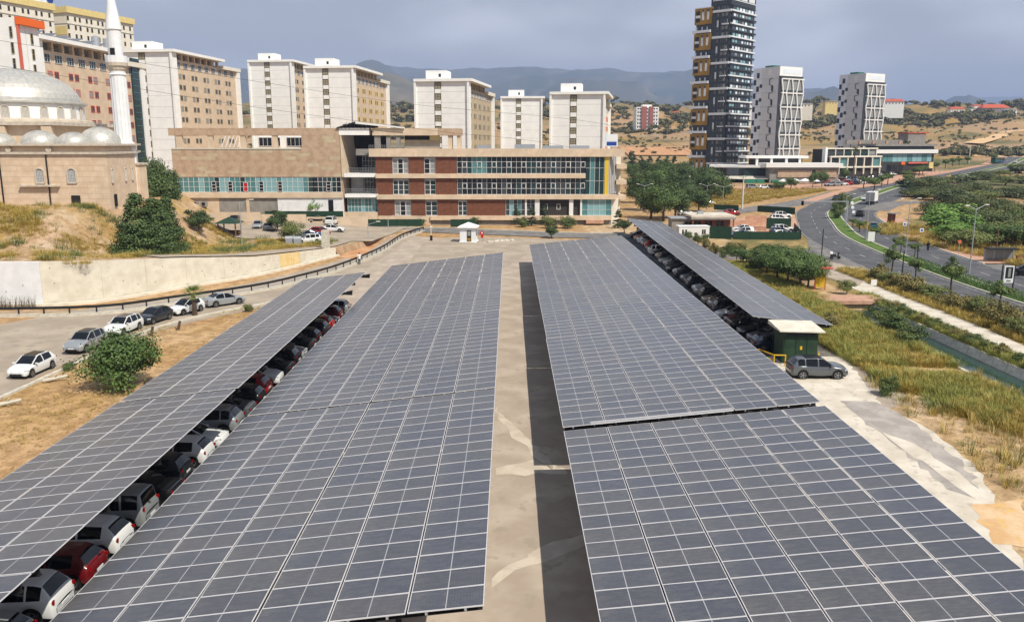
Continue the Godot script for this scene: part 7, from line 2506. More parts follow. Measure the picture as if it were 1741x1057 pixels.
func build_car_lot() -> void:
	sheet("lot_paving", [Vector3(37.07, 0.00, -160.31), Vector3(56.00, 0.00, -158.23), Vector3(77.39, 0.00, -221.87), Vector3(64.87, 0.00, -238.49), Vector3(46.98, 0.00, -200.98)], 0.05, M.paving)
	var f := [["green screen fence left of the dealer yard", [Vector3(37.64, 0.00, -159.30), Vector3(42.44, 0.00, -157.29)], 2.4], ["long green screen fence with pale discs in front of the dealer yard", [Vector3(42.78, 0.00, -157.29), Vector3(55.09, 0.00, -156.27)], 1.5], ["right end green screen fence of the dealer yard", [Vector3(55.65, 0.00, -157.24), Vector3(59.78, 0.00, -173.44)], 1.6], ["tall green screen fence inside the dealer yard", [Vector3(55.10, 0.00, -177.10), Vector3(59.97, 0.00, -175.85)], 2.3], ["far left green screen fence behind the dealer yard", [Vector3(55.26, 0.00, -223.90), Vector3(60.86, 0.00, -220.02)], 1.8], ["far right green screen fence behind the dealer yard", [Vector3(65.28, 0.00, -218.12), Vector3(72.72, 0.00, -210.87)], 1.9]]
	for q in f:
		fence(q[0], q[1], q[2], 0.05)
	for p in [Vector3(48.39, 0.00, -162.33), Vector3(53.37, 0.00, -161.28), Vector3(56.47, 0.00, -161.26)]:
		var s := Shape.new()
		s.tube(Vector3(0, 0, 0.0), Vector3(0, 0, 0.06), 0.32, 0.32, 14)
		var so := solo("disc_sign", s, M.wall_concrete, "pale round disc on the green fence, at x %.0f metres" % p.x, "sign", "round discs on the dealer fence")
		so.position = p + Vector3(0, 0.9, 0.08)
		so.set_meta("label", {0: "leftmost pale round disc on the long green fence", 1: "middle pale round disc on the long green fence", 2: "rightmost pale round disc on the long green fence"}[int(p.x > 51.5) + int(p.x > 55.5)])
	var cars := [["hatch", "p_white", Vector3(46.97, 0.00, -165.54), 175, "front white hatchback of the left group in the dealer yard"], ["sedan", "p_blue", Vector3(45.28, 0.00, -160.28), 178, "pale blue sedan foremost behind the long green fence"], ["sedan", "p_white", Vector3(48.28, 0.00, -171.14), 178, "rear white sedan of the left group in the dealer yard"], ["hatch", "p_white", Vector3(53.04, 0.00, -160.25), 5, "front white hatchback of the right group in the dealer yard"], ["hatch", "p_navy", Vector3(54.39, 0.00, -165.51), 3, "navy hatchback between two white cars in the dealer yard"], ["suv", "p_white", Vector3(56.30, 0.00, -169.96), 5, "rear white SUV of the right group in the dealer yard"], ["wagon", "p_white", Vector3(63.52, 0.00, -194.76), 0, "white estate car behind the tall green fence"], ["suv", "p_white", Vector3(66.72, 0.00, -202.51), 0, "white SUV behind the white estate car in the dealer yard"]]
	for q in cars:
		car(q[0], q[1], q[2] + Vector3.UP * 0.06, q[3], q[4], "cars in the dealer yard", "parked_car", 1)
	var w := thing("yard_wall", "low pinkish walls stepping through the dealer yard", "wall")
	for q in [[Vector3(49.23, 0.00, -183.54), Vector3(57.33, 0.00, -184.85), 1.2], [Vector3(49.67, 0.00, -173.48), Vector3(53.63, 0.00, -172.28), 1.0], [Vector3(55.65, 0.00, -194.79), Vector3(60.48, 0.00, -194.77), 1.3]]:
		var s := Shape.new()
		var a: Vector3 = q[0]
		var b: Vector3 = q[1]
		s.bar(a + Vector3.UP * q[2] * 0.5, b + Vector3.UP * q[2] * 0.5, 0.25, q[2])
		part(w, "wall_panel", s, M.paving)
	# site container
	var c := thing("site_container", "white site container with small dark windows behind the right roof", "container", Vector3(35.06, 0.00, -156.34), 0.05)
	slab(c, "box", -2.9, 2.9, 0.1, 2.5, -2.4, 0, M.white_paint)
	for x in [-2.3, -1.7, 1.5, 1.9]:
		slab(c, "window", x, x + 0.3, 1.1, 2.0, 0.0, 0.04, M.dark_glass)
	slab(c, "roof_edge", -3.0, 3.0, 2.5, 2.62, -2.5, 0.08, M.wall_white)
	slab(c, "skid", -2.8, 2.8, 0.0, 0.1, -2.2, -0.1, M.dark_steel)
	# flat roofed pavilion
	var p := thing("flat_roof_pavilion", "low brown pavilion with a broad pale flat roof beside the dealer yard", "building", Vector3(42.36, 0.00, -172.33), 0.0)
	slab(p, "roof", -4.6, 4.6, 2.9, 3.3, -8.0, 0.9, M.concrete_pale)
	slab(p, "fascia", -4.65, 4.65, 2.5, 2.9, 0.75, 0.95, M.grey_render)
	slab(p, "wall", -4.0, 4.0, 0, 2.5, -7, -1, M.brown_panel)
	for x in [-3.0, -0.6, 1.8]:
		window(p, Vector3(x, 1.5, -1.0), 1.8, 1.2, 2, 1, M.wood, M.dark_glass)
	for x in [-4.2, 4.2]:
		slab(p, "post", x - 0.12, x + 0.12, 0, 2.5, 0.5, 0.74, M.wood)
	slab(p, "roof_unit", -2.4, -1.2, 3.3, 3.9, -4, -3, M.galvanised)
	var h := thing("guard_house", "grey low annex with dark window left of the flat roofed pavilion", "building", Vector3(37.60, 0.00, -174.73))
	slab(h, "wall", -3.2, 2.6, 0, 2.4, -4, 0, M.grey_render)
	slab(h, "roof", -3.5, 2.9, 2.4, 2.6, -4.3, 0.4, M.galvanised)
	window(h, Vector3(0.4, 1.3, 0.0), 2.0, 1.2, 2, 1, M.grey_render, M.dark_glass)
	var hs := thing("red_roof_house", "small white house with an orange tiled roof among the trees", "house", Vector3(56.64, 0.50, -255.70))
	slab(hs, "wall", -2.4, 2.4, 0, 3.6, -5, 0, M.cream)
	var rf := Shape.new()
	rf.quad(Vector3(-3.0, 3.5, 0.6), Vector3(3.0, 3.5, 0.6), Vector3(1.0, 5.0, -2.5), Vector3(-1.0, 5.0, -2.5))
	rf.tri(Vector3(3.0, 3.5, 0.6), Vector3(3.0, 3.5, -5.6), Vector3(1.0, 5.0, -2.5))
	rf.tri(Vector3(-3.0, 3.5, -5.6), Vector3(-3.0, 3.5, 0.6), Vector3(-1.0, 5.0, -2.5))
	rf.quad(Vector3(3.0, 3.5, -5.6), Vector3(-3.0, 3.5, -5.6), Vector3(-1.0, 5.0, -2.5), Vector3(1.0, 5.0, -2.5))
	part(hs, "roof", rf, M.tile_red)
	window(hs, Vector3(0.6, 1.8, 0), 1.2, 1.4, 2, 1, M.wood, M.dark_glass)
	slab(hs, "chimney", -1.0, -0.6, 4.2, 7.6, -3, -2.6, M.kerb)


# ------------------------------------------------------------------ street furniture
func lamp(at: Vector3, h: float, arms: int, turn: float, label: String, m := "galvanised", r := 0.09) -> void:
	var o := thing("street_lamp", label, "street lamp", at, turn, "street lamps")
	var s := Shape.new()
	s.tube(Vector3.ZERO, Vector3(0, h, 0), r, r * 0.6, 8)
	s.tube(Vector3.ZERO, Vector3(0, 0.3, 0), r * 1.8, r * 1.6, 8)
	part(o, "pole", s, M[m])
	for k in arms:
		var sg := 1.0 if k == 0 else -1.0
		var a := Shape.new()
		a.tube(Vector3(0, h - 0.15, 0), Vector3(1.6 * sg, h + 0.35, 0), 0.05, 0.04, 6)
		part(o, "arm", a, M[m])
		var l := Shape.new()
		l.box(Vector3(1.9 * sg, h + 0.42, 0), Vector3(0.75, 0.12, 0.28))
		l.box(Vector3(1.9 * sg, h + 0.35, 0), Vector3(0.6, 0.05, 0.2))
		part(o, "lamp_head", l, M.wall_concrete)


func build_boulevard_things() -> void:
	rng.seed = 12
	var ls := [[Vector3(63.02, 0.00, -111.90), 9.4, 2, 0.4, "tall double armed street lamp rising from the median hedge"], [Vector3(65.10, 0.00, -134.85), 8.8, 2, 0.4, "slim double armed lamp on the near end of the median lawn"], [Vector3(66.62, 0.00, -153.72), 9.2, 1, 0.3, "slim lamp post beside the white board on the median"], [Vector3(77.28, 0.00, -190.42), 6.2, 1, 0.3, "lamp post in the median bushes before the truck"], [Vector3(34.99, 0.30, -215.13), 7.0, 2, 0.2, "lamp post before the grove, nearest the campus building"], [Vector3(39.34, 0.18, -208.97), 6.5, 2, 0.4, "lamp post with long arms in the middle of the grove"], [Vector3(52.91, 0.45, -222.74), 6.5, 2, 0.0, "lamp post right of the small red roofed house"], [Vector3(59.38, 0.62, -230.91), 5.6, 2, 0.0, "lamp post left of the thick concrete pole"], [Vector3(-44.18, 1.50, -136.83), 7.0, 1, 0.2, "lamp post beside the small wooden pavilion"], [Vector3(-25.85, 0.30, -152.09), 3.2, 1, 0.1, "low lamp post on the orange bank by the gate road"], [Vector3(-25.13, 0.10, -172.81), 3.0, 1, 0.1, "low lamp post near the top of the gate road"], [Vector3(180.92, 3.03, -351.32), 9.0, 1, 0.3, "lamp post on the far bend of the boulevard"]]
	for q in ls:
		lamp(q[0], q[1], q[2], q[3], q[4])
	for q in [[Vector3(50.18, 0.00, -131.85), 4.6, "thin dark pole on the kerb by the parked scooter"], [Vector3(49.43, 0.00, -102.78), 4.8, "thin dark pole beside the small street tree"], [Vector3(61.03, 0.00, -122.63), 3.0, "short dark pole at the start of the median hedge"], [Vector3(77.22, 0.00, -130.22), 5.0, "slim wooden pole behind the bus shelter"]]:
		var o := thing("pole", q[2], "pole", q[0])
		var s := Shape.new()
		s.tube(Vector3.ZERO, Vector3(0, q[1], 0), 0.09, 0.07, 8)
		s.tube(Vector3.ZERO, Vector3(0, 0.12, 0), 0.18, 0.16, 8)
		part(o, "shaft", s, M.wood if "wooden" in q[2] else M.dark_steel)
	for q in [[Vector3(62.93, 0.48, -224.24), 9.0, 0.24, "thick pale concrete power pole on the yellow verge"], [Vector3(268.80, 6.57, -490.46), 10.0, 0.3, "pale concrete pole on the far field by the shops"]]:
		var o := thing("power_pole", q[3], "pole", q[0])
		var s := Shape.new()
		s.tube(Vector3.ZERO, Vector3(0, q[1], 0), q[2], q[2] * 0.7, 10)
		part(o, "shaft", s, M.wall_concrete)
		slab(o, "crossarm", -0.8, 0.8, q[1] - 0.5, q[1] - 0.35, -0.08, 0.08, M.steel)
	# advertising panel with a dark figure
	var b := thing("advert_panel", "tall advert panel on two dark legs above the hedge", "advert", Vector3(61.27, 0.00, -100.19), -0.1)
	for x in [-0.75, 0.65]:
		slab(b, "leg", x - 0.07, x + 0.07, 0, 3.4, -0.06, 0.06, M.dark_steel)
	slab(b, "panel", -0.55, 0.6, 1.2, 3.3, -0.04, 0.06, M.wall_white)
	slab(b, "print", -0.4, 0.45, 1.75, 3.15, 0.06, 0.075, M.black)
	slab(b, "print", -0.1, 0.2, 1.9, 3.0, 0.075, 0.085, M.curtain_glass)
	slab(b, "print", -0.2, 0.3, 1.35, 1.55, 0.06, 0.08, M.grey_render)
	var wb := thing("white_board", "white board standing on the median lawn", "sign", Vector3(65.97, 0.00, -150.15), -0.1)
	slab(wb, "board", -0.6, 0.6, 0.5, 2.2, -0.05, 0.05, M.white_paint)
	slab(wb, "leg", -0.05, 0.05, 0, 0.5, -0.04, 0.04, M.dark_steel)
	# bus shelter at the junction
	var sh := thing("bus_shelter", "grey glazed bus shelter with a dark roof at the junction", "bus shelter", Vector3(75.38, 0.00, -125.64), -0.1)
	slab(sh, "roof", -2.2, 2.2, 2.1, 2.3, -1.0, 0.7, M.dark_steel)
	for x in [-1.5, 0.0, 1.5]:
		put(sh, "pane", pane_mesh(1.4, 1.7, M.curtain_glass), Vector3(x, 1.15, -0.8))
	for x in [-2.1, -0.7, 0.7, 2.1]:
		slab(sh, "post", x - 0.06, x + 0.06, 0, 2.1, -0.86, -0.74, M.galvanised)
	slab(sh, "bench", -1.6, 1.6, 0.4, 0.5, -0.7, -0.3, M.wood)
	var st := thing("red_stop_booth", "dark red stop booth with advert on the pink pavement", "booth", Vector3(86.50, 0.00, -186.30), 0.5)
	slab(st, "back", -1.3, 1.3, 0.2, 2.5, -0.6, -0.5, M.brown_panel)
	slab(st, "roof", -1.5, 1.5, 2.5, 2.65, -0.7, 0.7, M.steel)
	slab(st, "side", -1.35, -1.25, 0.2, 2.4, -0.5, 0.5, M.brown_panel)
	slab(st, "bench", -1.1, 1.1, 0.4, 0.5, -0.4, 0.0, M.wood)
	var bw := thing("brown_wall", "low dark brown wall at the right border by the junction", "wall", Vector3(78.99, 0.00, -125.62))
	slab(bw, "wall_panel", -1.2, 3.0, 0, 1.1, -0.3, 0, M.brown_panel)
	for q in [[Vector3(78.64, 0.00, -164.40), "M.blue", "blue square traffic sign on the pink pavement, farther from us"], [Vector3(76.31, 0.00, -152.67), "b", "blue traffic sign on the pink pavement, nearer the tall lamp"], [Vector3(73.78, 0.00, -134.82), "r", "round pale sign on a thin post at the pavement end"]]:
		var o := thing("traffic_sign", q[2], "traffic sign", q[0], 0.0, "traffic signs on the pink pavement")
		slab(o, "post", -0.035, 0.035, 0, 2.2, -0.03, 0.03, M.steel)
		if q[1] == "r":
			var s := Shape.new()
			s.tube(Vector3(0, 2.2, 0.03), Vector3(0, 2.2, 0.06), 0.3, 0.3, 14)
			part(o, "plate", s, M.red_frame)
		else:
			slab(o, "plate", -0.35, 0.35, 1.9, 2.6, 0.03, 0.06, M.silver_pale)
			slab(o, "symbol", -0.2, 0.2, 2.05, 2.4, 0.06, 0.07, M.blue_paint)
	# signal mast across the left carriageway
	var sg := thing("signal_mast", "traffic signal mast with a long arm by the median bushes", "traffic signal", Vector3(74.29, 0.00, -182.27))
	slab(sg, "mast", -0.1, 0.1, 0, 5.6, -0.1, 0.1, M.galvanised)
	slab(sg, "arm", -10.5, 0.0, 5.4, 5.56, -0.06, 0.06, M.galvanised)
	for x in [-10.0, -9.9]:
		slab(sg, "signal_head", x - 0.2, x + 0.2, 4.6, 5.6, -0.12, 0.15, M.black)
	for q in [[0.9, 5.2], [1.1, 4.2], [1.4, 3.2]]:
		var s := Shape.new()
		s.tube(Vector3(q[0], q[1], 0.05), Vector3(q[0], q[1], 0.1), 0.36, 0.36, 14)
		part(sg, "round_plate", s, M.silver_pale)
	# two people crossing, far away
	for q in [[Vector3(71.30, 0.00, -139.93), "person in dark clothes standing at the edge of the right carriageway"]]:
		var o := thing("person", q[1], "person", q[0])
		var s := Shape.new()
		for sd in [-0.09, 0.09]:
			s.tube(Vector3(sd, 0.0, 0), Vector3(sd, 0.85, 0), 0.06, 0.1, 8)
		s.lathe(Vector3.ZERO, [Vector2(0.18, 0.8), Vector2(0.17, 1.05), Vector2(0.21, 1.35), Vector2(0.08, 1.48), Vector2(0.06, 1.52), Vector2(0.1, 1.62), Vector2(0.09, 1.72), Vector2(0, 1.76)], 10)
		for sd in [-1.0, 1.0]:
			s.tube(Vector3(0.22 * sd, 1.36, 0), Vector3(0.27 * sd, 0.8, 0), 0.06, 0.04, 8)
		part(o, "body", s, M.black)



# ------------------------------------------------------------------ plants
var plant_cache := {}


func leaf_quad(s: Shape, p: Vector3, out: Vector3, size: float, r: RandomNumberGenerator) -> void:
	var n := (out + Vector3(r.randf_range(-0.8, 0.8), r.randf_range(-0.5, 0.9), r.randf_range(-0.8, 0.8))).normalized()
	var t := n.cross(Vector3(r.randf_range(-1, 1), r.randf_range(-1, 1), r.randf_range(-1, 1))).normalized()
	var b := n.cross(t)
	var w := size * r.randf_range(0.28, 0.45)
	var l := size * r.randf_range(0.7, 1.2)
	var a0 := p - t * l * 0.5
	var a1 := p + b * w + n * size * 0.08
	var a2 := p + t * l * 0.5
	var a3 := p - b * w + n * size * 0.08
	for q in [a0, a1, a2, a0, a2, a3]:
		s.add(q, n)


# leaves through the volume of a crown made of clumps
func crown(sd: int, rx: float, ry: float, y0: float, clumps: int, leaves: int, size: float, ca: Color, cb: Color, shape := "round") -> Shape:
	var r := RandomNumberGenerator.new()
	r.seed = sd
	var s := Shape.new()
	s.use_col = true
	for k in clumps:
		var d := Vector3(r.randfn(), r.randfn(), r.randfn()).normalized()
		var q := pow(r.randf(), 0.45)
		var lobe := 0.86 + patch_noise.get_noise_3dv(d * 70.0 + Vector3(sd % 97, 0, 0)) * 0.75
		var c := Vector3(d.x * rx, d.y * ry, d.z * rx) * q * 0.82 * lobe
		var cr := rx * r.randf_range(0.22, 0.44)
		if shape == "cone":
			var h := pow(r.randf(), 1.15)
			var a := r.randf() * TAU
			var rr := rx * pow(1.0 - h, 0.7) * r.randf_range(0.45, 0.95)
			c = Vector3(cos(a) * rr, -ry + 2.0 * ry * h, sin(a) * rr)
			cr = rx * lerpf(0.36, 0.2, h)
		elif shape == "spread":
			c.y = absf(c.y) * 0.9 - ry * 0.5
		var base := ca.lerp(cb, r.randf())
		for i in leaves / clumps:
			var e := Vector3(r.randfn(), r.randfn(), r.randfn()).normalized()
			var m := pow(r.randf(), 0.4) * (1.35 if r.randf() < 0.08 else 1.0)
			var sq := Vector3(1.0, 0.75, 1.0)
			if shape == "cone":
				sq = Vector3(1.2, 0.6, 1.2)
			var p := c + e * cr * m * sq + Vector3(0, y0 + ry, 0)
			var t := r.randf_range(0.78, 1.25)
			t *= 1.15
			s.col = Color(base.r * t, base.g * t, base.b * t)
			leaf_quad(s, p, (e + c.normalized() * 0.8 + Vector3.UP * 0.3).normalized(), size, r)
	return s


func trunk(sd: int, h: float, r0: float, limbs: int, spread: float) -> Shape:
	var r := RandomNumberGenerator.new()
	r.seed = sd
	var s := Shape.new()
	var top := Vector3(r.randf_range(-0.15, 0.15) * spread, h, r.randf_range(-0.15, 0.15) * spread)
	var mid := top * 0.5 + Vector3(r.randf_range(-0.1, 0.1), 0, r.randf_range(-0.1, 0.1))
	s.tube(Vector3.ZERO, mid, r0, r0 * 0.8, 8)
	s.tube(mid, top, r0 * 0.8, r0 * 0.6, 8)
	for i in limbs:
		var a := TAU * (i + r.randf()) / limbs
		var e := top + Vector3(cos(a) * spread * r.randf_range(0.4, 0.75), r.randf_range(0.35, 1.0) * spread, sin(a) * spread * r.randf_range(0.4, 0.75))
		var k := top.lerp(e, 0.5) + Vector3.UP * 0.1 * spread
		s.tube(top, k, r0 * 0.5, r0 * 0.32, 6)
		s.tube(k, e, r0 * 0.32, r0 * 0.1, 6)
	return s


# kinds at a nominal size; a plant of another size scales it a little
const PLANT := {
	"round": {"h": 5.0, "w": 5.0, "y0": 1.2, "cl": 34, "n": 6500, "leaf": 0.2, "a": [0.045, 0.085, 0.02], "b": [0.09, 0.14, 0.03]},
	"dark": {"h": 5.0, "w": 5.0, "y0": 1.1, "cl": 34, "n": 6000, "leaf": 0.22, "a": [0.025, 0.05, 0.016], "b": [0.055, 0.09, 0.022]},
	"olive": {"h": 4.5, "w": 5.0, "y0": 0.5, "cl": 30, "n": 5000, "leaf": 0.2, "a": [0.10, 0.13, 0.03], "b": [0.16, 0.18, 0.05]},
	"shrub": {"h": 2.6, "w": 3.6, "y0": 0.0, "cl": 26, "n": 4200, "leaf": 0.17, "a": [0.05, 0.085, 0.02], "b": [0.11, 0.13, 0.03]},
	"dry_shrub": {"h": 2.0, "w": 3.2, "y0": 0.0, "cl": 24, "n": 3600, "leaf": 0.17, "a": [0.13, 0.12, 0.035], "b": [0.21, 0.17, 0.05]},
	"reed": {"h": 2.8, "w": 3.4, "y0": 0.0, "cl": 24, "n": 3600, "leaf": 0.22, "a": [0.10, 0.2, 0.03], "b": [0.16, 0.26, 0.05]},
	"conifer": {"h": 8.0, "w": 6.0, "y0": 0.2, "cl": 130, "n": 13000, "leaf": 0.26, "a": [0.04, 0.075, 0.02], "b": [0.08, 0.12, 0.03], "shape": "cone"},
	"pine": {"h": 6.0, "w": 2.6, "y0": 0.6, "cl": 46, "n": 3600, "leaf": 0.22, "a": [0.03, 0.055, 0.02], "b": [0.055, 0.085, 0.03], "shape": "cone"},
	"street": {"h": 3.4, "w": 2.6, "y0": 1.5, "cl": 20, "n": 2400, "leaf": 0.16, "a": [0.06, 0.10, 0.02], "b": [0.12, 0.16, 0.035]},
	"grove": {"h": 8.0, "w": 8.0, "y0": 1.0, "cl": 44, "n": 6500, "leaf": 0.36, "a": [0.04, 0.07, 0.018], "b": [0.08, 0.12, 0.03]},
	"bush": {"h": 5.0, "w": 6.4, "y0": 0.0, "cl": 60, "n": 12000, "leaf": 0.22, "a": [0.035, 0.075, 0.015], "b": [0.085, 0.14, 0.03]},
	"thicket": {"h": 4.5, "w": 8.0, "y0": 0.0, "cl": 46, "n": 6500, "leaf": 0.3, "a": [0.045, 0.07, 0.02], "b": [0.105, 0.12, 0.03]},
	"far": {"h": 6.0, "w": 8.0, "y0": 0.0, "cl": 22, "n": 1300, "leaf": 0.7, "a": [0.045, 0.065, 0.022], "b": [0.09, 0.11, 0.035]},
}


func plant(kind: String, at: Vector3, h: float, w: float, label: String, group: String, called := "tree", variant := -1) -> Node3D:
	var d: Dictionary = PLANT[kind]
	var v := variant if variant >= 0 else rng.randi() % 3
	var key := kind + str(v)
	if not plant_cache.has(key):
		var ry: float = (d.h - d.y0) * 0.5
		var ca := Color(d.a[0], d.a[1], d.a[2])
		var cb := Color(d.b[0], d.b[1], d.b[2])
		var cs := crown(hash(key), d.w * 0.5, ry, d.y0, d.cl, d.n, d.leaf, ca, cb, d.get("shape", "round"))
		var ts := trunk(hash(key) + 1, maxf(d.y0 + ry * 0.5, 0.4), 0.03 * d.h, 5, d.w * 0.4)
		plant_cache[key] = [cs.mesh(M.leaf), ts.mesh(M.bark)]
	var o := thing(called, label, "tree" if called.ends_with("tree") or called.ends_with("conifer") else "shrub", at, rng.randf() * TAU, group)
	var sc := Vector3(w / d.w, h / d.h, w / d.w)
	put(o, "crown", plant_cache[key][0]).scale = sc
	put(o, "trunk", plant_cache[key][1]).scale = sc
	return o


func on_ground(p: Vector3) -> Vector3:
	return Vector3(p.x, ground_y(p.x, p.z), p.z)


func on_mound(p: Vector3) -> Vector3:
	return Vector3(p.x, mound_y(p.x, p.z), p.z)


func palm() -> void:
	var o := thing("palm_tree", "small fan palm with a stout trunk on the bank before the silver sedan", "palm", Vector3(-33.48, 0.00, -86.66))
	var s := Shape.new()
	for i in 7:
		s.tube(Vector3(0, i * 0.3, 0), Vector3(0, i * 0.3 + 0.3, 0), 0.3 - i * 0.012, 0.22 - i * 0.01, 10)
	part(o, "trunk", s, M.bark)
	var r := RandomNumberGenerator.new()
	r.seed = 3
	for i in 26:
		var a := TAU * i / 26.0 + r.randf_range(-0.1, 0.1)
		var el := r.randf_range(-0.15, 1.25)
		var d := Vector3(cos(a) * cos(el), sin(el), sin(a) * cos(el))
		var side := Vector3(-sin(a), 0, cos(a))
		var f := Shape.new()
		f.use_col = true
		f.col = Color(0.13, 0.19, 0.04).lerp(Color(0.22, 0.27, 0.07), r.randf())
		var root := Vector3(0, 2.1, 0)
		var hub := root + d * 0.75
		f.tube(root, hub, 0.02, 0.015, 4, false)
		for k in 13:
			var t := (k - 6) / 6.0
			var tip := hub + (d * cos(t * 1.25) + side * sin(t * 1.25)) * r.randf_range(0.75, 0.95) - Vector3.UP * 0.12 * absf(t)
			var nn := d.cross(side).normalized()
			var w := side * cos(t) * 0.045
			f.tri(hub - w, hub + w, tip)
		part(o, "frond", f, M.leaf)


func build_trees() -> void:
	rng.seed = 101
	# left
	plant("bush", Vector3(-28.94, 0.00, -59.83), 4.9, 6.4, "large round dark green bush on the bank beside the solar roof", "", "bush", 0)
	plant("shrub", Vector3(-28.42, 0.00, -88.52), 1.0, 1.4, "small bright green shrub on the bank near the road bend", "", "shrub")
	plant("shrub", Vector3(-35.64, 0.00, -64.94), 0.7, 1.5, "low green tuft at the kerb below the silver SUV", "", "shrub")
	palm()
	var dead := Shape.new()
	var r := RandomNumberGenerator.new()
	r.seed = 9
	for i in 420:
		var p := Vector3(r.randf_range(-62, -52.8), 0, r.randf_range(-91.2, -90.2))
		dead.tube(p, p + Vector3(r.randf_range(-0.3, 0.3), r.randf_range(0.7, 1.5), r.randf_range(-0.3, 0.2)), 0.014, 0.005, 3, false)
	solo("dry_hedge", dead, M.bark, "leafless grey hedge at the foot of the white wall", "hedge")
	for q in [[Vector3(-50.73, 6.77, -113.22), 8.6, 7.0, "left dark green cedar at the right end of the mosque"], [Vector3(-48.75, 6.35, -114.15), 7.8, 7.0, "middle dark green cedar beside the mosque"], [Vector3(-48.62, 6.11, -118.18), 8.2, 5.6, "right lighter cedar beside the white sloping wall"]]:
		plant("conifer", on_mound(q[0]), q[1], q[2], q[3], "cedars beside the mosque", "conifer")
	for q in [[Vector3(-65.21, 8.93, -151.46), 9.5, 7.0, "left nearer green tree behind the cedars"], [Vector3(-63.06, 9.34, -153.58), 10.0, 6.5, "right nearer green tree behind the cedars"], [Vector3(-69.85, 10.32, -167.07), 11.0, 6.0, "left farther green tree behind the cedars"], [Vector3(-67.69, 9.35, -167.88), 10.0, 5.0, "right farther green tree touching the stone wing"]]:
		var p: Vector3 = on_mound(q[0])
		plant("grove", p, q[1], q[2], q[3], "trees between mosque and stone wing")
	for q in [["dark", Vector3(-51.52, 2.00, -137.59), 4.4, 4.8, "round dark clipped tree left of the wooden pavilion"], ["dark", Vector3(-44.25, 1.60, -158.41), 4.4, 5.4, "dark round tree above the grey SUV in the upper car park"], ["olive", Vector3(-37.18, 1.50, -140.96), 4.2, 5.2, "olive green tree over the waste containers"], ["reed", Vector3(-48.40, 1.00, -190.18), 3.6, 4.0, "bright green tree before the green screen, left of a taller one"], ["reed", Vector3(-43.43, 1.00, -187.21), 4.6, 4.6, "bright green taller tree before the green screen"], ["pine", Vector3(-36.26, 1.00, -202.92), 4.6, 2.6, "slim dark conifer before the atrium"], ["dark", Vector3(-22.61, 0.30, -188.95), 4.2, 3.6, "dark tree before the brown panels right of the atrium"], ["shrub", Vector3(-63.93, 2.00, -176.29), 1.6, 5.0, "low green scrub at the pale boundary wall"], ["shrub", Vector3(-58.10, 1.60, -186.45), 1.4, 1.4, "small round shrub at the boundary wall"], ["shrub", Vector3(-19.99, 0.20, -184.44), 1.6, 5.0, "low hedge shrub under the brown panels"]]:
		plant(q[0], on_mound(q[1]) if q[1].x < -20 else on_ground(q[1]), q[2], q[3], q[4], "", "tree" if q[0] != "shrub" else "shrub")
	for q in [["shrub", Vector3(-7.66, 0.00, -186.46), 2.4, 4.4, "bright bush behind the gate kiosk"], ["pine", Vector3(1.85, 0.00, -186.43), 4.6, 2.8, "leftmost dark conifer before the glazed wing"], ["shrub", Vector3(2.95, 0.00, -181.10), 2.2, 3.6, "round bush at the foot of the left dark conifer"], ["pine", Vector3(5.08, 0.00, -183.72), 4.2, 2.6, "middle dark conifer before the glazed wing"], ["pine", Vector3(7.93, 0.00, -186.40), 4.8, 2.4, "right dark conifer before the glazed wing"], ["shrub", Vector3(8.74, 0.00, -178.53), 3.0, 4.0, "left bush of the pair before the porch"], ["shrub", Vector3(12.67, 0.00, -178.52), 3.0, 5.0, "right broad bush of the pair before the porch"], ["dark", Vector3(8.27, 0.00, -159.41), 2.7, 3.4, "greyish bush at the corner of the forecourt above the panels"], ["pine", Vector3(23.56, 0.00, -178.48), 4.2, 2.6, "small pointed tree at the right corner of the campus building"], ["dark", Vector3(23.34, 0.00, -166.72), 3.0, 3.4, "dark shrub under the far end of the right solar roof"]]:
		plant(q[0], on_ground(q[1]), q[2], q[3], q[4], "", "tree" if q[0] in ["pine"] else "shrub")
	# grove right of the campus building
	var gv := [[1082, 345, 7.5, 7], [1094, 358, 8.5, 8], [1106, 372, 8.0, 9], [1128, 376, 8.5, 9], [1148, 372, 7.5, 8], [1080, 322, 8, 7], [1100, 330, 9, 8], [1120, 340, 9.5, 9], [1140, 345, 9, 9], [1160, 350, 8.5, 8], [1112, 316, 9, 8], [1132, 318, 9.5, 9], [1152, 322, 9.5, 9], [1170, 352, 7, 8], [1188, 360, 6, 7], [1196, 336, 8.5, 9], [1210, 338, 9, 9], [1222, 332, 8.5, 9], [1204, 318, 8.5, 9], [1180, 312, 8, 9], [1160, 305, 9, 9], [1098, 305, 9, 8], [1130, 300, 9, 8], [1076, 300, 8, 7], [1232, 338, 6.5, 6]]
	var gp := [Vector3(37.25, 0.87, -243.29), Vector3(35.73, 0.42, -220.77), Vector3(34.36, 0.03, -201.30), Vector3(36.37, 0.00, -195.17), Vector3(40.34, 0.03, -201.27), Vector3(41.64, 1.50, -275.04), Vector3(44.01, 1.32, -265.81), Vector3(45.49, 1.06, -252.99), Vector3(47.20, 0.87, -243.25), Vector3(48.75, 0.68, -234.03), Vector3(51.42, 1.92, -295.99), Vector3(55.59, 1.92, -295.98), Vector3(58.63, 1.81, -290.33), Vector3(49.76, 0.62, -230.95), Vector3(49.71, 0.35, -217.64), Vector3(59.99, 1.14, -257.04), Vector3(61.54, 1.06, -252.93), Vector3(66.85, 1.31, -265.72), Vector3(70.57, 1.92, -295.92), Vector3(68.04, 2.14, -307.20), Vector3(67.59, 2.52, -326.16), Vector3(53.39, 2.52, -326.21), Vector3(63.26, 2.80, -340.01), Vector3(50.37, 2.80, -340.06), Vector3(65.47, 1.06, -252.92)]
	var order := range(gp.size())
	order.sort_custom(func(a, b): return gv[a][0] < gv[b][0])
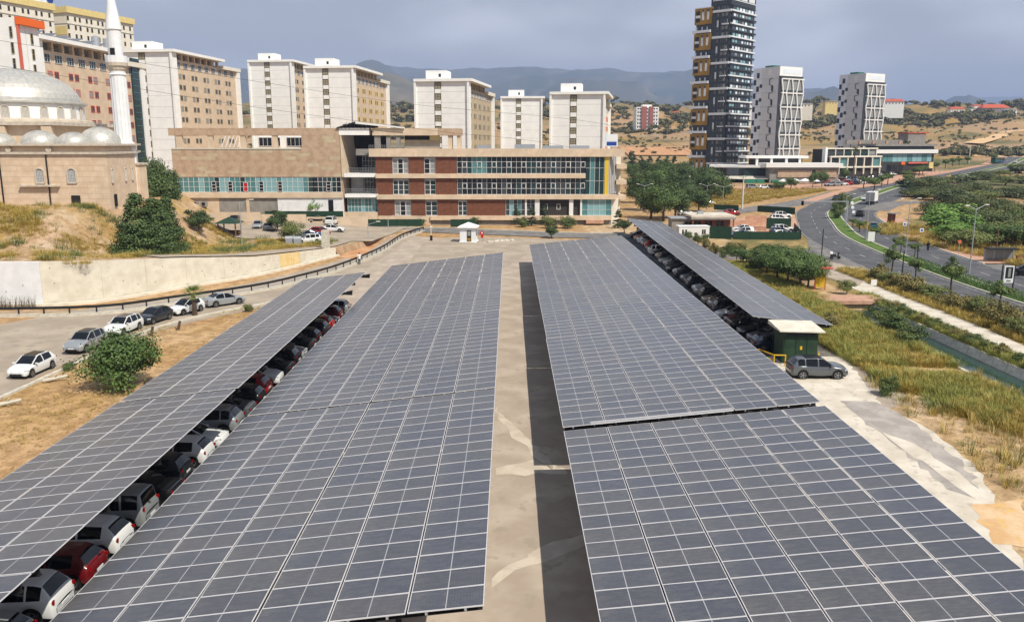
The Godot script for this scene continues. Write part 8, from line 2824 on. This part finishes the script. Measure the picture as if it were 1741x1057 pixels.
	for k in order.size():
		var i: int = order[k]
		plant(["grove", "dark", "grove", "round"][i % 4], gp[i], gv[i][2] * 1.05, gv[i][3] * 1.15, "%s tree from the left in the grove right of the campus building" % ORD[k], "trees of the grove")
	var pn := [Vector3(61.09, 4.43, -421.46), Vector3(61.45, 4.32, -415.82), Vector3(65.53, 4.32, -415.80), Vector3(69.60, 4.32, -415.79), Vector3(74.26, 4.32, -415.77), Vector3(77.38, 4.21, -410.63), Vector3(80.83, 4.21, -410.62)]
	for i in pn.size():
		plant("pine", pn[i], 10.0 if i < 2 else 8.0, 5.0, "%s dark pine from the left at the back of the grove" % ORD[i], "pines behind the grove", "conifer")
	# band of shrubs right of the right solar roof
	var sb := [Vector3(33.72, 0.00, -156.35), Vector3(34.47, 0.00, -150.73), Vector3(33.99, 0.00, -142.19), Vector3(34.10, 0.00, -136.01), Vector3(34.56, 0.00, -131.71), Vector3(35.18, 0.00, -127.01), Vector3(35.58, 0.00, -122.63), Vector3(35.47, 0.00, -116.86), Vector3(35.51, 0.00, -112.61), Vector3(35.71, 0.00, -108.64), Vector3(35.89, 0.00, -104.94), Vector3(36.50, 0.00, -102.32), Vector3(37.84, 0.00, -103.17), Vector3(39.23, 0.00, -112.59), Vector3(38.99, 0.00, -116.85), Vector3(38.54, 0.00, -120.83), Vector3(40.43, 0.00, -109.59), Vector3(39.41, 0.00, -139.02), Vector3(39.62, 0.00, -130.32), Vector3(36.84, 0.00, -154.42), Vector3(37.72, 0.00, -139.02)]
	var sh := [1.8, 2.0, 1.8, 1.8, 2.2, 2.6, 2.8, 3.4, 3.8, 4.0, 4.4, 4.6, 4.0, 4.4, 4.2, 3.8, 4.0, 1.8, 2.4, 1.6, 2.0]
	for i in sb.size():
		plant(["shrub", "dry_shrub", "olive", "round"][[0, 0, 1, 1, 0, 3, 3, 0, 3, 3, 3, 3, 3, 3, 3, 3, 3, 1, 0, 0, 1][i]], sb[i], sh[i], sh[i] * 1.35, "%s shrub of the green belt beside the right solar roof, counted from the container" % ORD[i], "green belt beside the right solar roof", "shrub")
	for q in [[Vector3(27.52, 0.00, -57.83), 1.5, 2.0, "shrub", "small round bright green bush at the edge of the concrete apron"], [Vector3(41.08, 0.00, -99.00), 2.0, 2.6, "olive", "bush with a white plate beside the culvert"], [Vector3(31.57, 0.00, -79.58), 1.6, 3.4, "dry_shrub", "dry bush at the corner of the right solar roof"], [Vector3(38.23, 0.00, -82.83), 2.0, 4.0, "shrub", "dark shrub on the near canal bank below the culvert"], [Vector3(37.35, 0.00, -78.26), 2.0, 4.4, "shrub", "dark shrub on the near canal bank in the middle"], [Vector3(36.67, 0.00, -73.47), 1.8, 4.0, "shrub", "dark shrub on the near canal bank farthest right"]]:
		plant(q[3], q[0], q[1], q[2], q[4], "", "shrub")
	# verge between path and boulevard
	for i in 16:
		var z := -109.0 + i * 3.3
		var x := 49.6 + rng.randf_range(-0.5, 0.5)
		plant(["dry_shrub", "olive", "dry_shrub"][i % 3], Vector3(x, 0, z), rng.randf_range(1.2, 2.2) + (0.6 if i > 6 else 0.0), rng.randf_range(3.2, 4.6), "%s bush from the far end between gravel path and boulevard" % ORD[i], "bushes between path and boulevard", "shrub")
	# bank between canal and path
	for i in 20:
		plant(["shrub", "dry_shrub", "shrub"][i % 3], Vector3(42.4 + rng.randf_range(-0.2, 0.3), 0, -92.0 + i * 2.3), rng.randf_range(0.6, 1.1), rng.randf_range(1.6, 2.6), "%s low shrub from the culvert on the far canal bank" % ORD[i], "low shrubs on the far canal bank", "shrub")
	# median hedge and street trees
	var hedge := Shape.new()
	hedge.use_col = true
	var hr := RandomNumberGenerator.new()
	hr.seed = 44
	for p in boulevard.filter(func(q): return q.z > -126 and q.z < -40):
		for i in 520:
			hedge.col = Color(0.05, 0.11, 0.02).lerp(Color(0.11, 0.18, 0.04), hr.randf())
			var e := Vector3(hr.randf_range(-1, 1), hr.randf(), hr.randf_range(-1.6, 1.6))
			var rr := 1.15 + patch_noise.get_noise_2d(p.z * 60.0, 3.0) * 0.3
			leaf_quad(hedge, p + Vector3(e.x * rr, 0.1 + e.y * 0.95 * sqrt(maxf(0.05, 1.0 - e.x * e.x * 0.7)), e.z), Vector3(e.x, 0.8, 0).normalized(), 0.2, hr)
	solo("median_hedge", hedge, M.leaf, "clipped green hedge filling the near median of the boulevard", "hedge")
	var stt := [[Vector3(52.09, 0.00, -111.43), 4.4, 3.0, "slim street tree with a bent trunk before the dark pole"], [Vector3(53.66, 0.00, -107.86), 3.4, 2.6, "round topped street tree at the paved strip"], [Vector3(53.40, 0.00, -98.16), 4.4, 3.4, "forked street tree leaning over the near carriageway"], [Vector3(53.88, 0.00, -88.99), 3.2, 3.0, "small light green street tree near the right border"], [Vector3(65.43, 0.00, -138.94), 2.6, 2.0, "small tree on the median lawn, nearest the slim lamp"], [Vector3(64.23, 0.00, -134.85), 2.8, 2.2, "dark round small tree on the median lawn behind the slim lamp"], [Vector3(64.35, 0.00, -130.27), 2.8, 2.4, "dark ball tree at the start of the hedge"], [Vector3(72.19, 0.00, -170.03), 2.6, 3.2, "low olive tree on the median, left of a pair"], [Vector3(69.37, 0.00, -156.27), 2.6, 3.0, "low olive tree on the median beside the white board"], [Vector3(74.27, 0.00, -178.69), 2.2, 2.2, "small median shrub by the signal plates"]]
	for q in stt:
		plant("street", q[0] + Vector3.UP * 0.1, q[1], q[2], q[3], "street trees on the boulevard", "street_tree")
	for q in [[Vector3(79.69, 0.02, -201.12), 4.0, 5.0, "big dark bush at the bend of the median"], [Vector3(87.16, 0.36, -217.99), 4.0, 5.0, "second big bush at the bend of the median"], [Vector3(94.36, 0.68, -233.85), 4.4, 5.0, "farthest big bush at the bend of the median"]]:
		plant("shrub", on_ground(q[0]), q[1], q[2], q[3], "", "shrub")
	var far_t := [Vector3(124.65, 1.70, -284.95), Vector3(144.79, 2.38, -319.20), Vector3(146.86, 2.14, -306.89), Vector3(174.24, 3.18, -359.04), Vector3(182.19, 3.44, -371.81), Vector3(161.58, 2.80, -340.13), Vector3(126.81, 1.97, -298.26), Vector3(245.27, 5.28, -463.76), Vector3(256.51, 5.55, -477.55), Vector3(263.35, 5.80, -482.16), Vector3(231.35, 4.89, -444.35), Vector3(286.73, 7.14, -496.62), Vector3(188.27, 3.61, -380.49), Vector3(208.52, 4.20, -410.12), Vector3(136.93, 2.14, -306.93)]
	for i in far_t.size():
		plant("street", far_t[i], 5.0, 5.4, "%s street tree listed along the far boulevard from the bend" % ORD[i], "street trees along the far boulevard", "street_tree")
	for q in [[Vector3(99.92, 1.92, -295.81), 4.5, 6.0, "dark bush before the cafe parasols"], [Vector3(93.97, 1.80, -290.20), 3.5, 6.0, "low dark hedge bush left of the cafe parasols"], [Vector3(115.12, 2.14, -307.02), 6.5, 6.0, "green tree before the cafe, right of the arch"], [Vector3(109.64, 2.03, -301.40), 6.0, 4.6, "reddish green tree before the cafe arch"], [Vector3(133.42, 2.66, -333.07), 6.0, 4.6, "green tree before the glass arcade"]]:
		plant("round", q[0], q[1], q[2], q[3], "", "tree")
	for q in [[Vector3(136.93, 2.66, -333.05), 13.0, "tall thin palm before the glass arcade"], [Vector3(193.57, 4.20, -410.18), 14.0, "tall thin palm before the shop row"]]:
		var o := thing("tall_palm", q[2], "palm", q[0])
		var s := Shape.new()
		s.tube(Vector3.ZERO, Vector3(0, q[1], 0), 0.28, 0.2, 8)
		part(o, "trunk", s, M.bark)
		var f := Shape.new()
		f.use_col = true
		for i in 22:
			var a := TAU * i / 22.0
			var el := rng.randf_range(-0.5, 0.9)
			f.col = Color(0.06, 0.10, 0.025).lerp(Color(0.11, 0.15, 0.04), rng.randf())
			var d := Vector3(cos(a) * cos(el), sin(el), sin(a) * cos(el))
			var b := Vector3(0, q[1], 0)
			var w := Vector3(-sin(a), 0, cos(a)) * 0.35
			f.tri(b, b + d * 1.2 + w, b + d * 2.4 - Vector3.UP * 0.5)
			f.tri(b, b + d * 2.4 - Vector3.UP * 0.5, b + d * 1.2 - w)
		part(o, "crown", f, M.leaf)
	# scrub wood right of the boulevard
	var sc := [Vector3(147.94, 2.14, -306.89), Vector3(147.80, 1.91, -295.62), Vector3(158.74, 2.14, -306.85), Vector3(177.55, 2.51, -325.73), Vector3(198.70, 3.03, -351.25), Vector3(217.95, 3.43, -371.67), Vector3(240.96, 3.89, -394.63), Vector3(130.08, 1.27, -263.42), Vector3(129.32, 1.05, -252.67), Vector3(128.73, 0.86, -242.94), Vector3(128.07, 0.67, -233.72), Vector3(136.45, 0.86, -242.91), Vector3(147.16, 1.05, -252.60), Vector3(158.88, 1.27, -263.31), Vector3(170.39, 1.49, -274.53), Vector3(107.24, 0.20, -210.24), Vector3(103.13, 0.00, -196.44), Vector3(99.02, 0.00, -182.17), Vector3(96.74, 0.00, -169.94), Vector3(103.27, 0.00, -176.03), Vector3(99.47, 0.00, -164.32), Vector3(105.93, 0.00, -169.90), Vector3(88.88, 0.00, -169.97), Vector3(87.94, 0.00, -159.26), Vector3(82.19, 0.00, -152.64), Vector3(88.72, 0.00, -152.62), Vector3(87.79, 0.00, -145.48), Vector3(91.95, 0.00, -147.00), Vector3(128.81, 0.36, -217.83), Vector3(124.84, 0.07, -203.51), Vector3(116.91, 0.07, -203.54), Vector3(159.97, 1.75, -287.38), Vector3(187.89, 2.32, -315.95), Vector3(201.60, 2.51, -325.63), Vector3(146.19, 1.49, -274.63), Vector3(121.63, 0.00, -189.22), Vector3(161.43, 1.05, -252.54), Vector3(79.33, 0.00, -141.43), Vector3(256.70, 4.41, -420.69)]
	for i in sc.size():
		var p: Vector3 = sc[i]
		if p.z < -230:
			plant(["far", "thicket", "olive"][i % 3], p, rng.randf_range(3.2, 4.6), rng.randf_range(12, 16), "%s tree listed from the far end in the scrub wood right of the boulevard" % ORD[i], "scrub wood right of the boulevard", "tree")
		else:
			plant("reed" if i in [22, 23, 24, 16, 17] else ["thicket", "round", "olive", "thicket", "shrub"][i % 5], p, rng.randf_range(3.4, 5.6), rng.randf_range(9.0, 12.0), "%s tree listed from the far end in the scrub wood right of the boulevard" % ORD[i], "scrub wood right of the boulevard", "tree")
	# tree belts and scrub on the far field: one mass each
	scatter_far("far_scrub", 3600, [-250.0, 900.0], [-470.0, -900.0], 0.5, 2.3, 5)
	scatter_far("ridge_trees", 1300, [-300.0, 1000.0], [-860.0, -1150.0], 4.0, 8.0, 6)
	belt("field_tree_belt", [Vector3(280.33, 11.04, -538.76), Vector3(295.38, 11.04, -538.70), Vector3(314.20, 11.03, -538.63), Vector3(329.62, 11.02, -538.57), Vector3(351.82, 11.02, -538.48)], 160, 14.0, 5.0)
	belt("ridge_tree_belt", [Vector3(267.76, 33.38, -780.05), Vector3(294.89, 34.77, -795.01), Vector3(329.17, 37.65, -826.07), Vector3(370.72, 39.17, -842.55), Vector3(409.93, 39.98, -851.23), Vector3(441.03, 39.19, -842.79), Vector3(492.79, 39.99, -851.42)], 220, 26.0, 7.0)
	belt("hill_tree_belt", [Vector3(-104.23, 23.03, -668.19), Vector3(-88.44, 25.04, -689.96), Vector3(-80.86, 26.68, -707.61), Vector3(88.18, 28.40, -726.17), Vector3(113.56, 33.39, -780.14), Vector3(121.35, 27.23, -713.56), Vector3(143.57, 28.38, -725.95), Vector3(161.47, 29.57, -738.88), Vector3(178.95, 28.41, -726.33), Vector3(207.13, 26.14, -701.78)], 150, 34.0, 5.5)


func far_mesh() -> ArrayMesh:
	if not plant_cache.has("far_clump"):
		var s := crown(77, 1.0, 0.6, 0.0, 12, 240, 0.34, Color(0.065, 0.07, 0.03), Color(0.14, 0.13, 0.05))
		plant_cache["far_clump"] = s.mesh(M.leaf)
	return plant_cache["far_clump"]


func multi(called: String, mesh: Mesh, xf: Array, label: String, category: String) -> void:
	var mm := MultiMesh.new()
	mm.transform_format = MultiMesh.TRANSFORM_3D
	mm.mesh = mesh
	mm.instance_count = xf.size()
	for i in xf.size():
		mm.set_instance_transform(i, xf[i])
	var o := MultiMeshInstance3D.new()
	o.multimesh = mm
	o.name = numbered("", called)
	add_child(o, true)
	o.set_meta("kind", "stuff")
	tag(o, label, category)


func far_ground(x: float, z: float) -> float:
	var y := ground_y(x, z)
	if -z > 560.0:
		y += patch_noise.get_noise_2d(x * 0.8, z * 0.8) * minf(14.0, (-z - 560.0) * 0.03)
	return y


func scatter_far(called: String, n: int, xr: Array, zr: Array, s0: float, s1: float, sd: int) -> void:
	var r := RandomNumberGenerator.new()
	r.seed = sd
	var xf := []
	while xf.size() < n:
		var x := r.randf_range(xr[0], xr[1])
		var z := r.randf_range(zr[0], zr[1])
		if patch_noise.get_noise_2d(x * 1.3 + 77, z * 1.3) + patch_noise.get_noise_2d(x * 6.0, z * 6.0 + 40) * 0.7 < r.randf_range(0.0, 0.4):
			continue
		if z > -560 and absf(x - (-z - 503.0) * 0.85 - 306.0) < 60.0:
			continue
		if z > -560 and x < 240 and x > 60 and z > -500:
			continue
		var k := r.randf_range(s0, s1)
		xf.append(Transform3D(Basis(Vector3.UP, r.randf() * TAU).scaled(Vector3(k, k * r.randf_range(0.7, 1.1), k)), Vector3(x, far_ground(x, z) - 0.1, z)))
	multi(called, far_mesh(), xf, "scattered olive scrub over the dry far field" if called == "far_scrub" else "dark trees along the far ridge", "scrub" if called == "far_scrub" else "trees")


func belt(called: String, line: Array, n: int, wide: float, size: float) -> void:
	var r := RandomNumberGenerator.new()
	r.seed = hash(called)
	var cu := smooth_line(line, 6.0)
	var xf := []
	for i in n:
		var p: Vector3 = cu[r.randi() % cu.size()]
		p += Vector3(r.randf_range(-0.5, 0.5) * wide, 0, r.randf_range(-1.0, 1.0) * wide)
		var k := size * r.randf_range(0.5, 1.0)
		xf.append(Transform3D(Basis(Vector3.UP, r.randf() * TAU).scaled(Vector3(k, k * r.randf_range(0.7, 1.1), k)), Vector3(p.x, far_ground(p.x, p.z) - 0.4, p.z)))
	multi(called, far_mesh(), xf, {"field_tree_belt": "belt of green trees on the far field behind the bus", "ridge_tree_belt": "line of dark trees below the ridge houses", "hill_tree_belt": "green trees on the slope behind the white blocks"}[called], "trees")


# ------------------------------------------------------------------ grass
func tuft(sd: int, blades: int, h: float, spread: float, ca: Color, cb: Color) -> ArrayMesh:
	var r := RandomNumberGenerator.new()
	r.seed = sd
	var s := Shape.new()
	s.use_col = true
	for i in blades:
		var a := r.randf() * TAU
		var d := Vector3(cos(a), 0, sin(a))
		var b := d * r.randf() * spread * 0.6
		var tip := b + d * spread * r.randf_range(0.2, 0.8) + Vector3.UP * h * r.randf_range(0.55, 1.1)
		var w := Vector3(-sin(a), 0, cos(a)) * h * 0.017
		var m := b.lerp(tip, 0.55) + Vector3.UP * h * 0.12
		s.col = ca.lerp(cb, r.randf())
		s.tri(b - w, b + w, m + w * 0.8)
		s.tri(b - w, m + w * 0.8, m - w * 0.8)
		s.tri(m - w * 0.8, m + w * 0.8, tip)
	return s.mesh(M.leaf)


func spread_grass(called: String, label: String, mesh: Mesh, n: int, sd: int, pick: Callable, s0: float, s1: float, thresh := 0.0) -> void:
	var r := RandomNumberGenerator.new()
	r.seed = sd
	var xf := []
	var tries := 0
	while xf.size() < n and tries < n * 14:
		tries += 1
		var p: Vector3 = pick.call(r)
		if p.y < -50.0:
			continue
		if patch_noise.get_noise_2d(p.x * 9.0 + sd * 31, p.z * 9.0) < thresh + r.randf_range(-0.12, 0.12):
			continue
		var k := r.randf_range(s0, s1)
		xf.append(Transform3D(Basis(Vector3.UP, r.randf() * TAU).scaled(Vector3(k, k * r.randf_range(0.7, 1.2), k)), p))
	multi(called, mesh, xf, label, "grass")


func build_grass() -> void:
	var straw := tuft(1, 26, 0.6, 0.6, Color(0.36, 0.25, 0.07), Color(0.5, 0.38, 0.14))
	var gold := tuft(2, 40, 0.75, 0.75, Color(0.38, 0.26, 0.05), Color(0.46, 0.36, 0.09))
	var green := tuft(3, 40, 0.75, 0.85, Color(0.2, 0.22, 0.04), Color(0.36, 0.34, 0.08))
	var weed := tuft(4, 26, 0.7, 0.7, Color(0.08, 0.13, 0.03), Color(0.17, 0.2, 0.05))
	var on_slope := func(r: RandomNumberGenerator) -> Vector3:
		var x := r.randf_range(-85.0, -30.0)
		var z := r.randf_range(-93.0, -146.0)
		# keep behind the wall line and off the lane
		var edge := -92.6
		if x > -47.0:
			edge = lerpf(-95.2, -134.5, clampf((x + 47.0) / 19.0, 0, 1)) - 1.0
		if z > edge or (z > edge - 7.0 and x > -46.0) or (x < -53.0 and z < -121.0):
			return Vector3(0, -99, 0)
		return Vector3(x, mound_y(x, z) + patch_noise.get_noise_2d(x * 12.0, z * 12.0) * 0.5 - 0.05, z)
	spread_grass("dry_grass", "straw coloured dry grass on the slope below the mosque", gold, 3400, 21, on_slope, 0.5, 1.1, 0.1)
	spread_grass("dry_grass", "pale dry stalks on the slope below the mosque", straw, 1700, 22, on_slope, 0.4, 0.9, -0.1)
	spread_grass("green_weeds", "green weeds on the slope below the mosque", weed, 900, 23, on_slope, 0.6, 1.6, 0.16)
	var bank := func(r: RandomNumberGenerator) -> Vector3:
		var z := r.randf_range(-30.0, -98.0)
		var x := r.randf_range(-36.5, -23.2)
		if z < -86.0 and x < lerpf(-33.5, -24.0, clampf((-z - 86.0) / 14.0, 0, 1)):
			return Vector3(0, -99, 0)
		return Vector3(x, 0.0, z)
	spread_grass("dry_grass", "short dry grass on the brown bank left of the solar roof", straw, 1900, 24, bank, 0.2, 0.5, 0.02)
	var field := func(r: RandomNumberGenerator) -> Vector3:
		var z := r.randf_range(-44.0, -125.0)
		var x := r.randf_range(28.6, 36.7)
		if z > -64.0:
			var left := lerpf(33.5, 27.0, clampf((-z - 44.0) / 20.0, 0, 1))
			if x < left:
				return Vector3(0, -99, 0)
		if z < -100:
			x += (-z - 100.0) * 0.12
		return Vector3(x, 0.0, z)
	spread_grass("tall_grass", "tall golden grass between the right solar roof and the canal", gold, 5600, 25, field, 0.45, 1.05, -0.1)
	spread_grass("tall_grass", "tall yellow green grass between the right solar roof and the canal", green, 6800, 26, field, 0.5, 1.15, -0.14)
	var sand := func(r: RandomNumberGenerator) -> Vector3:
		var z := r.randf_range(-22.0, -62.0)
		var x := r.randf_range(25.5, 36.8)
		if x < 25.5 + clampf((-z - 30.0) / 30.0, 0, 1) * 2.0:
			return Vector3(0, -99, 0)
		return Vector3(x, 0.0, z)
	spread_grass("sparse_weeds", "sparse weeds on the sandy ground right of the apron", weed, 170, 27, sand, 0.6, 1.5, -0.3)
	spread_grass("sparse_straw", "sparse straw tufts on the sandy ground right of the apron", straw, 520, 28, sand, 0.5, 1.4, -0.1)
	spread_grass("golden_tufts", "golden tufts scattered over the sandy ground", gold, 160, 33, sand, 0.5, 1.3, -0.2)
	var far_bank := func(r: RandomNumberGenerator) -> Vector3:
		return Vector3(r.randf_range(41.7, 43.4), 0.0, r.randf_range(-20.0, -98.0))
	spread_grass("bank_grass", "green and yellow grass on the far canal bank", green, 2600, 29, far_bank, 0.4, 1.0, -0.4)
	var verge := func(r: RandomNumberGenerator) -> Vector3:
		return Vector3(r.randf_range(47.2, 51.0), 0.0, r.randf_range(-40.0, -118.0))
	spread_grass("verge_grass", "dry grass of the verge between path and boulevard", gold, 2600, 30, verge, 0.5, 1.1, -0.3)
	var lot := func(r: RandomNumberGenerator) -> Vector3:
		var p := Vector3(r.randf_range(52.0, 110.0), 0, r.randf_range(-225.0, -292.0))
		if p.x > 57.0 + (-p.z - 222.0) * 0.85 or p.z < -290:
			return Vector3(0, -99, 0)
		p.z -= 4.0
		p.y = ground_y(p.x, p.z)
		return p
	spread_grass("dry_grass", "golden grass on the open lot before the restaurant pavilion", gold, 2600, 31, lot, 0.8, 1.6, -0.1)
	var kerbside := func(r: RandomNumberGenerator) -> Vector3:
		var p := Vector3(r.randf_range(75.0, 100.0), 0, r.randf_range(-120.0, -185.0))
		return p
	spread_grass("dry_grass", "golden grass behind the pink pavement", gold, 2200, 32, kerbside, 0.8, 1.6, -0.2)
